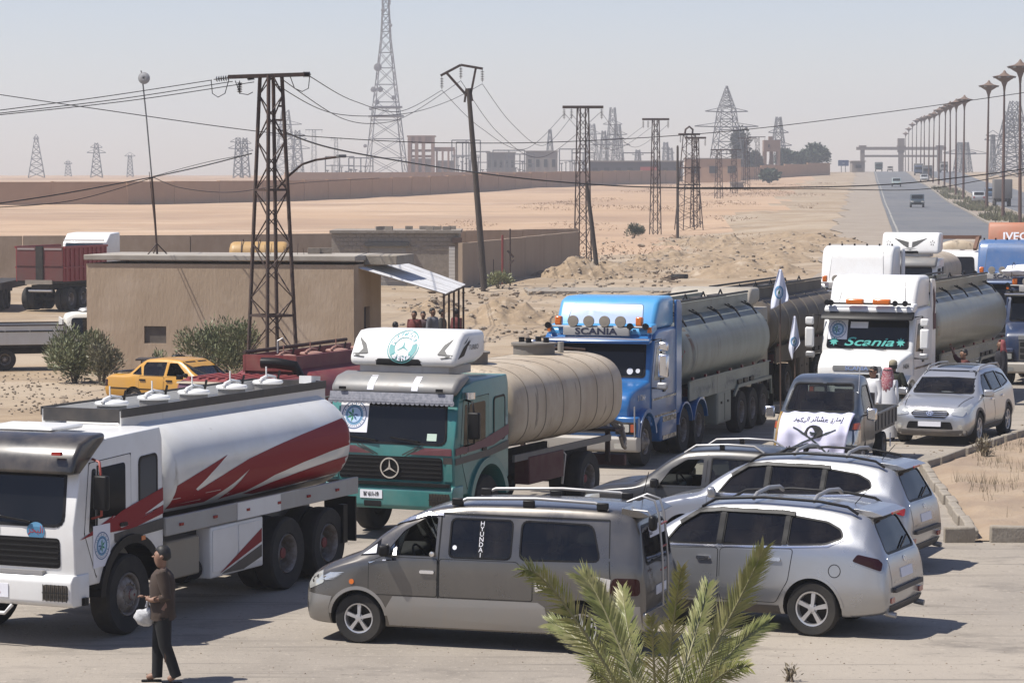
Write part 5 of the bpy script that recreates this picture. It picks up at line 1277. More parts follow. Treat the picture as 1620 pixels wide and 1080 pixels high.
P_TEAL = mat('teal_paint', (.03,.225,.215), .38, col2=(.045,.27,.255), scale=3, coat=.3, dust=.2)
red_s = mat('dark_red_paint', (.33,.004,.012), .5, spec=.25); blk_s = mat('charcoal_paint', (.03,.03,.033), .45, dust=.2)

# --- white tanker with red swooshes (nearest truck) ------------------------------------------------
def white_tanker():
    t = thing('tanker_truck', 'white tanker truck with red and black swooshes at the left edge', 'tanker')
    bvh, bb, bo = sk_cab(t, P_WHITE)
    v, vb = solid('sun_visor', MB().prism([(1.22,2.30),(1.44,2.30),(1.38,2.52),(1.22,2.70),(.95,2.78),(.62,2.80),(.62,2.70)], 'y', -1.215, 1.215), mat('black_gloss_visor', (.02,.02,.021), .3, coat=.4, dust=.3), t, .07)
    for s in (-1,1): MB().box((1.44,s*.98,2.58), (.05,.14,.05)).build('marker_lamp', 'red', t)
    MB().box((.35,0,2.81), (.8,.9,.06)).build('roof_hatch', P_WHITE, t, bevel=.03)
    for s in ('y+','y-'):
        q = mkobj('side_swoosh', patch(bvh, [[(1.26,1.43),(.55,1.64),(.40,1.68),(.56,1.57),(.62,1.50)],[(.85,1.51),(.22,1.71),(-.86,1.92),(-.86,1.72),(-.30,1.56),(-.86,1.68),(-.86,1.56),(-.05,1.44),(.2,1.46),(.30,1.52),(.05,1.50),(.5,1.45)]], s, .013, .1, 0), red_s, t)
        mkobj('side_stripe', patch(bvh, [[(.40,1.30),(.42,1.42),(-.86,1.50),(-.86,1.34)]], s, .013, .2, 0), blk_s, t)
        mkobj('side_swoosh', patch(bvh, [[(-.35,1.60),(-.86,1.74),(-.86,1.68)]], s, .015, .1, 0), 'white', q)
    emblem_sheet(bvh, 'y+', .74, 1.30, .42, .56, t, .016, -1)
    mkobj('round_sticker', patch(bvh, [circle(.62,1.54,.14,24,.12)], 'x+', .010, 0, 0), mat('sticker_blue', (.10,.30,.50), .6), t)
    lettering(bvh, arabic('البحر'), 'x+', .62, 1.56, .13, mat('print_red', (.5,.03,.03), .7), t, 'sticker_lettering', .013)
    mkobj('plate_frame', patch(bvh, [rect(-.62,.05,1.50,1.60,.01)], 'x+', .010, 0, .008), P_WHITE, t)
    MB().tube([(1.30,.35-.0,1.66),(1.34,.5,1.72),(1.33,.62,1.70),(1.34,.7,1.64)], .03, 6).build('dashboard_trim', mat('red_trim', (.4,.03,.03), .6), t)
    mkobj('number_plate', patch(bb, [rect(-.25,.25,.66,.84,.01)], 'x+', .012, 0, .01), 'paper', bo)
    lettering(bb, '293563', 'x+', 0, .79, .085, mat('print_red'), bo, 'plate_lettering', .016); lettering(bb, '\u0662\u0669\u0663\u0665\u0666\u0663', 'x+', 0, .70, .085, mat('print_red'), bo, 'plate_lettering', .016)
    MB().tube([(1.46,-.6,.56),(1.52,-.55,.45),(1.52,.2,.45),(1.46,.28,.56)], .025, 8).build('bull_bar', P_WHITE, t, smooth=60)
    MB().box((1.40,0,1.0), (.12,1.5,.05)).build('step_bar', 'alu', t)
    truck_mirror(t, .98, 1.2, 2.05, 'black', 1, mat('red_arm', (.35,.05,.03), .5)); truck_mirror(t, .98, -1.2, 2.05, 'black', -1)
    for s in ('y+','y-'): mkobj('indicator', patch(bvh, [rect(-.32,-.22,1.26,1.32)], s, .05, 0, .02), 'orange', t)
    chassis(t, 1.1, -6.6, mat('pale_chassis', (.30,.285,.25), .7, dust=.5))
    P = mat('white_tank_paint', (.72,.715,.69), .28, col2=(.66,.65,.61), scale=1.2, coat=.4, dust=.15, extra=(((.42,.38,.32), 2.2, .66, .78, (2,2,.3)),))
    tk, tb = tank(t, P, -1.0, -6.75, 1.22, 1.28, 2.86, 2.3, .22)
    X0, X1 = -1.05, -6.72
    def uv(u, v): return (X0+(X1-X0)*u, 1.36+1.46*v)
    U = [[(.035,.14),(.035,.37),(.15,.47),(.284,.58),(.2,.43),(.135,.30),(.15,.275),(.2,.33),(.284,.41),(.39,.50),(.54,.58),(.7,.65),(.95,.74),(.985,.6),(.99,.46),(.85,.42),(.7,.36),(.55,.28),(.43,.16),(.30,.125),(.34,.22),(.40,.40),(.33,.28),(.23,.13)],
         [(.43,.13),(.55,.20),(.70,.26),(.85,.31),(.99,.34),(.99,.16),(.8,.13),(.6,.11),(.5,.105)]]
    for p in U: mkobj('swoosh', patch(tb, [[uv(*q) for q in p]], 'y+', .006, .12, 0), red_s, tk, 180)
    mkobj('stripe', patch(tb, [[uv(.035,-.005),uv(.035,.10),uv(.5,.08),uv(.99,.13),uv(.99,.03),uv(.5,-.02)]], 'y+', .006, .15, 0), blk_s, tk, 180)
    # walkway trough on top with manholes
    c = MB()
    for s in (1,-1):
        MB().box((-3.75,s*.62,2.82), (6.1,.05,.28)).build('coaming', P, t); MB().box((-3.75,s*.65,2.93), (6.12,.02,.12)).build('coaming_band', blk_s, t)
    for x in (-.72,-6.78): MB().box((x,0,2.89), (.05,1.24,.19)).build('coaming_end', blk_s, t)
    for i in range(5): manhole(t, -1.5-1.15*i, 2.86, P_WHITE, mat('grey_neck', (.17,.17,.17), .6, dust=.3))
    MB().bar((-6.5,.45,3.02), (-7.0,.35,2.98), .2, .12).build('ladder_hook', P_WHITE, t)
    # side channel, lockers, rear bumper
    for s in (1,-1):
        q = MB().box((-3.85,s*1.20,1.36), (5.9,.06,.26)).build('side_channel', mat('dull_white_steel', (.50,.49,.46), .5, dust=.35), t, bevel=.012)
        MB().box((-3.55,s*1.235,1.36), (1.3,.02,.25)).build('channel_plate', P_WHITE, q)
        for k in range(6): MB().box((-1.3-.95*k,s*1.24,1.36), (.09,.03,.04)).build('marker_lamp', 'red', q)
        lk, lb = solid('locker', MB().box((-2.95,s*1.08,.84), (1.55,.25,.74)), P_WHITE, t, .03)
        if s > 0:
            for a in (-2.22,-2.98): mkobj('locker_door', patch(lb, [rect(a-.70,a,.56,1.16,.02)], 'y+', .01, 0, .01), P_WHITE, lk)
            mkobj('locker_swoosh', patch(lb, [[(-2.4,.52),(-3.66,1.04),(-3.66,.84)]], 'y+', .014, .3, 0), red_s, lk); mkobj('locker_stripe', patch(lb, [[(-2.45,.51),(-3.66,.80),(-3.66,.62),(-3.1,.50)]], 'y+', .014, .3, 0), blk_s, lk)
        MB().box((-1.55,s*.95,.85), (.9,.35,.55)).build('air_tank_bracket', mat('cream_steel', (.42,.37,.28), .7, dust=.4), t, bevel=.03)
        MB().box((-6.62,s*1.0,.85), (.04,.55,.7)).build('mud_flap', 'black', t)
        MB().box((-6.35,s*1.18,.80), (.14,.10,.6)).build('side_post', 'black', t)
    MB().box((-6.7,0,.75), (.12,2.4,.14)).build('rear_bumper', P_WHITE, t)
    MB().tube([(-6.6,.9,1.25),(-6.85,1.05,1.0),(-6.8,1.1,.6),(-6.7,.9,.4),(-6.6,.5,.35)], .05, 8).build('hose', mat('rusty_hose', (.25,.11,.05), .8), t, smooth=60)
    MB().tube([(-1.15,1.02,.5),(-1.2,1.05,.9),(-1.35,1.05,.95)], .05, 8).build('exhaust', 'rust', t)
    MB().cyl((-1.7,.95,.62), (-2.1,.95,.62), .16, n=14).build('air_tank', 'black', t)
    axles(t, [(0,'front',0),(-4.55,'rear',1),(-5.9,'rear',1)], .55, mat('red_hub', (.25,.03,.03), .6))
    return t
put(white_tanker(), (0,1.18), 205, 1003, (-.40,-.917))

# --- teal tanker -----------------------------------------------------------------------------------
def fairing(t, P, z0=2.95, emblem=None, x0=.95, h=.75, FW=1.12):
    """roof air deflector: curved front shell with a hollow below"""
    prof = [(x0,z0),(x0-.02,z0+.18),(x0-.22,z0+h*.8),(x0-.38,z0+h),(x0-.55,z0+h*1.02),(x0-1.25,z0+h*1.0),(x0-1.25,z0+.15),(x0-.9,z0+.05)]
    o, b = solid('roof_fairing', MB().prism(prof, 'y', -FW, FW), P, t, .10, 3)
    MB().box((x0-.55,0,z0-.06), (.9,1.7,.14)).build('fairing_base', 'alu', t)
    mkobj('fairing_recess', patch(b, [rnd([(-.52,z0-.02),(.38,z0-.02),(.34,z0+.13),(-.48,z0+.13)], .04)], 'x+', .004, .1, 0), 'seam', o)
    return o, b
def teal_tanker():
    t = thing('tanker_truck', 'teal cabbed tanker truck with a white roof fairing and beige tank', 'tanker')
    bvh, bb, bo = sk_cab(t, P_TEAL, win_low=1.68, lower=P_TEAL)
    grey = mat('grey_visor', (.24,.24,.235), .4, dust=.35)
    v, vb = solid('sun_visor', MB().prism([(1.20,2.50),(1.34,2.52),(1.28,2.66),(1.12,2.80),(.80,2.86),(.62,2.78)], 'y', -1.19, 1.19), grey, t, .08)
    for y in (-.42,.42):
        mkobj('visor_strap', patch(vb, [rect(y-.06,y+.06,2.50,2.88)], 'x+', .008, .08, .01), 'paper', v)
    MB().box((1.36,0,2.46), (.02,2.34,.16), ry=-.2).build('fringe_band', mat('patterned_band', (.42,.42,.46), .6, col2=(.25,.26,.30), scale=14), t)
    sc = MB()
    sp = MB()
    for k in range(26): sp.lathe([(.001,-.006),(.048,-.006),(.048,.006),(.001,.006)], (1.375, -1.15+.092*k, 2.385), 'X', 10)
    tag(sp.build('fringe_scallops', mat('patterned_band'), t), None, kind='stuff')
    for s in (-1,1): MB().box((1.38,s*.92,2.60), (.04,.12,.05)).build('marker_lamp', 'black', t)
    fo, fb = fairing(t, P_WHITE, 2.96, h=.60, FW=1.02)
    eg = mat('emblem_teal', (.13,.42,.42), .6); X = 'x+'; cy, cz, r = -.02, 3.29, .30
    # worn round maker's emblem with lettering
    mkobj('emblem_ring', patch(fb, ring2(cy, cz, r*.94, r, 40, ry=.92), X, .006, 0, 0), eg, fo); mkobj('emblem_ring', patch(fb, ring2(cy, cz, r*.54, r*.88, 40, ry=.92), X, .006, 0, 0), eg, fo)
    mkobj('emblem_star', patch(fb, star3(cy, cz, r*.5), X, .007, 0, 0), eg, fo)
    def arc_text(s, a0, a1, rr, size, out):
        for i, ch in enumerate(s):
            a = R(a0+(a1-a0)*i/(len(s)-1)); p = (cy+rr*math.cos(a), cz+.92*rr*math.sin(a)); rot = a-math.pi/2 if out else a+math.pi/2
            lettering(fb, ch, X, p[0], p[1], size, 'paper', fo, 'emblem_lettering', .010, rot=rot, bold=.006)
    arc_text('MERCEDES', 160, 20, r*.71, .105, True); arc_text('BENZ', 235, 305, r*.71, .105, False)
    for s in (-1,1):
        mkobj('side_sticker', patch(fb, [[(s*.66,3.18),(s*.74,3.10),(s*.93,3.12),(s*.95,3.17),(s*.84,3.18),(s*.78,3.25),(s*.92,3.46),(s*.75,3.34)]], X, .006, .1, 0), mat('grey_print', (.10,.10,.095), .6), fo)
    mkobj('side_sticker', patch(fb, [[(.85,3.10),(.60,3.15),(.35,3.42),(.62,3.29)],[(.62,3.34),(.40,3.47),(.52,3.37)],[(.5,3.30),(.3,3.42),(.42,3.32)]], 'y+', .006, .1, 0), 'black', fo)
    lettering(fb, 'TURBO', 'y+', .22, 3.28, .12, mat('grey_print'), fo, 'lettering', .008, flip=True, shear=.2)
    emblem_sheet(bvh, 'x+', -.74, 2.13, .54, .58, t, .012)
    mkobj('windscreen_paper', patch(bvh, [rect(.68,.86,1.74,1.86)], X, .010, 0, 0), mat('pale_green_paper', (.5,.62,.52), .8), t)
    # red and dark stripes, maker's star
    st = mat('wine_stripe', (.17,.035,.055), .5, dust=.2)
    for s in (-1,1):
        mkobj('front_stripe', patch(bvh, [[(s*1.16,1.50),(s*.60,1.50),(s*.36,1.50),(s*.46,1.54),(s*.66,1.62),(s*1.16,1.62)]], X, .012, .15, 0), st, t)
        mkobj('front_line', patch(bvh, strip([(s*.32,1.49),(s*.62,1.64)], .02)+strip([(s*.24,1.49),(s*.54,1.64)], .02), X, .013, .15, 0), blk_s, t)
        mkobj('corner_panel', patch(bvh, [rnd([(s*1.0,1.06),(s*1.17,1.06),(s*1.17,1.36),(s*1.06,1.36)], .02)], X, .016, .1, .01), P_TEAL, t)
        mkobj('corner_stripe', patch(bvh, [[(s*1.0,1.36),(s*1.17,1.36),(s*1.17,1.47),(s*1.0,1.47)]], X, .016, .1, .01), blk_s, t)
    for s in ('y+','y-'):
        mkobj('side_stripe', patch(bvh, [[(1.36,1.50),(1.36,1.62),(.30,1.68),(-.86,1.88),(-.86,1.70),(-.2,1.56)]], s, .014, .15, 0), st, t)
        mkobj('side_stripe', patch(bvh, [[(1.36,1.34),(1.36,1.45),(-.02,1.50),(-.86,1.60),(-.86,1.46),(0,1.38)]], s, .014, .15, 0), blk_s, t)
    mkobj('maker_star', patch(bvh, ring2(0,1.26,.155,.18,30)+star3(0,1.26,.16), X, .045, 0, .03), 'chrome', t)
    mkobj('number_plate', patch(bb, [rect(-.52,-.10,.74,.88,.01)], X, .012, 0, .01), 'paper', bo)
    lettering(bb, '\u0661\u0661\u0662 611-19', X, -.31, .81, .10, 'black', bo, 'plate_lettering', .018, sx=.7, bold=.004)
    mkobj('bumper_vent', patch(bb, [rect(-.45,-.12,.60,.70,.02)], X, .008, 0, .0), 'seam', bo)
    MB().box((1.47,0,1.0), (.10,2.3,.05)).build('step_bar', 'black', t)
    truck_mirror(t, .98, 1.2, 2.0, 'black', 1); truck_mirror(t, .98, -1.2, 2.0, 'black', -1)
    MB().cyl((1.02,1.32,2.45), (1.02,1.32,2.56), .10, n=14).build('round_mirror', 'chrome', t, smooth=40)
    chassis(t, 1.1, -6.3); ct = mat('beige_tank_paint', (.64,.525,.38), .55, col2=(.50,.395,.275), scale=1.1, stretch=(1,1,.25), col3=(.70,.60,.46), scale3=.8, dust=.15, extra=(((.16,.125,.09), 1.3, .60, .72, (1.8,1.8,.30)), ((.24,.19,.14), 3.0, .60, .70, (1.5,1.5,.18))))
    tk, tb = tank(t, ct, -1.0, -6.35, 1.24, 1.30, 2.84, 3.0, .14, 48)
    for k in range(6):
        x = -1.65-.82*k; me = tank_mesh(x+.012, x-.012, 1.247, 1.293, 2.847, 3.0, .001, 48); mkobj('weld_seam', me, mat('grimy_seam', (.30,.255,.20), .8), tk)
    mkobj('tank_front_stain', patch(tb, [[(-.95+.0,-2)]*0 or [(y*.9, 1.5+.0*y) for y in ()]] if False else [circle(.72,2.1,.22,9)], 'x+', .004, 0, 0), mat('peeled_paint', (.10,.11,.09), .8, col2=(.35,.34,.3), scale=9), tk)
    for x in (-1.9,-5.0): 
        q = MB().lathe([(.001,0),(.40,0),(.40,.22),(.44,.22),(.44,.26),(.001,.28)], (x,-.1,2.80), 'Z', 20).build('manhole', mat('grimy_grey', (.20,.19,.17), .7, dust=.4), t, smooth=40)
        for a in range(4): MB().cyl((x+.25*math.cos(a*1.6),-.1+.25*math.sin(a*1.6),3.05), (x+.25*math.cos(a*1.6),-.1+.25*math.sin(a*1.6),3.16), .06, n=8).build('cap', 'black', q)
    MB().cyl((-5.6,.2,2.82), (-5.6,.2,3.05), .06, n=10).build('vent_pipe', mat('pale_pipe', (.45,.42,.36), .7), t)
    MB().tube([(-5.4,-.5,2.9),(-5.7,.1,2.93),(-6.1,.5,2.88)], .03, 6).build('cable', 'rust', t)
    for s in (1,-1):
        MB().box((-2.6,s*1.05,.95), (1.6,.3,.5)).build('side_box', mat('dark_red_box', (.12,.03,.028), .8, dust=.3), t, bevel=.02)
        MB().box((-3.5,s*1.15,1.22), (4.6,.05,.12)).build('side_rail', mat('grimy_grey'), t)
        MB().tube([(-3.5,s*1.12,.55),(-3.5,s*1.18,1.1),(-3.4,s*1.12,1.2)], .025, 6).build('pipe', 'alu', t, smooth=60)
    MB().box((-6.5,0,.72), (.12,2.4,.22)).build('rear_bumper', mat('red_brown_beam', (.12,.055,.045), .8), t, bevel=.02)
    for y in (.9,-.9): MB().bar((-6.3,y,.7), (-6.3,y,1.35), .08).build('rear_post', 'rust', t)
    MB().box((-6.45,0,1.32), (.5,2.2,.05)).build('rear_platform', 'rust', t)
    hm = mat('pale_hose', (.42,.35,.27), .8)
    for k in range(3): MB().tube([(-6.25,.4,1.45+.03*k),(-6.5,.8,1.52),(-6.65,1.05,1.42-.1*k),(-6.6,1.15,1.1-.08*k),(-6.35,1.2,1.0),(-6.2,1.2,1.2)], .035, 6).build('hose', hm, t, smooth=60)
    axles(t, [(0,'front',0),(-4.7,'rear',1)], .53, mat('red_hub'))
    return t
put(teal_tanker(), (0,1.15), 768, 846, (-.405,-.914))
# --- bonneted high-roof tractors --------------------------------------------------------------------
def ring_rect(hw, z0, z1, r):
    return [(0,z0),(hw-r,z0),(hw,z0+r),(hw,(z0+z1)/2),(hw,z1-r),(hw-r*.3,z1-r*.3),(hw-r,z1),(hw*.5,z1+.01),(0,z1+.02)]
def bonnet_tractor(name, label, P, roof_h=3.62, text=None, model='143H', beacons='bar', plates=None, visor_m=None, sleeper=2.45, chassis_only=False, drive=((-3.15,'rear',1),(-4.5,'rear',1)), hubm=None):
    t = thing(name, label, 'truck'); X = 'x+'
    cab, cb = solid('cab', MB().prism([(-.34,.80),(-.32,1.86),(-.60,2.70),(-.72,2.84),(-1.0,2.90),(-sleeper,2.92),(-sleeper,.90),(-1.1,.90),(-.95,.80)], 'y', -1.2, 1.2), P, t, .08)
    bn = loft([(.74,ring_rect(.98,.70,1.34,.10)),(.70,ring_rect(1.02,.66,1.48,.10)),(.58,ring_rect(1.04,.64,1.60,.10)),(.30,ring_rect(1.08,.64,1.70,.09)),(-.05,ring_rect(1.14,.64,1.78,.08)),(-.36,ring_rect(1.18,.64,1.84,.08))], 3, 3)
    ac = MB()
    for s in (1,-1): ac.cyl((0,s*.62,.53), (0,s*1.5,.53), .66, n=36)
    am = ac.mesh('c'); am.materials.append(MM('dark')); bn.materials.append(P); bvb = bvh_of(bn)
    me = scratch(bn, [('BOOLEAN', dict(object=am, operation='DIFFERENCE', solver='EXACT', material_mode='TRANSFER'))]); me.shade_smooth(); me.set_sharp_from_angle(angle=R(35)); bo = mkobj('bonnet', me, None, t)
    # mudguards
    for s in (1,-1):
        b = MB()
        for k in range(20):
            a0 = R(12+k*156/20); a1 = R(12+(k+1)*156/20); vs = [(r*math.cos(a), y, .53+r*math.sin(a)) for y in (s*.88, s*1.25) for r, a in ((.63,a0),(.72,a0),(.72,a1),(.63,a1))]
            b.add(vs, [(0,1,2,3),(4,5,6,7),(0,3,7,4),(1,2,6,5)])
        b.build('mudguard', P, t, smooth=40)
        MB().prism([(.62,.66),(.82,.66),(.82,1.12),(.58,1.12)], 'y', s*1.0-.24 if s > 0 else -1.24, 1.24 if s > 0 else -.76).build('mudguard_front', P, t, bevel=.04)
        h, hb = solid('lamp_unit', MB().box((.80,s*.98,.88), (.10,.46,.26)), 'black', t, .02)
        decal(hb, rect(s*.93-.13, s*.93+.13, .80, .97, .03), X, 'headlamp', 'lens', h, .006, 0, .01); decal(hb, rect(s*1.14-.05, s*1.14+.05, .80, .97, .02), X, 'indicator', mat('orange_red_lens', (.55,.10,.03), .25, coat=.5), h, .006, 0, .01)
    bu, bub = solid('bumper', MB().prism(rnd([(.72,.36),(.88,.40),(.90,.66),(.84,.70),(.55,.70),(.55,.36)], .03), 'y', -1.24, 1.24), mat('pale_bumper', (.52,.49,.44), .5, dust=.4) if P is not P_WHITE else P, t, .04)
    for s in (1,-1): decal(bub, rect(s*.86-.12, s*.86+.12, .44, .56, .03), X, 'fog_lamp', 'lens', bu, .006, 0, .01)
    # grille and name board on the bonnet
    g = decal(bvb, rect(-.60,.60,.76,1.40,.04), X, 'grille', mat('grille_grey', (.10,.10,.105), .5, dust=.2) if P is not P_WHITE else P, bo, .03, .2, .04)
    for k in range(3): mkobj('grille_opening', patch(bvb, [rect(-.56,.56,.80+.19*k,.93+.19*k,.02)], X, .036, .2, .004), 'seam', g)
    nb = decal(bvb, rect(-.62,.62,1.38,1.50,.03), X, 'name_board', mat('grey_board', (.16,.16,.16), .5), bo, .05, .2, .05)
    lettering(bvb, 'SCANIA', X, 0, 1.44, .13, 'chrome', nb, 'lettering', .06, bold=.003, sx=1.3)
    for s in ('y+','y-'): lettering(bvb, model, s, .12, 1.48, .17, 'black' if P is P_WHITE else 'chrome', bo, 'model_lettering', .01, flip=(s == 'y+'), bold=.003)
    # cab glass
    ws = rnd([(-1.06,1.90),(1.06,1.90),(1.02,2.62),(-1.02,2.62)], .08); w = decal(cb, ws, X, 'windscreen', tg, t, .006, .15, .01, 60)
    mkobj('windscreen_seal', patch(cb, strip(ws+[ws[0]], .035), X, .010, .2, .01), 'black', w)
    for y in (.5,-.35): MB().bar((-.28,y,1.88), (-.33,y-.5,1.98), .025).build('wiper', 'black', t)
    for s in ('y+','y-'):
        d = decal(cb, rnd([(-.42,.92),(-.40,1.85),(-.68,2.64),(-1.52,2.66),(-1.52,.92)], .05), s, 'door', P, t, .006, .2, .012, 40)
        mkobj('door_gap', patch(cb, strip([(-.42,.92),(-.40,1.85),(-.68,2.64),(-1.52,2.66),(-1.52,.92)], .02), s, .003, .2, 0), 'seam', d)
        mkobj('window', patch(cb, [rnd([(-.56,1.82),(-.80,2.52),(-1.42,2.54),(-1.42,1.78)], .05)], s, .010, .15, .006), tg, d)
        mkobj('handle', patch(cb, [rect(-1.46,-1.28,1.52,1.57,.02)], s, .03, .1, .03), 'black', d, 40)
        for z, w_ in ((1.40,.05),(1.02,.05)): mkobj('chrome_strip', patch(cb, strip([(-.46,z),(-sleeper+.08,z)], w_), s, .016, .2, .01), mat('patterned_chrome', (.55,.55,.55), .25, .8, col2=(.06,.06,.06), scale=9, lo=.45, hi=.5), t)
    # roof box, visor, deflectors, beacons
    rb, rbb = solid('roof_box', MB().prism([(-.78,2.90),(-1.05,roof_h-.28),(-1.22,roof_h-.06),(-1.5,roof_h),(-sleeper,roof_h),(-sleeper,2.90)], 'y', -1.14, 1.14), P, t, .11)
    mkobj('roof_panel', patch(rbb, [rnd([(-.86,3.02),(.86,3.02),(.80,roof_h-.16),(-.80,roof_h-.16)], .06)], X, .012, .15, .02), P, rb, 40)
    mkobj('roof_panel_gap', patch(rbb, strip(rnd([(-.86,3.02),(.86,3.02),(.80,roof_h-.16),(-.80,roof_h-.16)], .06)+[(-.86,3.10)], .02), X, .006, .2, 0), mat('grey_gap', (.12,.12,.12), .8), rb)
    for s in (1,-1): MB().prism([(-sleeper+.05,.95),(-sleeper-.42,.95),(-sleeper-.42,roof_h-.25),(-sleeper-.30,roof_h-.12),(-sleeper+.05,roof_h-.10)], 'y', s*1.18-.03, s*1.18+.03).build('side_deflector', P, t, bevel=.02)
    v, vb = solid('sun_visor', MB().prism([(-.42,2.66),(-.20,2.62),(-.24,2.70),(-.46,2.84)], 'y', -1.2, 1.2), visor_m or P, t, .02)
    lip, lb = solid('roof_lip', MB().prism([(-.44,2.74),(-.42,2.90),(-.62,3.02),(-1.0,3.04),(-1.0,2.86)], 'y', -1.16, 1.16), P, t, .05)
    if beacons == 'bar':
        for y in (-.34,.36): MB().box((-.40,y,3.08), (.18,.46,.15)).build('beacon', 'orange', t, bevel=.04)
        MB().cyl((-.45,-1.1,3.03), (-.45,1.1,3.03), .025, n=8).build('lamp_rail', 'black', t)
        for y in (-1.05,.72,.98,-.95): MB().lathe([(.03,-.1),(.07,.05),(.075,.09),(.001,.09)], (-.40,y,3.05), 'X', 12).build('horn', 'black', t, smooth=40)
    else:
        for y in (-.92,.92): MB().box((-.42,y,3.10), (.16,.15,.2)).build('beacon', 'orange', t, bevel=.03)
        for y in (-.55,-.19,.17,.53):
            q = MB().lathe([(.001,-.06),(.10,-.05),(.125,.03),(.125,.06)], (-.32,y,3.10), 'X', 20).build('roof_lamp', 'alu', t, smooth=40)
            MB().lathe([(.125,.06),(.12,.075),(.001,.08)], (-.32,y,3.10), 'X', 20).build('lamp_cover', mat('beige_cover', (.36,.32,.26), .6, dust=.3), q, smooth=40)
        sb, sbb = solid('sign_box', MB().box((-.30,-.02,2.88), (.10,1.5,.18)), mat('pale_sign', (.48,.47,.45), .5, dust=.3), t, .01)
        lettering(sbb, text or 'SCANIA', X, -.02, 2.88, .20, mat('sign_blue_black', (.02,.025,.06), .5), sb, 'lettering', .006, sx=1.35, bold=.006)
        MB().cyl((-.34,-1.1,2.98), (-.34,1.1,2.98), .025, n=8).build('lamp_rail', 'alu', t)
        for y in (-1.12,.75,1.1): MB().lathe([(.03,-.1),(.07,.05),(.075,.09),(.001,.09)], (-.34,y,3.0), 'X', 12).build('horn', 'black', t, smooth=40)
        for y in (-1.14,1.14): MB().box((-.45,y,2.92), (.08,.08,.12)).build('marker_lamp', 'orange', t)
        MB().tube([(-.2,-1.2,2.72),(-.18,0,2.74),(-.2,1.2,2.72)], .02, 8).build('visor_rail', 'chrome', t)
    for s in (1,-1):
        m = MB().box((-.28,s*1.50,2.16), (.10,.24,.52)).build('wing_mirror', 'chrome' if P is not P_WHITE else P, t, bevel=.05, seg=3)
        MB().box((-.28,s*1.50,2.58), (.10,.22,.2)).build('small_mirror', 'chrome' if P is not P_WHITE else P, m, bevel=.04); MB().box((-.28,s*1.48,1.72), (.10,.24,.16)).build('small_mirror', 'alu', m, bevel=.04)
        MB().tube([(-.5,s*1.2,2.70),(-.34,s*1.42,2.74),(-.33,s*1.44,2.2),(-.33,s*1.42,1.66),(-.45,s*1.2,1.66)], .02, 6).build('mirror_arm', 'black', m, smooth=60)
        # tank and steps along the side, guards of the drive wheels
        ft, fb = solid('side_tank', MB().box((-1.75,s*1.0,.72), (1.3,.46,.58)), P, t, .05)
        if s > 0:
            mkobj('step_plate', patch(fb, [rect(-2.3,-1.2,.86,.98,.01)], 'y+', .01, 0, .01), mat('patterned_chrome'), ft); mkobj('step_plate', patch(fb, [rect(-2.3,-1.2,.46,.56,.01)], 'y+', .01, 0, .01), mat('patterned_chrome'), ft)
        for x, st_, du in drive:
            b = MB()
            for k in range(16):
                a0 = R(15+k*150/16); a1 = R(15+(k+1)*150/16); vs = [(x+r*math.cos(a), y, .53+r*math.sin(a)) for y in (s*.62, s*1.24) for r, a in ((.60,a0),(.64,a0),(.64,a1),(.60,a1))]
                b.add(vs, [(0,1,2,3),(4,5,6,7),(0,3,7,4),(1,2,6,5)])
            b.build('mudguard', P if P is not P_WHITE else MM('black'), t, smooth=40)
    MB().cyl((.84,1.18,.55), (.86,1.18,1.35), .018, n=6).build('marker_rod', 'alu', t)
    chassis(t, .6, -5.1, 'dark', .88)
    axles(t, [(0,'front',0)]+list(drive), .53, hubm)
    return t, cb, rbb, bvb
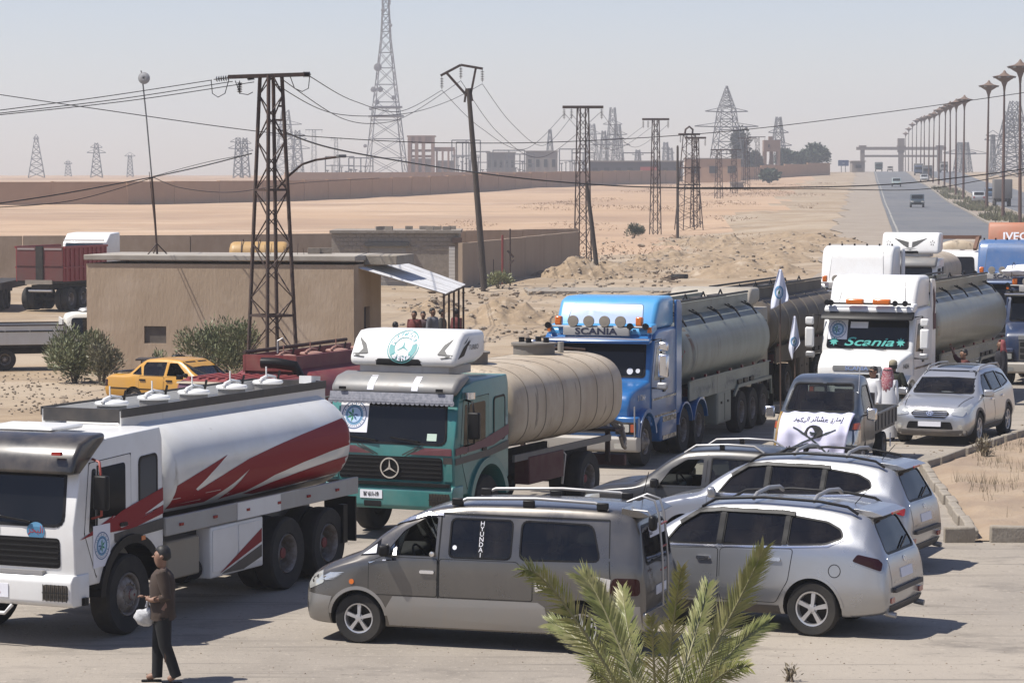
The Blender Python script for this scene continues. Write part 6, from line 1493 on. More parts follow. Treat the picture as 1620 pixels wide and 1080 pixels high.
def semi_tank(parent_name, label, P, length, x_front, axx, hooks=True, frame_m=None, e=2.2, hw=1.22, z0=1.30, z1=3.12, band=True, wheel_hub=None, lets=None):
    """tank semi-trailer, own thing; x measured from the tractor's front axle"""
    t = thing(parent_name, label, 'trailer'); x0, x1 = x_front, x_front-length
    tk, tb = tank(t, P, x0, x1, hw, z0, z1, e, .20, 48)
    fm = frame_m or P
    for s in (1,-1):
        MB().box(((x0+x1)/2,s*.60,z1+.02), (length-.3,.05,.34)).build('coaming', P, t)
        MB().box(((x0+x1)/2-.1,s*.66,z1+.24), (length-.9,.06,.05)).build('coaming_rail', 'black', t)
        q = MB().box(((x0+x1)/2-.3,s*(hw-.06),1.36), (length-.8,.05,.46)).build('side_skirt', fm, t, bevel=.01)
        if band:
            for k in range(7): MB().box((x0-.9-(length-1.6)*k/6, s*(hw-.02), 1.63), (.10,.05,.08)).build('marker_lamp', mat('red_marker', (.20,.03,.03), .4), q)
            MB().box(((x0+x1)/2-.3,s*(hw-.02),1.59), (length-.8,.06,.025)).build('skirt_rail', fm, q)
        if hooks:
            for k in range(5):
                x = x0-1.0-(length-1.8)*k/4; rr = MB()
                for dx in (-.16,.16): rr.tube([(x+dx,s*.66,z1+.03-.02),(x+dx*.4,s*.90,z1-.12),(x,s*1.02,z1-.30)], .018, 5)
                rr.build('hose_hook', 'black', t, smooth=60)
        lk, lb = solid('locker', MB().box((axx[0]+1.75,s*1.02,.78), (1.35,.32,.78)), fm, t, .03)
        if s > 0:
            for a in (0,1): mkobj('locker_door', patch(lb, [rect(axx[0]+1.78-.64*a,axx[0]+2.36-.64*a,.45,1.10,.03)], 'y+', .012, 0, .012), fm, lk)
            for a in (0,1): mkobj('latch', patch(lb, [rect(axx[0]+2.02-.64*a,axx[0]+2.12-.64*a,.86,.92,.01)], 'y+', .03, 0, .02), 'black', lk)
        cx = (axx[0]+axx[-1])/2
        f = MB().prism([(axx[0]+.95,1.0),(axx[0]+.55,1.22),(axx[-1]-.6,1.22),(axx[-1]-.7,.75),(axx[-1]-.62,.75),(axx[-1]-.55,1.14),(axx[0]+.5,1.14),(axx[0]+.9,.94)], 'y', s*1.24-.05 if s > 0 else -1.24, 1.24 if s > 0 else -1.19).build('wheel_cover', fm, t)
        for k in range(3): MB().box((axx[0]+.35-.62*k, s*(hw-.02), 1.28), (.36,.06,.10)).build('lamp_slot', 'black', t)
        MB().box((axx[-1]-.75,s*1.1,.62), (.04,.3,.5)).build('mud_flap', 'black', t)
        MB().bar((x0-2.2,s*.7,.05), (x0-2.2,s*.7,1.3), .12).build('landing_leg', mat('red_leg', (.25,.04,.035), .6), t)
    MB().box(((x0+x1)/2,0,1.22), (length-.6,.9,.2)).build('subframe', 'dark', t)
    for i in range(5):
        x = x0-.9-(length-1.8)*i/4; q = MB().lathe([(.001,0),(.25,0),(.25,.16),(.28,.18),(.001,.22)], (x,0,z1-.02), 'Z', 18).build('manhole', mat('dark_hatch', (.05,.045,.04), .6, dust=.4), t, smooth=40)
        MB().tube([(x-.3,.1,z1+.1),(x,.1,z1+.3),(x+.3,.1,z1+.12)], .022, 5).build('clamp', 'black', q, smooth=60)
    MB().box((x1-.02,0,.72), (.12,2.3,.2)).build('rear_bumper', fm, t)
    for k in range(5): MB().box((x1-.06,-.6,1.0+.38*k), (.03,.4,.03)).build('ladder_rung', 'alu', t)
    for y in (-.8,-.4): MB().bar((x1-.06,y,.8), (x1-.06,y,z1), .03).build('ladder_rail', 'alu', t)
    axles(t, [(x,'rear',0) for x in axx], .52, wheel_hub)
    return t, tb, tk
def along(t, ref): t.location = ref.location.copy(); t.rotation_euler = ref.rotation_euler.copy(); return t
P_BLUE = mat('mid_blue_paint', (.012,.15,.44), .30, col2=(.02,.185,.50), scale=1.5, coat=.4, dust=.08)
P_BLUEL = mat('light_blue_roof_paint', (.09,.44,.85), .35, coat=.4, dust=.15)
blue_t, bcb, brb, bbb = bonnet_tractor('tractor_unit', 'blue bonneted high-roof tractor truck with four roof lamps', P_BLUE, 3.60, 'SCANIA', '113H', 'lamps', visor_m=P_BLUE)
for c in blue_t.children:
    if c.name.startswith(('roof_box', 'roof_lip')): c.data.materials.clear(); c.data.materials.append(P_BLUEL)
mkobj('windscreen_sticker', patch(bcb, [circle(.72,2.02,.07,16), circle(.90,2.03,.05,12)], 'x+', .012, 0, 0), mat('sticker_white', (.6,.6,.62), .6), blue_t)
put(blue_t, (0,1.18), 1021, 737, (-.32,-.947))
gg = mat('grey_green_tank', (.31,.335,.285), .45, col2=(.25,.275,.235), scale=.9, stretch=(1,1,.3), dust=.25, dcol=(.30,.26,.20), extra=(((.15,.125,.10), 1.6, .62, .74, (1.8,1.8,.25)),))
tr, trb, trk = semi_tank('tank_trailer', 'grey-green tank trailer hitched to the blue tractor truck', gg, 8.6, -2.95, (-8.6,-9.75,-10.9), wheel_hub=None); along(tr, blue_t)
mkobj('rust_streak', patch(trb, [[(-3.5,2.9),(-3.75,2.9),(-4.05,2.2),(-4.1,1.8),(-3.9,1.85),(-3.7,2.4)]], 'y+', .004, .15, 0), mat('rust_stain', (.24,.15,.10), .8, col2=(.27,.285,.255), scale=3, lo=.4, hi=.6), trk, 180)
mkobj('placard', patch(trb, [[(-2.98+.0,2.3),(-3.06,2.42),(-3.14,2.3),(-3.06,2.18)]], 'y+', .01, 0, 0), 'red', trk)
pw = mat('worn_white_lettering', (.52,.52,.49), .7, col2=(.28,.29,.26), scale=9, lo=.45, hi=.55)
sk = [c for c in tr.children if c.name.startswith('side_skirt')][0]; sb_ = BVHTree.FromPolygons([v.co.copy() for v in sk.data.vertices], [tuple(p.vertices) for p in sk.data.polygons])
for s_, x_, w_ in (('\u0664\u0661 \u0645\u0648\u0627\u062f \u0633\u0631\u064a\u0639\u0629',-5.0,1), ('\u0627\u0634\u062a\u0639\u0627\u0644',-7.4,1), ('573-23',-10.0,1)):
    lettering(sb_, arabic(s_) if ord(s_[0]) > 200 else s_, 'y+', x_, 1.38, .34, pw, sk, 'lettering', .006, flip=True, bold=.004)

# --- second tank lorry of the queue, brown and dirty ---------------------------------------------------
P_CREAM = mat('cream_cab_paint', (.55,.50,.41), .5, col2=(.45,.40,.32), scale=2, dust=.3)
br_t = thing('tractor_unit', 'cream cabbed truck mostly hidden behind the grey-green trailer', 'truck'); sk_cab(br_t, P_CREAM); fairing(br_t, P_CREAM, 2.80, h=.5)
chassis(br_t, 1.1, -4.4); axles(br_t, [(0,'front',0),(-3.4,'rear',1)])
br_t.rotation_euler = (0,0,math.atan2(-.947,-.32)); br_t.location = (5.55, 75.2, 0)
bt = mat('dirty_brown_tank', (.16,.125,.085), .6, col2=(.09,.07,.05), scale=1.0, stretch=(1,1,.25), col3=(.22,.18,.13), scale3=.7, dust=.3)
tr2, tr2b, tr2k = semi_tank('tank_trailer', 'dirty brown tank trailer behind the two small flags', bt, 9.2, -1.2, (-7.2,-8.4,-9.6), hooks=False, frame_m=bt, e=2.4, z1=3.0); along(tr2, br_t)
for k in range(6): mkobj('band', tank_mesh(-2.0-1.3*k, -2.06-1.3*k, 1.235, 1.285, 3.015, 2.4, .001, 48), mat('pale_band', (.32,.28,.21), .6, dust=.3), tr2k)

# --- white bonneted tractor and khaki trailer -----------------------------------------------------------
white_t, wcb, wrb, wbb = bonnet_tractor('tractor_unit', 'white bonneted high-roof tractor truck with green windscreen lettering', P_WHITE, 3.72, None, '143H', 'bar', visor_m=MM('black'))
emblem_sheet(wcb, 'x+', -.80, 2.36, .50, .50, white_t, .012)
mkobj('windscreen_paper', patch(wcb, [rect(-.48,-.02,2.40,2.56)], 'x+', .012, 0, 0), 'paper', white_t)
gt = mat('turquoise_lettering', (.10,.55,.48), .5)
lettering(wcb, 'Scania', 'x+', .02, 2.05, .30, gt, white_t, 'windscreen_lettering', .012, shear=.35, sx=1.75, bold=.004)
for y in (-.88,.86):
    fl = []
    for k in range(8): a = k*math.pi/4; c, s = math.cos(a), math.sin(a); fl.append([(y,2.06),(y+.06*c-.025*s,2.06+.06*s+.025*c),(y+.12*c,2.06+.12*s),(y+.06*c+.025*s,2.06+.06*s-.025*c)])
    mkobj('flower_sticker', patch(wcb, fl, 'x+', .013, 0, 0), gt, white_t)
sp = [c for c in white_t.children if c.name.startswith('side_deflector')][0]; spb = bvh_of(sp.data)
mkobj('side_figure', patch(spb, [[(-2.50,3.3),(-2.62,3.42),(-2.66,3.2),(-2.74,3.3),(-2.78,3.0),(-2.70,2.72),(-2.84,2.7),(-2.84,2.3),(-2.54,2.3),(-2.52,2.7),(-2.58,2.95)]], 'y+', .012, 0, 0), mat('maroon_print', (.12,.03,.03), .7), sp)
white_t.rotation_euler = (0,0,math.atan2(-.933,-.36)); white_t.location = (8.95, 70.6, 0)
kh = mat('khaki_tank', (.33,.325,.24), .40, col2=(.27,.265,.19), scale=.8, stretch=(1,1,.3), coat=.2, dust=.25)
tr3, tr3b, tr3k = semi_tank('tank_trailer', 'olive khaki tank trailer hitched to the white tractor truck', kh, 9.6, -2.95, (-9.3,-10.5,-11.7), z1=3.24); along(tr3, white_t)
mkobj('warning_sign', patch(tr3b, [[(-3.0,2.10),(-3.28,2.10),(-3.14,2.34)]], 'y+', .01, 0, .01), 'red', tr3k)
sk3 = [c for c in tr3.children if c.name.startswith('side_skirt')][0]; sb3 = bvh_of(sk3.data)
mkobj('frame_line', patch(sb3, strip([(-3.7,1.20),(-12.0,1.20),(-12.0,1.52),(-3.7,1.52),(-3.7,1.20)], .03), 'y+', .006, 0, 0), pw, sk3)
for s_, x_ in (('\u062e\u0637\u0631',-6.4),('573-25',-9.3)): lettering(sb3, arabic(s_) if ord(s_[0]) > 200 else s_, 'y+', x_, 1.37, .28, pw, sk3, 'lettering', .006, flip=True, sx=1.5)

# --- trucks further back in the queue --------------------------------------------------------------------
def retint(t, P, old):
    for c in [t]+list(t.children_recursive):
        if c.type == 'MESH' and old.name in [m.name for m in c.data.materials if m]:
            me = c.data.copy(); c.data = me
            for i, m in enumerate(me.materials):
                if m and m.name == old.name: me.materials[i] = P
def setat(t, px, Y, head):
    x, y = xy(px, Y); t.location = (x, y, gz(x, y)); t.rotation_euler = (0,0,math.atan2(head[1], head[0])); return t
w2, w2cb, w2rb, w2b = bonnet_tractor('tractor_unit', 'white high-roof truck right behind the white tractor, with two orange beacons', P_WHITE, 4.12, 'SCANIA', '143H', 'lamps', visor_m=MM('black'))
setat(w2, 1348, 87, (-.30,-.954))
for k in range(6): MB().box((-1.6,-1.0+.4*k,4.15), (.06,.05,.07)).build('roof_marker', 'black', w2)
b2, _, _, _ = bonnet_tractor('tractor_unit', 'light blue high-roof truck at the right edge, behind the white bundle', mat('steel_blue_paint', (.08,.19,.42), .35, coat=.4, dust=.25), 4.12, 'SCANIA', '143H', 'lamps')
setat(b2, 1594, 96, (-.30,-.954))
for k in range(6): MB().box((-1.6,-1.0+.4*k,4.15), (.06,.05,.07)).build('roof_marker', 'black', b2)
b3, b3cb, b3rb, _ = bonnet_tractor('tractor_unit', 'dark blue truck cut off by the right edge beside the khaki trailer', mat('navy_paint', (.018,.045,.12), .35, coat=.4, dust=.2), 3.3, 'SCANIA', '143H', 'lamps', visor_m=MM('black'))
setat(b3, 1652, 84.5, (-.33,-.944))
bun = thing('bundle', 'white cloth bundle tied on the roof of the dark blue truck', 'bundle', b3.location.copy()+V((.2,.9,3.25)), b3.rotation_euler.z)
me = rock_mesh(77, 3, .4); o = mkobj('cloth', me, 'paper', bun, 60); o.scale = (.9,1.5,.9); o.location = (.2,-.7,.06)
for y in (-.9,-.5): MB().tube([(-.25,y,.02),(-.1,y,.34),(.2,y,.42),(.5,y,.34),(.65,y,.02)], .012, 5).build('rope', 'black', bun)
w3 = thing('truck', 'white truck with a winged emblem on its roof fairing', 'truck'); sk_cab(w3, P_WHITE)
v, vb = solid('sun_visor', MB().prism([(1.20,2.42),(1.44,2.44),(1.38,2.62),(1.15,2.82),(.62,2.84)], 'y', -1.2, 1.2), mat('grey_visor'), w3, .07)
fo, fb = fairing(w3, P_WHITE, 2.98, h=.90, FW=1.24); gp_ = mat('grey_print')
wing = []
for s in (-1,1):
    for k in range(6): wing.append([(s*.06,3.48-.04*k),(s*(.72-.07*k),3.66-.05*k),(s*(.66-.07*k),3.60-.05*k),(s*.1,3.44-.04*k)])
    for k in range(5): wing.append([(s*.95+.10*math.cos(k*1.25),3.45+.12*math.sin(k*1.25)),(s*.95+.10*math.cos(k*1.25+.5),3.45+.12*math.sin(k*1.25+.5)),(s*.95+.03*math.cos(k*1.25+.5),3.45+.03*math.sin(k*1.25+.5))])
mkobj('winged_emblem', patch(fb, wing, 'x+', .006, 0, 0), gp_, fo); mkobj('lettering_mark', patch(fb, [[(-.3,3.22),(0,3.14),(.3,3.22),(0,3.18)],[(-.2,3.27),(0,3.20),(.2,3.27),(0,3.24)]], 'x+', .006, 0, 0), gp_, fo)
chassis(w3, 1.1, -6); axles(w3, [(0,'front',0),(-4.6,'rear',1)]); tank(w3, ct_b := mat('beige_tank_paint'), -1.1, -6.4, 1.2, 1.3, 2.95, 2.4)
setat(w3, 1446, 121, (-.30,-.954))
w4 = thing('truck', 'white truck with a rusty frame on its roof, far back in the queue', 'truck'); sk_cab(w4, P_WHITE); chassis(w4, 1.1, -6); axles(w4, [(0,'front',0),(-4.6,'rear',1)]); tank(w4, ct_b, -1.0, -6.3, 1.2, 1.4, 3.2, 2.2)
for a, b_ in (((.9,-1.0,2.8),(.3,-1.1,3.35)),((.9,1.0,2.8),(.3,1.1,3.35)),((.3,-1.1,3.35),(.3,1.1,3.35)),((-.6,-1.1,3.35),(.3,-1.1,3.35)),((-.6,1.1,3.35),(.3,1.1,3.35)),((-.6,-1.1,3.35),(-.6,1.1,3.35)),((-.6,0,3.35),(.3,0,3.35))): MB().bar(a, b_, .16).build('frame_bar', mat('rusty_frame', (.20,.10,.06), .8), w4)
setat(w4, 1512, 132, (-.25,-.968))
w5 = thing('truck', 'orange truck with a lettered roof panel at the right edge', 'truck'); OR = mat('faded_orange', (.55,.20,.10), .5, dust=.35); sk_cab(w5, OR); fo5, fb5 = fairing(w5, OR, 2.96, h=1.05, FW=1.5)
lettering(fb5, 'IVECO', 'x+', .0, 3.36, .52, 'paper', fo5, 'lettering', .01, bold=.012, sx=1.1); chassis(w5, 1.1, -6); axles(w5, [(0,'front',0),(-4.6,'rear',1)]); tank(w5, OR, -1.0, -6.5, 1.2, 1.3, 3.0)
setat(w5, 1616, 133, (-.22,-.975))

# --- maroon tanker behind the white one -----------------------------------------------------------------
def maroon():
    t = thing('tanker_truck', 'maroon tanker truck with a ribbed cab roof behind the white tanker', 'tanker'); P = mat('maroon_paint', (.22,.028,.03), .42, col2=(.28,.05,.045), scale=2, dust=.3); U = mat('purple_band', (.16,.06,.13), .5, dust=.25)
    cab, cb = solid('cab', MB().prism([(1.10,.80),(1.12,1.45),(.96,2.18),(.90,2.26),(.70,2.30),(-.55,2.30),(-.60,2.2),(-.60,.80)], 'y', -1.02, 1.02), P, t, .07)
    decal(cb, rnd([(-.86,1.45),(.86,1.45),(.82,1.98),(-.82,1.98)], .08), 'x+', 'windscreen', tg, t, .006, .15, .01, 60)
    mkobj('purple_visor', patch(cb, [[(-.95,2.0),(.95,2.0),(.93,2.20),(-.93,2.20)]], 'x+', .05, .2, .06), U, t)
    mkobj('visor_lip', patch(cb, strip([(-.96,2.21),(.96,2.21)], .03), 'x+', .08, .2, .08), mat('cream_lip', (.45,.38,.28), .7), t)
    for k in range(9): MB().box((.15,-.84+.21*k,2.315), (1.3,.05,.04)).build('roof_rib', mat('sun_bleached_maroon', (.54,.115,.11), .55, dust=.2), t)
    mkobj('roof_skin', patch(cb, [rect(-.5,.82,-.93,.93,.05)], 'z+', .012, 0, .012), mat('sun_bleached_maroon'), t)
    for s in ('y+','y-'):
        d = decal(cb, rnd([(.86,.9),(.90,1.4),(.72,2.1),(-.1,2.1),(-.1,.9)], .05), s, 'door', P, t, .006, .2, .012, 40); mkobj('window', patch(cb, [rnd([(.62,1.45),(.58,2.0),(0,2.0),(0,1.45)], .05)], s, .01, .15, .006), U, d)
    for s in (1,-1): MB().box((.95,s*.95,2.33), (.1,.1,.08)).build('marker_lamp', 'black', t)
    MB().tube([(-.72,.78,.9),(-.72,.80,2.3),(-.66,.72,2.5),(-.5,.4,2.56),(-.45,.1,2.56)], .11, 10).build('air_intake', 'black', t, smooth=60)
    chassis(t, .9, -5.6); tank(t, P, -.95, -5.6, 1.1, 1.15, 2.48, 2.4)
    for s in (1,-1): MB().box((-3.3,s*.58,2.50), (4.7,.05,.34)).build('coaming', P, t)
    MB().box((-.98,0,2.52), (.05,1.16,.32)).build('coaming_end', P, t)
    for i in range(4): manhole(t, -1.6-1.15*i, 2.48, mat('faded_pink_paint', (.42,.22,.17), .6, dust=.3), P)
    MB().cyl((-1.0,-.6,2.72), (-5.5,-.6,2.75), .04, n=6).build('pipe', 'rust', t); MB().tube([(-1.3,0,2.7),(-1.3,0,2.95),(-1.35,.08,3.0),(-1.4,.1,2.92)], .02, 6).build('handle_hook', 'alu', t)
    axles(t, [(0,'front',0),(-4.0,'rear',1)], .5); return t
setat(maroon(), 388, 54.5, (-.40,-.917))

# --- yard on the left: red tipper trailer, white cab, dark flat bed, yellow tank -----------------------------
def tipper():
    t = thing('tipper_trailer', 'rusty red tipper trailer seen from behind, left of the building', 'trailer'); P = mat('faded_red_steel2', (.20,.035,.03), .6, col2=(.14,.06,.05), scale=.9, stretch=(1,1,.5), dust=.4, dcol=(.17,.11,.09)); PB = mat('bright_red_side', (.36,.03,.035), .55, dust=.2)
    for s in (1,-1):
        q = MB().box((2.3,s*1.22,2.22), (4.6,.06,1.65)).build('side_panel', PB, t)
        for k in range(10): MB().box((.2+.47*k,s*1.27,2.22), (.08,.06,1.6)).build('rib', PB, q)
        MB().box((2.3,s*1.27,2.05), (4.6,.07,.06)).build('rail', PB, q); MB().box((2.3,s*1.27,3.0), (4.6,.10,.10)).build('top_rail', PB, q)
    for s in (1,-1):
        q = MB().box((0,s*.70,2.22), (.06,1.0,1.6)).build('tail_door', P, t); MB().box((-.03,s*.70,2.92), (.04,.9,.08)).build('reflector', mat('pale_strip', (.45,.38,.36), .7), q)
        MB().box((-.045,s*.70,2.15), (.03,1.0,.05)).build('rail', P, q)
    MB().box((-.04,0,2.25), (.10,.36,1.6)).build('centre_post', 'dark', t); MB().box((-.05,.03,1.36), (.12,1.4,.2)).build('rear_beam', 'concrete', t)
    MB().box((2.3,0,1.36), (4.6,2.3,.12)).build('floor', 'dark', t); MB().box((2.3,0,1.1), (4.6,.9,.25)).build('chassis', 'dark', t); MB().cyl((.05,-.6,.95), (.05,.6,.95), .08, n=8).build('axle_tube', 'alu', t)
    axles(t, [(.9,'rear',1),(2.2,'rear',1)], .55); return t
tp = tipper(); x, y = xy(62, 131); tp.location = (x, y, gz(x, y)); tp.rotation_euler = (0,0,math.atan2(.955,.30))
wc = thing('truck', 'white cabbed truck parked behind the red tipper trailer', 'truck'); cab, cb = solid('cab', MB().prism([(1.3,.8),(1.32,1.9),(1.15,2.85),(.55,3.3),(-.8,3.35),(-.85,.8)], 'y', -1.22, 1.22), P_WHITE, wc, .08)
w = decal(cb, rnd([(-1.08,1.9),(1.08,1.9),(1.05,2.78),(-1.05,2.78)], .08), 'x+', 'windscreen', mat('teal_glass', (.02,.06,.075), .1), wc, .006, .2, .01); lettering(cb, 'Motter', 'x+', .32, 2.5, .42, 'paper', w, 'windscreen_lettering', .012, shear=.2)
MB().box((1.22,0,2.95), (.08,2.2,.10)).build('sun_visor', 'white', wc); chassis(wc, 1, -5); axles(wc, [(0,'front',0),(-3.6,'rear',1)]); x, y = xy(146, 146); wc.location = (x, y, gz(x, y)); wc.rotation_euler = (0,0,math.atan2(-.97,-.22))
fl = thing('flatbed_trailer', 'dark low flatbed trailer at the left edge beside the tipper', 'trailer'); MB().box((0,0,1.15), (2.4,7,.35)).build('bed', 'dark', fl); MB().box((0,0,.85), (1,6.6,.3)).build('chassis', 'dark', fl)
for yy in (-2.2,-1):
    for s in (1,-1): 
        q = bpy.data.objects.new('tyre', WM[(.53,.31,.53*.54,'rear')][0]); COL.objects.link(q); q.parent = fl; q.location = (s*.95,yy,.53); q.rotation_euler = (0,0,math.pi/2)
x, y = xy(-18, 134); fl.location = (x, y, gz(x, y))
yt = thing('tank', 'yellow storage tank standing behind the flat roofed building', 'tank'); x, y = xy(410, 150); yt.location = (x, y, gz(x, y)); tank(yt, mat('faded_yellow', (.60,.36,.12), .5, dust=.25), 1.6, -1.6, .8, 1.4, 2.75, 2.1, .3)
for xx in (-1,1): MB().box((xx,0,.75), (.25,1.4,1.6)).build('saddle', 'rust', yt)
for xx in (-.9,0,.9): MB().lathe([(.83,-.03),(.83,.03)], (xx,0,2.075), 'X', 30).build('strap', 'rust', yt)
# ================================================================== poles, pylons, wires, lamps
def lattice_legs(H, wb, wt):
    return [(V((sx*wb/2, sy*wb/2, 0)), V((sx*wt/2, sy*wt/2, H))) for sx, sy in ((-1,-1),(1,-1),(1,1),(-1,1))]
def lattice(t, H, wb, wt, n, lw, bw, m, each=False, hor=True, pw=1.0, z0=0.0):
    L = lattice_legs(H, wb, wt)
    for a, b in L: MB().bar(a+V((0,0,z0)), b+V((0,0,z0)), lw).build('leg', m, t)
    zs = [1-(1-k/n)**pw for k in range(n+1)]; br = MB()
    for f in range(4):
        (a0, a1), (b0, b1) = L[f], L[(f+1) % 4]
        for k in range(n):
            segs = [(a0.lerp(a1, zs[k]), b0.lerp(b1, zs[k+1])), (b0.lerp(b1, zs[k]), a0.lerp(a1, zs[k+1]))]
            if not hor: segs = [segs[(k+f) % 2]]
            if hor and k: segs.append((a0.lerp(a1, zs[k]), b0.lerp(b1, zs[k])))
            for p, q in segs:
                p = p+V((0,0,z0)); q = q+V((0,0,z0))
                if each: MB().bar(p, q, bw, bw*.4).build('brace', m, t)
                else: br.bar(p, q, bw, bw)
    if not each: o = br.build('bracing', m, t); o['kind'] = 'stuff'
def insulator(t, p, L=.55, r=.07, d=(0,0,-1), m=None):
    p = V(p); d = V(d).normalized(); b = MB(); b.cyl(p, p+d*L, .015, n=6)
    for k in range(6): c = p+d*L*(.15+.13*k); b.cyl(c, c+d*.035, r, r*.5, 10)
    return b.build('insulator', m or mat('brown_glass', (.035,.022,.018), .3), t, smooth=40)
def wire(name, label, pts, r=.012, m=None, n=20):
    """a hanging wire: pts are (px, py, Y); smooth curve through them"""
    P = [at(*p) for p in pts]; out = []
    ts = list(range(len(P)))
    K = n*(len(P)-1)
    for k in range(K+1):
        t = k/n
        # catmull-rom
        i = min(int(t), len(P)-2); f = t-i; p0 = P[max(i-1,0)]; p1 = P[i]; p2 = P[i+1]; p3 = P[min(i+2,len(P)-1)]
        out.append(.5*((2*p1)+(-p0+p2)*f+(2*p0-5*p1+4*p2-p3)*f*f+(-p0+3*p1-3*p2+p3)*f**3))
    b = MB(); b.tube(out, r, 5); o = b.build(name, m or mat('black_cable', (.02,.02,.02), .6), None, smooth=180)
    return tag(o, label, 'wire', 'overhead wires')
def near_pylon():
    g = G(431, 604); rz = R(38); t = thing('power_pylon', 'rusty steel lattice pylon standing in front of the beige building', 'pylon', g, rz)
    H = topz(120, g.y); lattice(t, H, 1.12, .48, 12, .085, .045, MM('rust'), True, False, 1.12)
    for z in (.4, 2.05, 5.9): 
        f = z/H; w = (1.12+(.48-1.12)*f)/2
        for a, b in (((-w,-w),(w,-w)),((w,-w),(w,w)),((w,w),(-w,w)),((-w,w),(-w,-w))): MB().bar((*a,z), (*b,z), .07).build('strut', 'rust', t)
    c = Matrix.Rotation(-rz, 3, 'Z')
    def L(px, py): q = at(px, py, g.y)-g; return c@q
    for dy in (-.16,.16):
        MB().bar(L(362,122)+c@V((0,dy,0)), L(482,118)+c@V((0,dy,0)), .08, .11).build('cross_arm', 'rust', t)
    MB().bar(L(362,122), L(482,118), .30, .03).build('cross_plate', 'rust', t)
    for a, b in (((366,123),(338,126)),((478,118),(492,118)),((404,122),(390,124))):
        p, q = L(*a), L(*b); insulator(t, p, (q-p).length, .10, q-p)
    insulator(t, L(379,128), .40, .09)
    for pts in (((334,127),(336,148),(345,154),(356,148),(362,127)),((459,121),(466,140),(478,145),(488,140),(490,120)),((372,128),(380,148),(392,150),(400,146))):
        MB().tube([L(*p) for p in pts], .014, 5).build('jumper', 'black', t, smooth=60)
    b = MB(); q = [L(441,168), L(448,168), L(448,190), L(436,190)]
    for p, r in zip(q, q[1:]): MB().bar(p, r, .06).build('bracket', 'rust', t)
    MB().tube([L(437,300), L(455,280), L(478,260), L(500,253), L(536,248)], .035, 8).build('lamp_arm', 'rust', t, smooth=60)
    MB().box(L(540,247), (.3,.14,.10)).build('lamp_head', 'galv', t, bevel=.02)
near_pylon()
def wood_pole():
    g = gp(766, 458); t = thing('wooden_pole', 'leaning wooden power pole with a steel fork top', 'pole', g); Y = g.y
    def L(px, py): return at(px, py, Y)-g
    MB().tube([L(767,470), L(758,350), L(749,240), L(741,140)], [.19,.17,.15,.12], 12).build('post', 'wood', t, smooth=60)
    for a, b, w in (((697,120),(729,103),.13),((729,103),(764,109),.13),((706,115),(739,152),.14),((753,107),(745,148),.12),((735,162),(738,140),.12),((747,160),(744,140),.12)): MB().bar(L(*a), L(*b), w).build('fork_arm', 'rust', t)
    for a in ((699,121),(729,105),(763,110)): insulator(t, L(*a), .72, .11)
wood_pole()
def lattice_pole(px, Y, H, wb, wt, arm, label, m=None, name='power_pylon', tilt=0, ins=(-.46,-.28,.46), double=False):
    p = onground(px, Y); t = thing(name, label, 'pylon', p, R(20)); m = m or MM('rust')
    lattice(t, H, wb, wt, 13, .075, .04, m, False, False)
    c = Matrix.Rotation(-R(20), 3, 'Z')
    if arm:
        MB().bar(c@V((-arm/2,0,H)), c@V((arm/2,0,H)), .20).build('cross_arm', m, t)
        for k in ins: insulator(t, c@V((arm*k,0,H-.08)), .8, .13)
    return t
lattice_pole(922, 198, topz(165,198)-.7, .95, .62, 2.9, 'lattice power pole right of the beige wall corner')
lattice_pole(1037, 268, topz(187,268)-1.3, .85, .5, 2.6, 'lattice power pole beside the green bush')
lattice_pole(1100, 290, topz(218,290)-1.5, .8, .5, 2.2, 'slim lattice pole just behind the broad lattice structure', ins=(.46,))
lattice_pole(1137, 440, topz(237,440)-3.7, 1.0, .6, 2.6, 'distant lattice power pole before the far wall end')
lattice_pole(1161, 490, topz(238,490)-4.2, 1.0, .6, 2.6, 'farther lattice power pole left of the small block')
lattice_pole(1181, 520, topz(222,520)-4.4, 1.0, .6, 3.2, 'lattice power pole before the water tower')
lattice_pole(1198, 700, topz(220,700)-6.2, 1.1, .7, 4.0, 'thin far lattice pole left of the water tower')
lattice_pole(497, 800, topz(205,800)-7.3, 1.6, .8, 5, 'tall thin pylon left of the telecom mast', MM('galv'))
lattice_pole(532, 790, topz(218,790)-7.2, 1.4, .7, 3, 'short thin pylon beside the telecom mast foot', MM('galv'))
t = lattice_pole(1090, 283, topz(212,283)-1.4, 2.2, .9, 2.2, 'broad lattice transformer pole with a hooked top', None, ins=(-.4,-.1,.3)); hh = topz(205,283)-t.location.z
MB().tube([(-.5,0,hh-.6),(-.4,0,hh),(0,0,hh+.3),(.4,0,hh),(.35,0,hh-.5)], .10, 6).build('hook', 'rust', t)
for z in (.45,.62): MB().box((0,0,hh*z), (1.8,1.8,.12)).build('platform_ring', 'rust', t)
for px, py0, py1, lab, r in ((1072,232,375,'plain wooden pole left of the broad lattice pole',.14),(946,290,433,'slanted wooden strut pole leaning on the lattice pole',.16)):
    g = gp(px, py1); t = thing('wooden_pole', lab, 'pole', g); top = at(px if 'plain' in lab else 928, py0, g.y)-g
    MB().tube([(0,0,-.3), top*.5, top], [r,r*.9,r*.75], 10).build('post', 'wood', t, smooth=60); MB().cyl(top, top+V((0,0,.1)), r*.5, n=8).build('cap', 'rust', t)
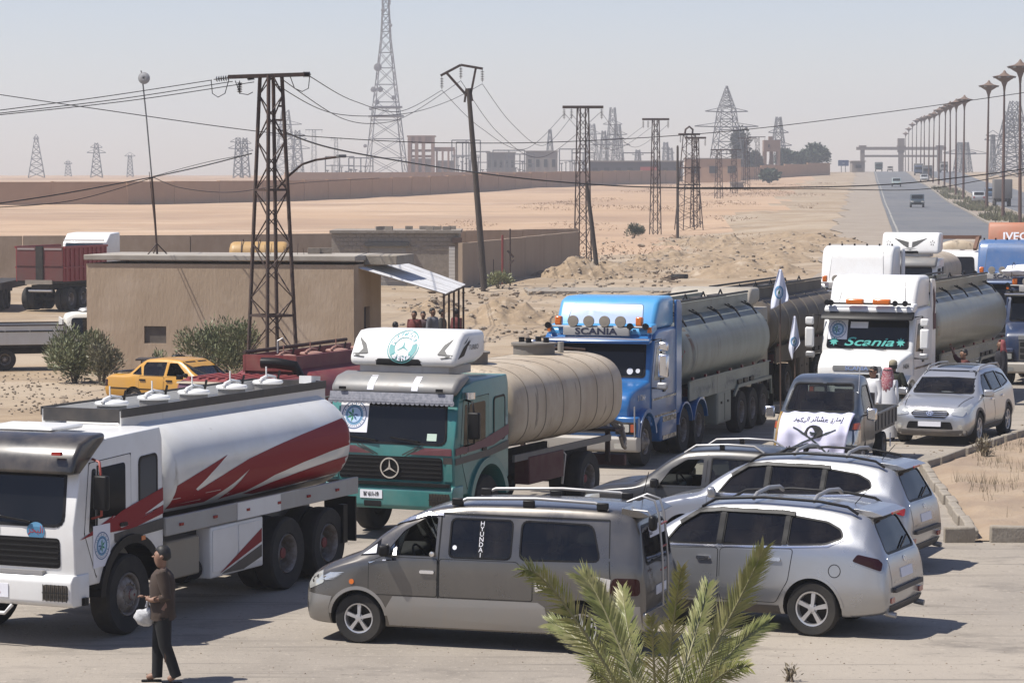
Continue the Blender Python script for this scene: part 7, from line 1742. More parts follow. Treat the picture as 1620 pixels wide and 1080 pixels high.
def mast_on_roof():
    Y = 91.2; b = at(249,408,Y); t = thing('dish_mast', 'thin guyed mast with a round dish on the flat roof', 'mast', b)
    def L(px, py, dy=0): return at(px, py, Y+dy)-b
    MB().tube([L(249,408), L(244,330), L(240,280)], .035, 8).build('tube', 'rust', t); MB().tube([L(240,280), L(232,190), L(226,132)], .024, 8).build('upper_tube', 'galv', t)
    for px, dy in ((228,-.6),(272,.5),(240,1.2)): MB().bar(L(px,410,dy), L(248,385), .03).build('brace', 'rust', t)
    MB().bar(L(236,272), L(247,380), .02).build('stay_tube', 'rust', t); MB().box(L(249,409), (1.0,.6,.05)).build('base_plate', 'rust', t)
    c = L(228,124); d = MB(); N = 24
    prof = [(.001,.0),(.08,-.004),(.15,-.02),(.19,-.045),(.195,-.045)]
    q = MB().lathe([(r, -h) for r, h in prof], (0,0,0), 'Y', N).build('dish', mat('dish_white', (.5,.5,.5), .5), t, smooth=60); q.location = c+V((0,-.06,0)); MB().cyl((0,-.15,0), (0,.05,0), .02, n=6).build('feed', 'black', q)
    sm = q.modifiers.new('s','SOLIDIFY'); sm.thickness = .008
    MB().bar(L(223,112), L(228,130), .03).build('tip', 'rust', t)
mast_on_roof()
W1 = 'power wire running left from the lattice pylon, '
wire('overhead_wire', W1+'uppermost', [(-60,182,80),(150,155,83),(335,127,85)], .013); wire('overhead_wire', W1+'middle one', [(-60,186,80),(180,158,83),(368,129,85)], .013); wire('overhead_wire', W1+'lowest', [(-60,188,79),(200,160,83),(402,130,85)], .013)
wire('overhead_wire', 'long thin wire sagging across the whole sky to the right edge', [(-80,138,100),(150,172,100),(400,207,102),(540,219,104),(700,226,106),(900,224,110),(1150,208,114),(1400,178,118),(1680,138,122)], .016)
wire('overhead_wire', 'thick cable bundle crossing low from the pylon to the right edge', [(440,205,86),(540,238,100),(745,272,120),(900,289,125),(1072,297,130),(1364,294,135),(1534,279,138),(1680,258,140)], .03)
wire('overhead_wire', 'second low cable drooping under the bundle over the road', [(1072,299,130),(1290,299,134),(1450,300,136),(1560,284,138),(1680,262,140)], .02)
wire('overhead_wire', 'dark cable from left edge up to the dish mast', [(-60,330,80),(90,308,85),(243,280,91)], .02); wire('overhead_wire', 'dark cable from the dish mast to the pylon', [(243,280,91),(320,263,88),(398,243,85)], .02)
wire('overhead_wire', 'slack lower cable from left edge to the dish mast', [(-60,331,80),(110,318,86),(243,281,91)], .014); wire('overhead_wire', 'slack cable looping from the dish mast behind the pylon', [(243,281,91),(290,298,100),(370,304,110),(470,290,120),(600,282,140)], .014)
wire('overhead_wire', 'thin cable from dish mast rising beside the pylon cable', [(243,279,91),(330,256,88),(397,244,85)], .010)
wire('overhead_wire', 'wire from the pylon right arm to the left fork insulator', [(490,121,85),(560,160,110),(634,176,130),(699,143,158)], .016)
wire('overhead_wire', 'wire from the pylon arm to the middle fork insulator', [(445,125,85),(540,187,110),(600,195,125),(650,180,140),(729,128,158)], .016)
wire('overhead_wire', 'wire from the pylon top to the right fork insulator', [(430,130,85),(530,180,105),(640,180,130),(710,160,148),(763,133,158)], .016)
wire('overhead_wire', 'wire from the left fork insulator to the next pole', [(699,143,158),(760,202,172),(830,236,185),(893,180,198)], .016); wire('overhead_wire', 'wire from the right fork insulator to the next pole', [(763,133,158),(810,196,170),(860,230,184),(905,184,198)], .016); wire('overhead_wire', 'wire from the middle fork insulator to the next pole', [(729,128,158),(790,212,172),(860,248,186),(950,178,198)], .016)
for a, b, lab in (((893,180,198),(1018,200,268),'left'),((905,182,198),(1030,202,268),'middle'),((951,178,198),(1056,198,268),'right')):
    wire('overhead_wire', lab+' wire sagging between the two lattice power poles', [a, ((a[0]+b[0])/2,(a[1]+b[1])/2+45,232), b], .016)
g_far = mat('far_grey_steel', (.22,.22,.225), .6)
def far_pylon(px, Y, py, wb, label, arms=(), kind='pylon', m=None, n=7, bw=.13, wt=1.2, taper=None):
    p = onground(px, Y); H = topz(py, Y)-p.z; t = thing('transmission_pylon', label, 'pylon', p, R(12)); m = m or g_far
    if taper:      # broad lower body, slim top
        h1 = H*taper; lattice(t, h1, wb, wt*1.6, n, bw*1.3, bw, m, False, True, 1.15)
        lattice(t, H-h1, wt*1.6, .3, 5, bw, bw*.8, m, False, True, 1, h1)
    else: lattice(t, H, wb, wt, n, bw*1.3, bw, m, False, True, 1.1)
    for f, w in arms:
        for s in (-1,1): MB().bar((0,0,H*f), (s*w,0,H*f+.25), bw*1.8).build('cross_arm', m, t); MB().bar((0,0,H*f+1.6), (s*w,0,H*f+.3), bw).build('arm_stay', m, t)
    return t
far_pylon(58, 900, 216, 5.2, 'far pylon farthest to the left on the horizon', ((.93,.9),), wt=.8)
far_pylon(153, 950, 226, 4.0, 'second far pylon from the left with short arms', ((.70,3.2),(.85,2)), wt=1)
far_pylon(108, 1100, 255, 2.6, 'shortest far pylon between the two leftmost pylons', ((.8,1.6),), n=5)
far_pylon(206, 1050, 245, 2.4, 'small far pylon left of the dish mast', ((.92,2),), n=6)
far_pylon(377, 860, 218, 3.0, 'left one of the twin far pylons beside the steel pylon', ((.72,3),(.88,2.4)))
far_pylon(388, 880, 218, 3.0, 'right one of the twin far pylons beside the steel pylon', ((.66,2.6),(.84,2)))
far_pylon(452, 850, 174, 7.0, 'tall far pylon seen just right of the lattice pylon', ((.62,6),(.78,5)), wt=2)
far_pylon(471, 900, 206, 4.0, 'far pylon with wide arms right of the tall one', ((.6,4),(.8,3)), wt=1.4)
far_pylon(870, 900, 205, 3.2, 'far pylon above the low brick block', (), wt=.7)
far_pylon(936, 880, 196, 5.0, 'far pylon just right of the lattice power pole', ((.6,4),(.8,3)), wt=1.6)
far_pylon(955, 860, 207, 3.2, 'shorter far pylon between two taller ones in the middle', ((.7,3),), wt=1)
far_pylon(969, 860, 170, 4.6, 'tallest of the middle cluster of far pylons', ((.55,3.6),(.75,3)), wt=1.4)
far_pylon(977, 870, 197, 4.2, 'far pylon right next to the tallest middle one', ((.6,4),(.8,3)), wt=1.4)
far_pylon(1009, 950, 237, 2.8, 'small far pylon left of the pole with the bush', ((.8,2),), n=6)
far_pylon(1053, 950, 225, 2.6, 'thin far pylon right of the lattice pole with bush', ((.8,1.5),), n=8)
far_pylon(1060, 980, 234, 2.6, 'short far pylon beside the thin one in the middle', ((.8,1.5),), n=6)
far_pylon(1149, 760, 136, 8.5, 'large pylon with a spire and splayed legs in the middle', ((.72,6),(.56,9)), taper=.74, wt=2.6, bw=.16, n=6)
far_pylon(1231, 800, 185, 5.0, 'pylon rising behind the water tower', ((.5,4),(.72,3)), wt=1.2, bw=.15)
far_pylon(1518, 800, 225, 3.0, 'small pylon with an arm seen between the street lamps', ((.62,5),), wt=1)
far_pylon(1528, 820, 225, 3.0, 'small pylon right of the one with an arm between lamps', ((.6,7),), wt=1)
far_pylon(1570, 760, 213, 1.4, 'thin pole-like pylon behind the right-hand street lamps', ((.85,2.4),(.96,2)), wt=.8)
far_pylon(1597, 720, 176, 8.0, 'left one of the two tall pylons at the right edge', ((.6,3),), wt=2, bw=.16)
far_pylon(1604, 740, 160, 9.0, 'right one of the two tall pylons at the right edge', ((.6,3),), wt=2, bw=.16)
def telecom():
    Y = 880; p = onground(611, Y); t = thing('telecom_mast', 'tall grey telecom lattice mast with dishes left of the brick block', 'mast', p, R(10)); k = F/Y
    H = topz(-30, Y)-p.z; h1 = H*.70; m = mat('mast_grey', (.30,.29,.29), .6); m2 = mat('mast_red', (.32,.13,.12), .6)
    lattice(t, h1, 62/k, 15/k, 8, .30, .15, m, False, True, 1.15); lattice(t, H-h1, 15/k, 6/k, 7, .28, .14, m, False, True, 1, h1)
    wm = mat('dish_pale', (.45,.44,.43), .6)
    for px, py, r in ((598,107,1.3),(591,142,.9),(602,142,.9),(597,162,.8),(623,155,.7),(618,41,.6),(606,17,.6),(578,231,.6),(587,172,.6)):
        q = at(px, py, Y)-p; c = Matrix.Rotation(-R(10), 3, 'Z'); MB().lathe([(.001,-.6),(r*.95,-.5),(r,0),(r*.8,.3),(.001,.4)], c@(q+V((0,-2,0))), 'Y', 14).build('dish', wm, t, smooth=40)
    for z, w in ((topz(170,Y)-p.z, 46/k),(topz(184,Y)-p.z, 50/k)): MB().box((0,0,z), (w,w,.6)).build('platform', m, t)
    for s in (-1,1): MB().box((s*1.2,-.8,H-6), (.4,.4,3)).build('antenna', wm, t); MB().box((s*1.3,-.8,H-14), (.4,.4,3)).build('antenna', wm, t)
telecom()
# --- street lamps along the median ------------------------------------------------------------
def lamp_proto():
    t = thing('street_lamp', 'x', 'street lamp'); m = mat('rust_red_pole', (.17,.085,.06), .8, col2=(.09,.06,.05), scale=1.5, stretch=(1,1,.2)); hm = mat('brown_lamp_shell', (.20,.13,.09), .7)
    MB().tube([(0,0,-.3),(0,0,7),(0,0,13.6)], [.19,.15,.10], 10).build('pole', m, t, smooth=60)
    MB().lathe([(.10,13.4),(.16,14.0),(.34,14.5),(1.05,14.95),(1.30,15.1),(1.0,15.16),(.55,15.26),(.22,15.5),(.07,15.75),(.001,15.78)], n=14).build('lamp_shell', hm, t, smooth=25)
    for k in range(8):
        a = k*math.pi/4; MB().box((1.0*math.cos(a),1.0*math.sin(a),15.0), (.45,.3,.14), rz=a).build('lamp_lens', mat('pale_lamp', (.30,.29,.27), .4), t)
    return t
lp = lamp_proto(); first = True; names = ['nearest', 'second', 'third', 'fourth', 'fifth', 'sixth', 'seventh', 'eighth', 'ninth', 'tenth', 'eleventh', 'twelfth', 'thirteenth', 'fourteenth', 'fifteenth', 'sixteenth']
for i, px in enumerate((1613,1586,1560,1523,1511,1502,1493,1484,1475,1468,1461,1455,1448,1442,1436,1431)):
    Y = 65032/(px-1368.8); o = lp if i == 0 else copy_tree(lp); x = .127*Y+14.78; o.location = (x, Y, gz(x-6, Y)+.1); o.rotation_euler = (R(rs.uniform(-.5,.5)), R(rs.uniform(-.6,.6)), rs.uniform(0,6))
    tag(o, names[i]+' tall street lamp with a saucer head on the median', 'street lamp', 'street lamps along the median')
# ================================================================== far buildings
fb_m = mat('far_brick', (.42,.26,.18), .9, col2=(.34,.21,.15), scale=.3); fg_m = mat('far_concrete', (.36,.31,.26), .9)
def boxb(t, name, c, d, m): return MB().box(c, d).build(name, m, t)
Y = 860; p = onground(682, Y); k = F/Y; t = thing('unfinished_building', 'unfinished brick building with open windows beside the telecom mast', 'building', p)
def pxw(a, b): return (b-a)/k
zT = topz(216,Y)-p.z; zM = topz(236,Y)-p.z; x0 = pxw(682,646); x1 = pxw(682,687); x2 = pxw(682,719); dp = 7
for xx in (x0+.4, x0+2.6, x0+4.7, x1-.4): boxb(t, 'pier', (xx,0,zT*.5-1), (1.1,1,zT+2), fb_m)
for a, b in ((zT*.5-1, zT*.42),): pass
boxb(t, 'lower_wall', ((x0+x1)/2, .3, zT*.24-1), (x1-x0-.3, .6, zT*.5+1.4), fg_m)
for z in (zT*.52, zT*.66): boxb(t, 'floor_slab', ((x0+x1)/2, dp/2, z), (x1-x0, dp, .7), fb_m)
boxb(t, 'parapet', ((x0+x1)/2, dp/2, zT-1.1), (x1-x0, dp, 2.0), fb_m); boxb(t, 'roof', ((x0+x1)/2, dp/2, zT+.1), (x1-x0+.8, dp+.8, .4), fb_m)
for xx in (x0+.5, x1-.5): boxb(t, 'back_pier', (xx, dp-.5, zT*.5-1), (1.0,1,zT+2), fb_m)
boxb(t, 'wing_roof', ((x1+x2)/2, dp/2, zM), (x2-x1, dp, 1.2), fb_m); boxb(t, 'wing_wall', ((x1+x2)/2+.3, .4, zM*.3-1), (x2-x1-.4, .6, zM*.6+2), fg_m)
for q in range(4): boxb(t, 'wing_pier', (x1+.8+q*1.8, .1, zM*.5-1), (.6,.6,zM+2), fb_m)
def block_house(px0, px1, py0, py1, Y, label, m, win=0):
    p = onground((px0+px1)/2, Y); k = F/Y; w = (px1-px0)/k; h = topz(py0,Y)-p.z; t = thing('block_building', label, 'building', p)
    boxb(t, 'wall', (0, 3, h/2-1), (w, 6, h+2), m); boxb(t, 'roof', (0, 3, h+.15), (w+.6, 6.6, .3), fg_m)
    for i in range(win): MB().box((-w/2+w*(i+.5)/win, -.05, h*.55), (w/win*.45, .2, h*.3)).build('window', 'dark', t)
    return t
block_house(832,882,240,262, 880, 'low grey-brown block building in the substation', fg_m, 4)
block_house(770,815,242,262, 870, 'low concrete frame building left of the substation block', mat('far_grey', (.28,.25,.22), .9), 5)
block_house(932,1080,256,272, 740, 'long low dark-roofed shed behind the far wall', mat('far_dark_roof', (.10,.085,.08), .8), 8)
block_house(1085,1172,252,272, 700, 'low beige building at the end of the far wall', m_wallp, 3)
block_house(1262,1292,253,266, 800, 'small building among the trees', fg_m, 2)
block_house(1348,1368,256,270, 820, 'small grey kiosk at the foot of the gantry', fg_m, 1)
block_house(1160,1176,290,297, 560, 'small square block beside the far lattice poles', fg_m, 0)
def water_tower():
    Y = 780; p = onground(1220, Y); k = F/Y; t = thing('water_tower', 'square brown water tower on four concrete legs', 'tower', p); w = 26/k; z0 = topz(240,Y)-p.z; z1 = topz(222,Y)-p.z; m = mat('tower_brown', (.34,.22,.16), .9, col2=(.28,.18,.13), scale=.4)
    boxb(t, 'tank', (0,0,(z0+z1)/2), (w,w,z1-z0), m); boxb(t, 'hatch', (-.3,0,z1+.5), (1.1,1.1,1.1), m); boxb(t, 'window', (-w*.2,-w/2-.02,(z0+z1)/2), (.5,.1,.8), MM('dark'))
    for sx in (-1,1):
        for sy in (-1,1): boxb(t, 'leg', (sx*(w/2-.4),sy*(w/2-.4),z0/2-.5), (.8,.8,z0+1), m)
    boxb(t, 'centre_leg', (0,0,z0/2-.5), (1.0,1.0,z0+1), m)
    for z in (z0*.45,):
        for sy in (-1,1): boxb(t, 'tie_beam', (0,sy*(w/2-.4),z), (w-1.6,.4,.4), m)
water_tower()
def gantry():
    Y = 900; x0, x1, x2 = [xy(px, Y)[0] for px in (1364,1425,1486)]; z = gz(x1, Y); t = thing('road_gantry', 'concrete gateway with two beams spanning the road at the crest', 'gateway', (x1, Y, z)); m = mat('gate_concrete', (.33,.27,.23), .9)
    zt = topz(235,Y)-z; zm = topz(247,Y)-z
    for x, w in ((x0,1.3),(x1,1.6),(x2,1.5)): boxb(t, 'pier', (x-x1,0,zt/2-1), (w,1.2,zt+1), m); boxb(t, 'pier_cap', (x-x1,0,zt+.75), (w+1.0,1.6,.5), m)
    boxb(t, 'tower', (0,.2,zt+1), (2.2,1.5,4.5), m); boxb(t, 'top_beam', ((x2-x0)/2+x0-x1,-.2,zt), (x2-x0+4,1.1,1.0), m); boxb(t, 'lower_beam', ((x2-x0)/2+x0-x1,-.1,zm), (x2-x0,.9,.7), m)
gantry()
p = onground(1334, 820); t = thing('billboard', 'blue billboard beside the road at the crest', 'billboard', p); hz = topz(258,820)-p.z; boxb(t, 'panel', (0,0,hz), (3.1,.2,1.7), mat('bill_blue', (.05,.10,.22), .6)); boxb(t, 'panel_mark', (.0,-.12,hz-.1), (.7,.05,.5), mat('bill_pale', (.3,.35,.42), .6)); boxb(t, 'post', (-.6,.1,hz/2-.5), (.2,.2,hz), MM('galv')); boxb(t, 'post', (.6,.1,hz/2-.5), (.2,.2,hz), MM('galv'))
# substation gantries and gear
ss = mat('substation_grey', (.20,.19,.19), .7)
for i, (a, b, py, Y) in enumerate(((715,760,222,840),(722,742,225,850),(745,775,240,830),(780,830,238,860),(800,845,244,840),(885,925,236,860),(905,940,242,850),(985,1035,242,860),(515,560,248,820),(552,590,250,830))):
    p = onground((a+b)/2, Y); k = F/Y; w = (b-a)/k; h = topz(py,Y)-p.z; t = thing('substation_frame', ['tall steel frame right of the unfinished building', 'narrow steel frame inside the substation', 'low steel frame before the leaning pole', 'wide steel frame left of the grey block', 'low steel frame under the grey block', 'steel frame right of the grey block', 'small steel frame by the lattice pole', 'wide steel frame behind the dark-roofed shed', 'steel frame left of the telecom mast', 'steel frame at the foot of the telecom mast'][i], 'steel frame', p, 0, 'steel frames of the substation')
    for s in (-1,0,1): MB().bar((s*w/2,0,-1), (s*w/2,0,h), .35).build('column', ss, t)
    MB().bar((-w/2,0,h), (w/2,0,h), .35).build('beam', ss, t); MB().bar((-w/2,0,h*.6), (w/2,0,h*.6), .25).build('beam', ss, t)
    r = random.Random(i); n = max(3, int(w/1.2))
    for q in range(n): x = -w/2+w*(q+.5)/n; hh = h*r.uniform(.3,.62); MB().bar((x,-2,-1), (x,-2,hh), .3).build('support', ss, t); MB().bar((x-.5,-2,hh), (x+.5,-2,hh), .3).build('switch', ss, t)
t = thing('fuel_sign', 'red sign seen over the far wall beside the dark shed', 'sign', onground(1025, 735)); hz = topz(269,735)-t.location.z; boxb(t, 'panel', (0,-4,hz), (4.4,.3,1.6), mat('sign_red', (.45,.08,.06), .6)); boxb(t, 'post', (0,-3.8,hz/2), (.3,.3,hz), ss)
# ================================================================== far traffic
def far_car(label, px, Y, col, cat='car', away=False, off=None):
    p = onground(px, Y); p.z += .07; t = thing('distant_'+cat.replace(' ','_'), label, cat, p, math.atan2(-.99 if not away else .99, -.126 if not away else .126)); m = mat('far_paint_'+label[:14].replace(' ','_'), col, .35, .2, coat=.4)
    prof = [(-2.2,.35),(-2.2,1.0),(-1.9,1.1),(-1.5,1.65),(.3,1.7),(.9,1.1),(2.0,.95),(2.2,.7),(2.2,.35)]
    b, bv = solid('body', MB().prism(prof, 'y', -.9, .9), m, t, .10)
    decal(bv, rect(-.72,.72,1.12,1.58,.08), 'x+', 'windscreen', tg, t, .01, 0, .01); decal(bv, rect(-.68,.68,1.15,1.55,.08), 'x-', 'rear_window', tg, t, .01, 0, .01)
    for s in ('y+','y-'): decal(bv, [(-1.4,1.1),(.5,1.1),(.2,1.55),(-1.3,1.55)], s, 'window', tg, t, .01, 0, .01)
    for s in (1,-1): MB().box((2.16,s*.65,.75), (.1,.35,.18)).build('headlamp', 'lens', t); MB().box((-2.18,s*.7,.85), (.1,.25,.2)).build('tail_lamp', 'red', t)
    MB().box((2.2,0,.55), (.08,1.0,.25)).build('grille', 'black', t)
    for x in (1.35,-1.35):
        for s in (1,-1): wheel(t, x, s*.80, .36, .22, .22, 'alloy')
    return t
def far_truck(label, px, Y, col, away=False, h=3.2):
    p = onground(px, Y); p.z += .07; t = thing('distant_truck', label, 'truck', p, math.atan2(-.99 if not away else .99, -.126 if not away else .126)); m = mat('far_paint_'+label[:14].replace(' ','_'), col, .5)
    solid('cab', MB().prism([(1.5,.6),(1.5,1.6),(1.3,2.5),(0,2.6),(0,.6)], 'y', -1.1, 1.1), m, t, .1); MB().box((1.46,0,2.0), (.16,1.9,.7)).build('windscreen', tg, t)
    cv, _ = solid('cargo_cover', MB().prism([(-1.2,1.0),(-1.2,h-.3),(-.9,h),(.9,h),(1.2,h-.3),(1.2,1.0)], 'x', -5.2, -.15) if False else MB().box((-2.7,0,(1.0+h)/2), (5,2.4,h-1.0)), mat('far_tarp', (.20,.19,.18), .9), t, .12)
    MB().box((-2.4,0,.85), (5.2,1.0,.3)).build('chassis', 'dark', t); MB().box((1.52,0,.7), (.1,2.1,.3)).build('bumper', 'black', t)
    for x in (.7,-3.6):
        for s in (1,-1): wheel(t, x, s*.95, .5, .3, .27, 'rear')
    return t
far_car('dark car driving down the road toward the yard', 1451, 362, (.05,.07,.08)); far_car('pale green car farther up the road', 1418, 540, (.35,.42,.40))
far_car('small tan pickup near the road crest', 1408, 860, (.42,.36,.28)); far_truck('dark green truck at the road crest', 1390, 850, (.06,.10,.08), h=2.9)
far_car('silver car on the far carriageway driving away', 1548, 395, (.45,.46,.46), away=True); far_car('blue car beside the tarp truck on the far carriageway', 1567, 430, (.10,.16,.24), away=True)
far_truck('grey tarp covered truck driving away on the far carriageway', 1584, 372, (.22,.22,.22), True, 3.6)
far_truck('dark truck between the street lamps on the far carriageway', 1467, 700, (.06,.07,.09)); far_truck('blue truck behind the row of lamps on the far carriageway', 1453, 740, (.08,.12,.20)); far_car('white car between the street lamps on the far carriageway', 1462, 640, (.55,.55,.53))
far_truck('pale lorry beside the gateway right pier', 1493, 800, (.35,.33,.30))
# ================================================================== vegetation
def leaf_mat(name, c1=None, c2=None, c3=None):
    if name in MATS: return MATS[name]
    return mat(name, c1, .55, col2=c2, scale=2.5, lo=.3, hi=.7, col3=c3, scale3=.9, lo3=.5, hi3=.7)
def foliage(n, rx, ry, rz, leaf, seed, up=.6, clumps=14, thin=.28, cz=None):
    """leaf-sized faces spread through uneven clumps"""
    r = random.Random(seed); b = MB(); C = []
    for _ in range(clumps):
        while True:
            p = V((r.uniform(-1,1), r.uniform(-1,1), r.uniform(-1,1)))
            if p.length < 1: break
        C.append((V((p.x*rx*.75, p.y*ry*.75, rz+p.z*rz*.72)), r.uniform(.28,.5)))
    for i in range(n):
        c, s = r.choice(C); d = V((r.gauss(0,1), r.gauss(0,1), r.gauss(0,1))).normalized()*(r.random()**.45)
        p = V((c.x+d.x*rx*s*1.1, c.y+d.y*ry*s*1.1, c.z+d.z*rz*s*1.25))
        if p.z < .02: continue
        dd = (d*.7+V((r.uniform(-.5,.5), r.uniform(-.5,.5), up))).normalized(); side = dd.cross(V((r.uniform(-1,1), r.uniform(-1,1), r.uniform(-1,1)))).normalized(); L = leaf*r.uniform(.6,1.3); w = L*thin
        b.add([p, p+dd*L*.5+side*w*.5, p+dd*L, p+dd*L*.5-side*w*.5], [(0,1,2,3)])
    return b
def raw(b, name):
    me = bpy.data.meshes.new(name); me.from_pydata([tuple(v) for v in b.v], [], b.f); me.update(); return me
def shrub(label, loc, rx, ry, h, n, leaf, m, seed, cat='shrub', name='shrub', stems=9, group=None, thin=.28):
    t = thing(name, label, cat, loc, 0, group); f = mkobj('foliage', raw(foliage(n, rx, ry, h/2, leaf, seed, thin=thin), 'foliage'), m, t); f['kind'] = 'stuff'
    r = random.Random(seed); b = MB()
    for k in range(stems): a = r.uniform(0, 6.3); q = r.uniform(.3,.75); b.tube([(math.cos(a)*.06,math.sin(a)*.06,-.03),(math.cos(a)*rx*q*.4,math.sin(a)*ry*q*.4,h*.4),(math.cos(a)*rx*q,math.sin(a)*ry*q,h*.8)], [.022,.016,.006], 4)
    s = b.build('stems', mat('bush_stem', (.16,.12,.08), .9), t); s['kind'] = 'stuff'; return t
ol = leaf_mat('oleander_leaf', (.17,.195,.085), (.28,.29,.15), (.36,.32,.18)); dry = leaf_mat('dry_leaf', (.25,.205,.125), (.33,.27,.17)); dk = leaf_mat('dark_leaf', (.05,.075,.04), (.085,.11,.06))
g = G(116, 606); shrub('oleander bush at the left corner of the beige building', (g.x, g.y+.3, 0), 1.15, .9, 1.85, 5200, .15, ol, 1)
g = G(160, 608); shrub('thin dry looking bush right beside the oleander bush', (g.x, g.y+.1, 0), .75, .6, 1.5, 2200, .14, leaf_mat('olive_dry_leaf', (.19,.18,.10), (.27,.24,.14)), 2)
g = G(332, 602); shrub('large grey-green bush between the taxi and the steel pylon', (g.x, g.y+.6, 0), 1.45, 1.0, 2.05, 6500, .15, ol, 3)
g = G(252, 603); shrub('small green sprout left of the large grey-green bush', (g.x, g.y+.3, 0), .38, .3, .95, 600, .14, ol, 4)
g = gp(1003, 370); shrub('round green bush alone on the rough ground', g, .9, .7, 1.3, 1500, .22, dk, 5); g = gp(788, 455); shrub('light green weeds at the foot of the leaning pole', g, .9, .6, .9, 900, .2, leaf_mat('weed_leaf', (.22,.24,.09), (.28,.28,.13)), 6)
r = random.Random(11)
for i, (x, y, w, h, lab) in enumerate(((12.6,60.2,.75,.95,'largest dry grey-green bush on the traffic island'),(13.4,61.6,.6,.8,'dry bush behind the largest one on the island'),(11.2,57.5,.35,.45,'small dry tuft left of the island bush'),(10.35,60.6,.3,.5,'upright dry weed near the island kerb'),(12.0,55.3,.4,.35,'low straw tuft in the middle of the island'),(10.2,53.2,.35,.3,'low straw tuft nearer the silver SUV'),(14.2,64.5,.6,.7,'dry bush cut by the right edge on the island'))):
    shrub(lab, (x, y, .08), w, w*.8, h, 900 if i < 2 else 420, .10, dry if i % 2 else leaf_mat('sage_leaf', (.20,.18,.10), (.28,.245,.15)), 30+i, 'bush', 'dry_bush', 6, thin=.16)
dr = MB()
for _ in range(17000):
    x = r.uniform(8.5, 20); y = r.uniform(48, 70)
    if x < 8.9+max(0, y-58)*.42 or noise.noise(V((x*.8, y*.5, 3))) < .05: continue
    a = r.uniform(0, 6.3); h = r.uniform(.05,.30); w = .007; dx, dy = math.cos(a), math.sin(a); l = r.uniform(-.5,.5)
    dr.add([(x-dx*w,y-dy*w,.06),(x+dx*w,y+dy*w,.06),(x+l*h,y+l*h*.5,.10+h)], [(0,1,2)])
tag(mkobj('dry_grass', raw(dr, 'dry_grass'), dry), 'sparse dry grass on the soil of the traffic island', 'grass', None, 'stuff')
dr = MB()
for _ in range(7000):
    Y = r.uniform(150, 520); x = .127*Y+14.78+r.uniform(-2.6,1.6); z = gz(x-6, Y)+.08
    if noise.noise(V((x*.2, Y*.06, 8))) < -.05: continue
    a = r.uniform(0,6.3); h = r.uniform(.2,.75); w = .10; dr.add([(x-math.cos(a)*w,Y-math.sin(a)*w,z),(x+math.cos(a)*w,Y+math.sin(a)*w,z),(x+r.uniform(-.3,.3),Y,z+h)], [(0,1,2)])
tag(mkobj('median_weeds', raw(dr, 'median_weeds'), leaf_mat('median_leaf', (.13,.14,.065), (.24,.21,.12))), 'weeds and low scrub along the median of the road', 'weeds', None, 'stuff')
sc = MB()
for _ in range(16000):
    Y = r.uniform(170, 620); x = 35.4+(Y-260)*.127-r.uniform(9, 48); z = gz(x, Y)+field_noise(x, Y)
    if noise.noise(V((x*.08, Y*.02, 12))) < .1: continue
    a = r.uniform(0,6.3); h = r.uniform(.05,.2); w = .09; sc.add([(x-math.cos(a)*w,Y-math.sin(a)*w,z-.05),(x+math.cos(a)*w,Y+math.sin(a)*w,z-.05),(x+r.uniform(-.3,.3),Y,z+h)], [(0,1,2)])
tag(mkobj('dry_scrub', raw(sc, 'dry_scrub'), leaf_mat('rusty_scrub', (.44,.27,.16), (.50,.35,.22))), 'rust brown dry scrub on the slope beside the road', 'scrub', None, 'stuff')
def tree(label, px, Y, py, w, seed, m=None, n=2600, narrow=False):
    p = onground(px, Y); H = topz(py, Y)-p.z; t = thing('tree', label, 'tree', p); b = MB(); rr = random.Random(seed)
    b.tube([(0,0,-.5),(.1,0,H*.3),(0,.1,H*.7)], [.35,.28,.12], 8)
    for k in range(6): a = rr.uniform(0,6.3); b.tube([(0,0,H*.28),(math.cos(a)*w*.25,math.sin(a)*w*.25,H*.55),(math.cos(a)*w*.4,math.sin(a)*w*.4,H*.75)], [.2,.12,.05], 6)
    b.build('trunk', 'wood', t, smooth=60); f = foliage(n, w/2, w/2, H*(.46 if narrow else .36), .9, seed, .2, 16, .6); z0 = H*(.08 if narrow else .30)
    for v in f.v: v.z += z0
    c = mkobj('crown', raw(f, 'crown'), m or dk, t); c['kind'] = 'stuff'; return t
tree('broad dark tree left of the blue billboard', 1287, 800, 231, 9.5, 51, n=4200); tree('dark tree just right of the water tower', 1243, 790, 237, 5.6, 52); tree('tall narrow tree beside the large splayed pylon', 1170, 760, 200, 5.0, 53, leaf_mat('grey_leaf', (.10,.11,.08), (.15,.15,.11)), 2600, True); tree('small tree between the large pylon and the water tower', 1193, 770, 243, 4.6, 54, leaf_mat('grey_leaf')); tree('small tree left of the broad dark tree', 1266, 800, 240, 5.0, 55)
tree('low dark bushy tree under the water tower wall', 1216, 640, 270, 4.2, 56, n=1500)
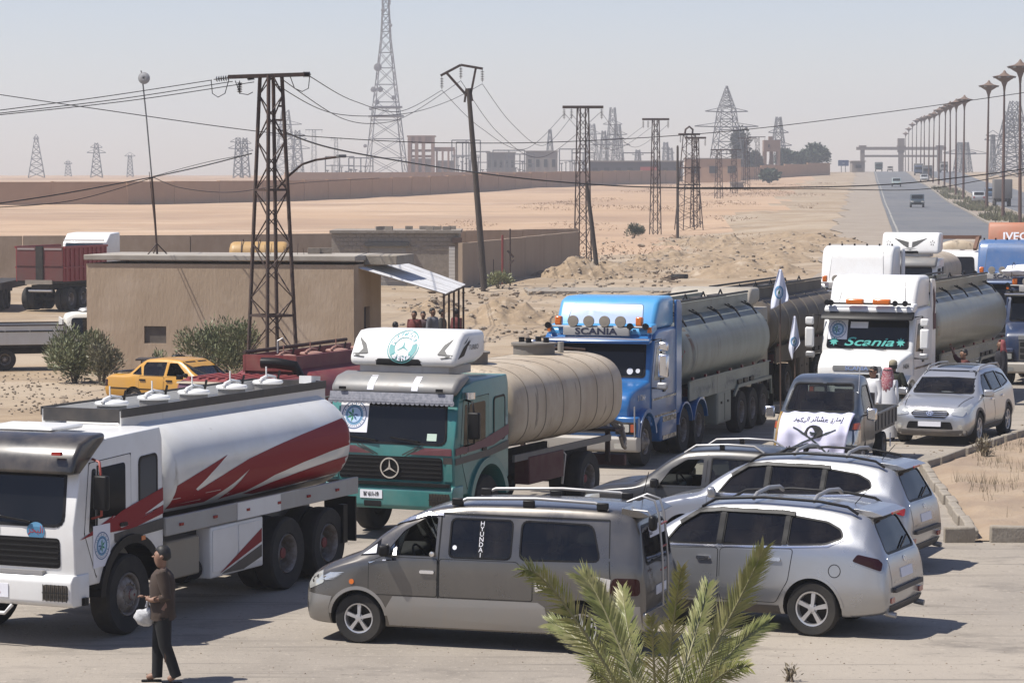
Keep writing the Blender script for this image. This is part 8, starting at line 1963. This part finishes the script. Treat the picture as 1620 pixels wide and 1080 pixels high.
# --- date palm close to the camera ----------------------------------------------------------------
def palm():
    Y = 26.0; base = at(1040, 1190, Y); t = thing('date_palm', 'young date palm with spread fronds in the foreground', 'palm', (base.x, Y, 0)); z0 = base.z
    pm = mat('palm_leaf', (.24,.27,.07), .5, col2=(.36,.36,.12), scale=5, col3=(.46,.41,.19), scale3=2.5, spec=.6)
    MB().tube([(0,0,-.1),(0,0,z0*.6),(0,0,z0+.1)], [.2,.22,.16], 12).build('trunk', 'wood', t, smooth=50)
    r = random.Random(4)
    O = V((base.x, Y, 0))
    F_ = [((828,902,25.2),(900,965,25.6),.30),((922,912,26.6),(965,985,26.4),.30),((1078,898,25.2),(1062,1010,25.6),.26),((1208,868,25.8),(1150,985,25.9),.32),((1120,925,27.2),(1095,1020,26.7),.28),((985,930,27.4),(1000,1030,26.8),.26),
          ((935,1062,24.6),(975,1092,25.2),.28),((1185,1055,24.8),(1120,1085,25.3),.26),((1030,975,24.6),(1035,1060,25.2),.26),((1215,985,26.8),(1140,1050,26.5),.28),((870,985,27.0),(940,1040,26.6),.28)]
    for i, (tip, mid, LL) in enumerate(F_):
        a = V((0,0,z0)); m_ = at(*mid)-O; e = at(*tip)-O; N = 26; pts = []
        for k in range(N+1):
            s = k/N; c = m_*2-(a+e)*.5; pts.append(a*(1-s)**2+c*2*s*(1-s)+e*s*s)
        fr = MB(); fr.tube(pts, [.020*(1-.85*k/N) for k in range(N+1)], 6); fo = fr.build('frond', mat('palm_rachis', (.27,.25,.12), .5), t, smooth=60)
        b = MB(); n = 92
        for k in range(n):
            s = .16+.84*k/n; j = s*N; i0 = min(int(j), N-1); p = pts[i0].lerp(pts[i0+1], j-i0); d = (pts[i0+1]-pts[i0]).normalized()
            v0 = V((0,-1,.25)); sd_ = d.cross(v0).normalized(); up = sd_.cross(d).normalized()
            for sg in (-1,1):
                L = LL*.92*(1.15-.75*abs(s-.45)**1.0)*r.uniform(.82,1.12)*(1 if s < .9 else .75); dirn = (d*(.75+.35*s)+sd_*sg*(.72-.25*s)+up*r.uniform(-.18,.55)).normalized(); w = .0085*r.uniform(.7,1.25); nn = dirn.cross(up*sg+sd_*.3).normalized(); droop = V((0,0,-r.uniform(0,.16)*L))
                q1 = p+dirn*L*.45; q2 = p+dirn*L+droop
                b.add([p-nn*w*.5, p+nn*w*.5, q1+nn*w, q1-nn*w, q2], [(0,1,2,3),(3,2,4)])
        lf = mkobj('leaflets', raw(b, 'leaflets'), pm, fo); lf['kind'] = 'stuff'
palm()
g = G(1250, 1076); wd = shrub('small dry weed at the bottom edge right of the palm', (g.x, g.y-.05, 0), .12, .1, .2, 60, .08, dry, 61, 'weed', 'weed', 3)
# ================================================================== flags, cart
def flag(label, px0, py0, px1, py1, Y, shape, fx, fy):
    g = G(px1, py1); top = at(px0, py0, Y); t = thing('flag', label, 'flag', (top.x, Y, 0)); MB().cyl((0.04,0,-.02), (0,0,top.z), .022, .014, 8).build('flag_pole', mat('brown_rod', (.12,.07,.05), .7), t)
    k = F/Y; N, Mh = 14, 22; w, h = fx/k, fy/k; b = MB()
    for j in range(Mh+1):
        s = j/Mh
        for i in range(N+1):
            u = i/N; ww = w*(.14+.86*min(1, s*1.25)**.8)*(1 if s < shape[0] else 1-(s-shape[0])/(1-shape[0])*shape[1]); b.v.append(V((-.12*w*s+(u-.42)*ww, .06*math.sin(u*8+s*3)*(.3+s)-.03, top.z-.03-h*s*(1-.22*u*s))))
    for j in range(Mh):
        for i in range(N): a = j*(N+1)+i; b.f.append((a, a+1, a+N+2, a+N+1))
    c = b.build('cloth', mat('flag_cloth', (.68,.70,.80), .7), t, smooth=180); c.modifiers.new('s', 'SOLIDIFY').thickness = .004; bv = bvh_of(c.data)
    # printed round emblem following the folds
    lb = mat('flag_blue', (.12,.32,.55), .8); cz = top.z-h*.60; cx = -.05*w; r_ = w*.26
    bvv = BVHTree.FromPolygons([v.co.copy() for v in c.data.vertices], [tuple(p.vertices) for p in c.data.polygons])
    PROJ['f'] = (1, V((0,1,0)))
    mkobj('ring', patch(bvv, ring2(cx, cz, r_*.72, r_, 24, ry=1.5), 'f', .01, 0, 0), lb, c); mkobj('disc', patch(bvv, [circle(cx, cz, r_*.6, 18, r_*.9)], 'f', .01, 0, 0), mat('flag_pale_blue', (.30,.50,.68), .8), c)
    mkobj('palm_star', patch(bvv, [[(cx,cz+r_*.6),(cx-r_*.3,cz),(cx-r_*.1,cz-r_*.6),(cx+r_*.15,cz)]], 'f', .014, 0, 0), mat('print_green'), c)
flag('upper white flag with a blue emblem above the brown trailer', 1234, 424, 1240, 690, 71.9, (.99,0), 27, 64); flag('lower white flag with a blue emblem beside the brown trailer', 1257, 498, 1259, 700, 72.3, (.72,.8), 19, 70)
g = G(265, 612); t = thing('market_cart', 'dark wooden cart standing behind the yellow taxi', 'cart', (g.x, g.y+.4, 0)); MB().box((0,0,.82), (1.9,.9,.05)).build('top', mat('dark_board', (.06,.045,.04), .8), t); MB().box((0,0,.60), (1.6,.75,.36)).build('box', mat('dark_red_board', (.11,.045,.04), .8), t)
for sx in (-.7,.7):
    for sy in (-.3,.3): MB().bar((sx,sy,0), (sx,sy,.6), .06).build('leg', 'rust', t)
t = thing('black_bag', 'small black bag lying on the dark cart', 'bag', (g.x+.3, g.y+.35, .845)); o = mkobj('bag', rock_mesh(91, 2, .5), 'black', t, 60); o.scale = (.4,.3,.35); MB().tube([(-.1,0,.1),(0,0,.24),(.1,0,.1)], .012, 5).build('handle', 'black', t)
# ================================================================== people
def person(label, loc, rz, top, bottom, pose='stand', scale=1.0, skinm=None, hat=None, shoes='black', sleeve=True, hairc=True, beard=False, glasses=False, arms=None, legs=None, robe=False, lean=0.0, fingers=True):
    """one continuous figure grown from a skeleton; facing +x, left is +y"""
    J = dict(pel=((0,0,.95),.125), spi=((.0,0,1.12),.118), che=((.01,0,1.32),.145), nec=((.0,0,1.475),.052), h0=((.025,0,1.555),.070), h1=((.02,0,1.64),.088), h2=((.01,0,1.71),.062))
    A = dict(shL=((0,.175,1.41),.062), elL=((-.02,.235,1.13),.042), wrL=((.06,.235,.90),.030), haL=((.09,.225,.83),.034), shR=((0,-.175,1.41),.062), elR=((-.02,-.235,1.13),.042), wrR=((.06,-.235,.90),.030), haR=((.09,-.225,.83),.034))
    Lg = dict(hiL=((0,.095,.88),.090), knL=((.02,.105,.50),.060), anL=((0,.105,.10),.042), toL=((.14,.115,.045),.036), hiR=((0,-.095,.88),.090), knR=((.02,-.105,.50),.060), anR=((0,-.105,.10),.042), toR=((.14,-.115,.045),.036))
    if pose == 'sit': 
        for s, y in (('L',.12),('R',-.12)): Lg['hi'+s] = ((.03,y*.9,.90),.092); Lg['kn'+s] = ((.45,y*1.1,.90),.062); Lg['an'+s] = ((.48,y*1.1,.50),.044); Lg['to'+s] = ((.60,y*1.1,.45),.036)
        for s, y in (('L',1),('R',-1)): A['el'+s] = ((.12,.25*y,1.16),.042); A['wr'+s] = ((.36,.17*y,1.22),.030); A['ha'+s] = ((.43,.15*y,1.25),.034)
    for k, v in (arms or {}).items(): A[k] = (v, A[k][1])
    for k, v in (legs or {}).items(): Lg[k] = (v, Lg[k][1])
    J.update(A); J.update(Lg); K = list(J)
    E_ = [('pel','spi'),('spi','che'),('che','nec'),('nec','h0'),('h0','h1'),('h1','h2')]
    for s in 'LR': E_ += [('che','sh'+s),('sh'+s,'el'+s),('el'+s,'wr'+s),('wr'+s,'ha'+s),('pel','hi'+s),('hi'+s,'kn'+s),('kn'+s,'an'+s),('an'+s,'to'+s)]
    P = {k: V(J[k][0]) for k in K}
    me = bpy.data.meshes.new('body'); me.from_pydata([tuple(P[k]) for k in K], [(K.index(a), K.index(b)) for a, b in E_], [])
    so = bpy.data.objects.new('scratch', me); so.modifiers.new('skin', 'SKIN'); sub = so.modifiers.new('sub', 'SUBSURF'); sub.levels = 2; sub.render_levels = 2
    for i, k in enumerate(K):
        r_ = J[k][1]; sv_ = me.skin_vertices[0].data[i]; sv_.radius = (r_*1.16, r_*1.16)
        sv_.use_root = (k == 'pel')
    bm_ = evalmesh(so); bpy.data.objects.remove(so)
    for v in bm_.vertices:      # broader than deep trunk, rounder head
        if .85 < v.co.z < 1.46 and abs(v.co.y) < .19 and pose != 'sit': v.co.y *= 1.22; v.co.x *= .88
    mats = [top, bottom, skinm or MM('skin'), MM(shoes)]
    def seg(p, a, b): ab = b-a; t_ = max(0, min(1, (p-a).dot(ab)/max(ab.length_squared, 1e-9))); return (p-a-ab*t_).length
    zone = {('pel','spi'):0,('spi','che'):0,('che','nec'):0,('nec','h0'):2,('h0','h1'):2,('h1','h2'):2}
    for s in 'LR': zone.update({('che','sh'+s):0,('sh'+s,'el'+s):0,('el'+s,'wr'+s):0 if sleeve else 2,('wr'+s,'ha'+s):2,('pel','hi'+s):1,('hi'+s,'kn'+s):1,('kn'+s,'an'+s):1,('an'+s,'to'+s):3})
    for m_ in mats: bm_.materials.append(m_)
    for p in bm_.polygons:
        e = min(zone, key=lambda e: seg(p.center, P[e[0]], P[e[1]])); p.material_index = zone[e]
        if zone[e] in (0, 1) and pose != 'sit' and abs(p.center.y) < .25: p.material_index = 0 if p.center.z > .88 else 1
        c_ = p.center
        if pose != 'sit' and .84 < c_.z < 1.44 and abs(c_.x) < .155 and abs(c_.y) < .185: p.material_index = 0
        if robe and zone[e] == 1: p.material_index = 0
    bm_.shade_smooth()
    # face and fingers belong to the same body mesh
    ex = MB(); ex.lathe([(.001,.135),(.012,.12),(.020,.095),(.014,.085)], (0.0,0,1.625), 'X', 8)
    for s in (1,-1): ex.lathe([(.001,-.012),(.026,-.008),(.026,.008),(.001,.012)], (.005,s*.092,1.63), 'Y', 8)
    if fingers:
        for s in 'LR':
            d = (P['ha'+s]-P['wr'+s]).normalized(); o = P['ha'+s]+d*.01; sd_ = d.cross(V((0,0,1))).normalized() if abs(d.z) < .9 else V((1,0,0)); cu = d.cross(sd_)
            for q, (of, L) in enumerate(((-.026,.062),(-.009,.072),(.009,.068),(.026,.052))): b0 = o+sd_*of; ex.tube([b0, b0+d*L*.6+sd_*of*.1, b0+d*L*.85+cu*.025], [.0095,.0085,.007], 6)
            ex.tube([P['wr'+s]+d*.03+sd_*.02, P['wr'+s]+d*.055+sd_*.05, P['wr'+s]+d*.09+sd_*.055], [.011,.010,.008], 6)
    bmx = bmesh.new(); bmx.from_mesh(bm_); n0 = len(bmx.faces); em = ex.mesh('x'); bmx.from_mesh(em); bmx.faces.ensure_lookup_table()
    for f in bmx.faces[n0:]: f.material_index = 2; f.smooth = True
    bmx.to_mesh(bm_); bmx.free()
    t = thing('person', label, 'person', loc, rz); t.scale = (scale,)*3; bo = mkobj('body', bm_, None, t)
    if pose != 'sit' and not robe:
        b = MB(); N = 22
        for z, rx, ry in ((.83,.172,.200),(.95,.166,.198),(1.12,.158,.195),(1.28,.165,.208),(1.38,.145,.210),(1.435,.105,.165),(1.47,.066,.075)):
            for k_ in range(N): a = 2*math.pi*k_/N; w = 1+.035*math.sin(k_*2.3+z*17)+.03*noise.noise(V((math.cos(a)*2, math.sin(a)*2, z*5))); b.v.append(V((rx*math.cos(a)*w, ry*math.sin(a)*w, z+(.012*math.sin(k_*1.3) if z < .84 else 0))))
        for i in range(6):
            for k_ in range(N): a = i*N+k_; c = i*N+(k_+1) % N; b.f.append((a, c, c+N, a+N))
        b.build('shirt', top, t, smooth=180)
        for s in 'LR':
            p = [P['sh'+s]-(P['el'+s]-P['sh'+s])*.08, P['sh'+s].lerp(P['el'+s], .5), P['el'+s]]+([P['el'+s].lerp(P['wr'+s], .5), P['wr'+s]] if sleeve else [P['el'+s].lerp(P['wr'+s], .35)])
            MB().tube(p, [.082,.074,.064]+([.055,.047] if sleeve else [.055]), 12).build('sleeve', top, t, smooth=60)
            y = .085 if s == 'L' else -.085
            MB().tube([V((0,y,.95)), P['hi'+s].lerp(P['kn'+s], .35), P['kn'+s], P['kn'+s].lerp(P['an'+s], .6), P['an'+s]+V((0,0,-.03))], [.115,.108,.082,.072,.070], 14).build('trouser_leg', bottom, t, smooth=60)
    if hairc and not hat:
        hb = MB().lathe([(.001,.112),(.055,.10),(.088,.06),(.097,.01),(.094,-.045),(.075,-.075)], (-.008,0,1.66), 'Z', 16); [setattr(v, 'x', v.x*1.08-.006 if v.z < 1.66 else v.x*1.08) for v in hb.v]
        for v in hb.v:
            if v.x > .045 and v.z < 1.685: v.x = .045; 
        for v in hb.v: q_ = 1+.07*noise.noise(v*28); v.x *= q_; v.y *= q_; v.z += .012*noise.noise(v*33)
        hb.build('hair', 'hair', t, smooth=60)
    for s in (1,-1): MB().lathe([(.001,.007),(.010,.004),(.011,0)], (.098,s*.034,1.65), 'X', 8).build('eye', mat('dark_eye', (.02,.015,.012), .3), t)
    MB().box((.098,0,1.583), (.012,.045,.008)).build('mouth', mat('lip', (.22,.09,.07), .6), t)
    if beard:
        bb = MB().lathe([(.001,-.055),(.05,-.045),(.074,0),(.078,.045),(.07,.05)], (.028,0,1.575), 'Z', 12); bb.build('beard', 'hair', t, smooth=60)
    if glasses: MB().box((.104,0,1.652), (.02,.13,.036)).build('sunglasses', 'black', t, bevel=.008); MB().box((.05,.088,1.655), (.11,.008,.01)).build('glasses_arm', 'black', t); MB().box((.05,-.088,1.655), (.11,.008,.01)).build('glasses_arm', 'black', t)
    if hat == 'cap':
        MB().lathe([(.098,-.02),(.101,.03),(.085,.075),(.045,.10),(.001,.105)], (.0,0,1.66), 'Z', 18).build('cap', mat('khaki_cap', (.36,.31,.21), .8), t, smooth=50); MB().prism([(.07,-.07),(.17,-.05),(.19,0),(.17,.05),(.07,.07)], 'z', 1.655, 1.665).build('cap_peak', mat('khaki_cap'), t)
        MB().lathe([(.097,-.10),(.102,-.02),(.06,-.02)], (-.02,0,1.655), 'Z', 14).build('hair', 'hair', t, smooth=60)
    if hat in ('scarf','hood'):
        m_ = mat('red_white_check', (.40,.05,.09), .85, col2=(.62,.42,.42), scale=38, lo=.49, hi=.53) if hat == 'scarf' else mat('red_hood', (.32,.06,.07), .85, col2=(.40,.12,.12), scale=12)
        N = 22; b = MB(); rings = [(1.765,.03),(1.755,.075),(1.72,.105),(1.66,.120),(1.58,.126),(1.50,.140),(1.42,.165),(1.30,.165),(1.10,.150)]
        if hat == 'hood': rings = rings[:7]
        for z, r_ in rings:
            for k in range(N):
                a = R(55+250*k/(N-1)); w = 1+.05*math.sin(k*2.6+z*9)*(1 if z < 1.6 else .3); b.v.append(V((r_*math.cos(a)*w*.92-.01, r_*math.sin(a)*w*(1.08 if z > 1.45 else 1.0), z+(.02*math.sin(k*1.7) if z < 1.2 else 0))))
        for i in range(len(rings)-1):
            for k in range(N-1): a = i*N+k; b.f.append((a, a+1, a+N+1, a+N))
        q = b.build('head_scarf', m_, t, smooth=180); q.modifiers.new('s', 'SOLIDIFY').thickness = .012
        if hat == 'scarf': MB().lathe([(.112,-.012),(.120,0),(.112,.012)], (-.005,0,1.705), 'Z', 20).build('head_band', 'black', t, smooth=60)
    if robe:
        b = MB(); N = 26
        for z, r_ in ((1.42,.16),(1.2,.20),(.95,.215),(.6,.235),(.25,.26),(.10,.265)):
            for k in range(N): a = 2*math.pi*k/N; w = 1+.05*math.sin(k*3+z*2)*(1.3-z); b.v.append(V((r_*.78*math.cos(a)*w, r_*1.05*math.sin(a)*w, z)))
        for i in range(5):
            for k in range(N): a = i*N+k; c = i*N+(k+1) % N; b.f.append((a, c, c+N, a+N))
        b.build('robe', top, t, smooth=180)
    return t
cl = lambda n, c=(.5,.5,.5), c2=None: mat('cloth_'+n, c, .9, col2=c2, scale=6)
g = G(258, 1079)
boy = person('boy in brown shirt and black trousers walking with a white bag', g, math.atan2(-.10,-.995), cl('brown', (.055,.036,.026), (.075,.048,.034)), cl('black_trousers', (.008,.008,.009)), scale=.955, sleeve=False, shoes='skin',
    arms=dict(elL=(-.06,.225,1.13), wrL=(.17,.13,1.09), haL=(.235,.10,1.12), elR=(-.02,-.23,1.12), wrR=(.12,-.20,.90), haR=(.16,-.19,.83)),
    legs=dict(knL=(-.03,.10,.50), anL=(-.17,.10,.12), toL=(-.06,.105,.045), knR=(.06,-.09,.50), anR=(.08,-.09,.09), toR=(.22,-.10,.045)))
for s in (1,-1): MB().box((-.035,s*.165,.60), (.022,.01,.62)).build('trouser_stripe', cl('stripe', (.12,.07,.045)), boy)
for p in ((.15,-.095,.012),(-.115,.105,.012)): MB().prism(rnd([(p[0]-.13,p[1]-.045),(p[0]+.13,p[1]-.05),(p[0]+.13,p[1]+.05),(p[0]-.13,p[1]+.045)], .04), 'z', 0, .022).build('sandal', 'black', boy)
bag = thing('plastic_bag', 'white plastic bag held by the walking boy', 'bag', boy.location+V((-.17,-.05,.92)), 0); me = rock_mesh(55, 3, 1.0); o = mkobj('bag', me, mat('white_plastic', (.62,.62,.62), .35, col2=(.5,.5,.5), scale=9, bump=.5, bscale=20), bag, 60); o.scale = (.26,.20,.25); o.location = (-.05,0,-.14); MB().tube([(-.02,0,.02),(.0,0,.12),(.03,0,.05)], .02, 6).build('knot', mat('white_plastic'), bag)
g = G(1381, 696); person('bearded man in white shirt and sunglasses beside the small truck bed', g, R(215), cl('white', (.62,.62,.63)), cl('pale_trousers', (.45,.44,.42)), beard=True, glasses=True, scale=1.0, arms=dict(wrR=(.16,-.16,1.0), haR=(.22,-.12,1.03)))
g = G(1404, 697); person('person in white robe with a red checked headscarf seen from behind', g, R(62), cl('white'), cl('white'), hat='scarf', robe=True, scale=.99)
g = G(1412, 688); person('man in khaki cap and dark vest before the white truck', g, R(75), cl('dark_green', (.03,.035,.028), (.06,.06,.035)), cl('blue_grey', (.25,.32,.38)), hat='cap', scale=1.04, arms=dict(elL=(-.02,.30,1.15), elR=(-.02,-.30,1.15)))
g = G(1583, 640); person('person in a red hooded scarf walking beside the khaki trailer', g, R(190), cl('navy', (.02,.02,.03)), cl('navy'), hat='hood', scale=1.02)
g = G(1524, 655); person('man waving a raised arm beside the khaki trailer', g, R(200), cl('dark_red', (.14,.04,.035)), cl('navy'), scale=.98, sleeve=False, arms=dict(elR=(.05,-.34,1.50), wrR=(.10,-.46,1.72), haR=(.12,-.50,1.82)))
for i, (px, Y, c, lab) in enumerate(((655,95.5,(.20,.05,.045),'leftmost of the people sheltering under the awning, in dark red'),(669,96,(.14,.09,.10),'person in purple brown under the awning'),(684,95,(.22,.23,.27),'tall person in grey-blue shirt under the awning'),(699,96,(.05,.05,.05),'person in black under the awning'),(722,95.5,(.18,.04,.04),'person in red beside the awning posts'),(625,88,(.03,.03,.03),'dark haired person alone left of the awning group'))):
    p = onground(px, Y); person(lab, p, R(250+i*37), cl('awn%d' % i, c), cl('navy'), scale=(.98,.96,1.05,1.0,1.02,.98)[i], fingers=False)
def driver(veh, local, label, c, s=.93):
    rz = veh.rotation_euler.z; m_ = Matrix.Rotation(rz, 3, 'Z'); person(label, veh.location+m_@V(local), rz, cl('drv'+label[:9].replace(' ','_'), c), cl('navy'), 'sit', s, fingers=True)
driver(van_t, (-1.22,.40,-.22), 'driver in a blue shirt at the wheel of the grey van', (.05,.09,.16)); driver(pick_t, (-1.30,.38,-.30), 'driver in a teal shirt inside the grey pickup', (.05,.16,.20)); driver(taxi_t, (-1.38,.36,-.52), 'driver sitting inside the yellow taxi', (.10,.16,.22)); driver(pick_t, (-2.05,.38,-.30), 'passenger in the rear seat of the grey pickup', (.30,.24,.16))
# ------------------------------------------------------------------ haze: a closed box of even, pale air
def haze():
    b = MB().box((0, 1150, 34), (3000, 2400, 74)); me = b.mesh('haze')
    m = bpy.data.materials.new('pale_haze'); m.use_nodes = True; n = m.node_tree.nodes; n.clear()
    out = n.new('ShaderNodeOutputMaterial'); pv = n.new('ShaderNodeVolumePrincipled')
    pv.inputs['Color'].default_value = (.985, .985, 1.0, 1); pv.inputs['Density'].default_value = HAZE; pv.inputs['Anisotropy'].default_value = .2
    m.node_tree.links.new(pv.outputs[0], out.inputs['Volume'])
    o = mkobj('haze', me, m); tag(o, 'pale dusty haze filling the air over the plain', None, None, 'stuff')
HAZE = .00042
haze()
bpy.data.scenes.remove(WORK)
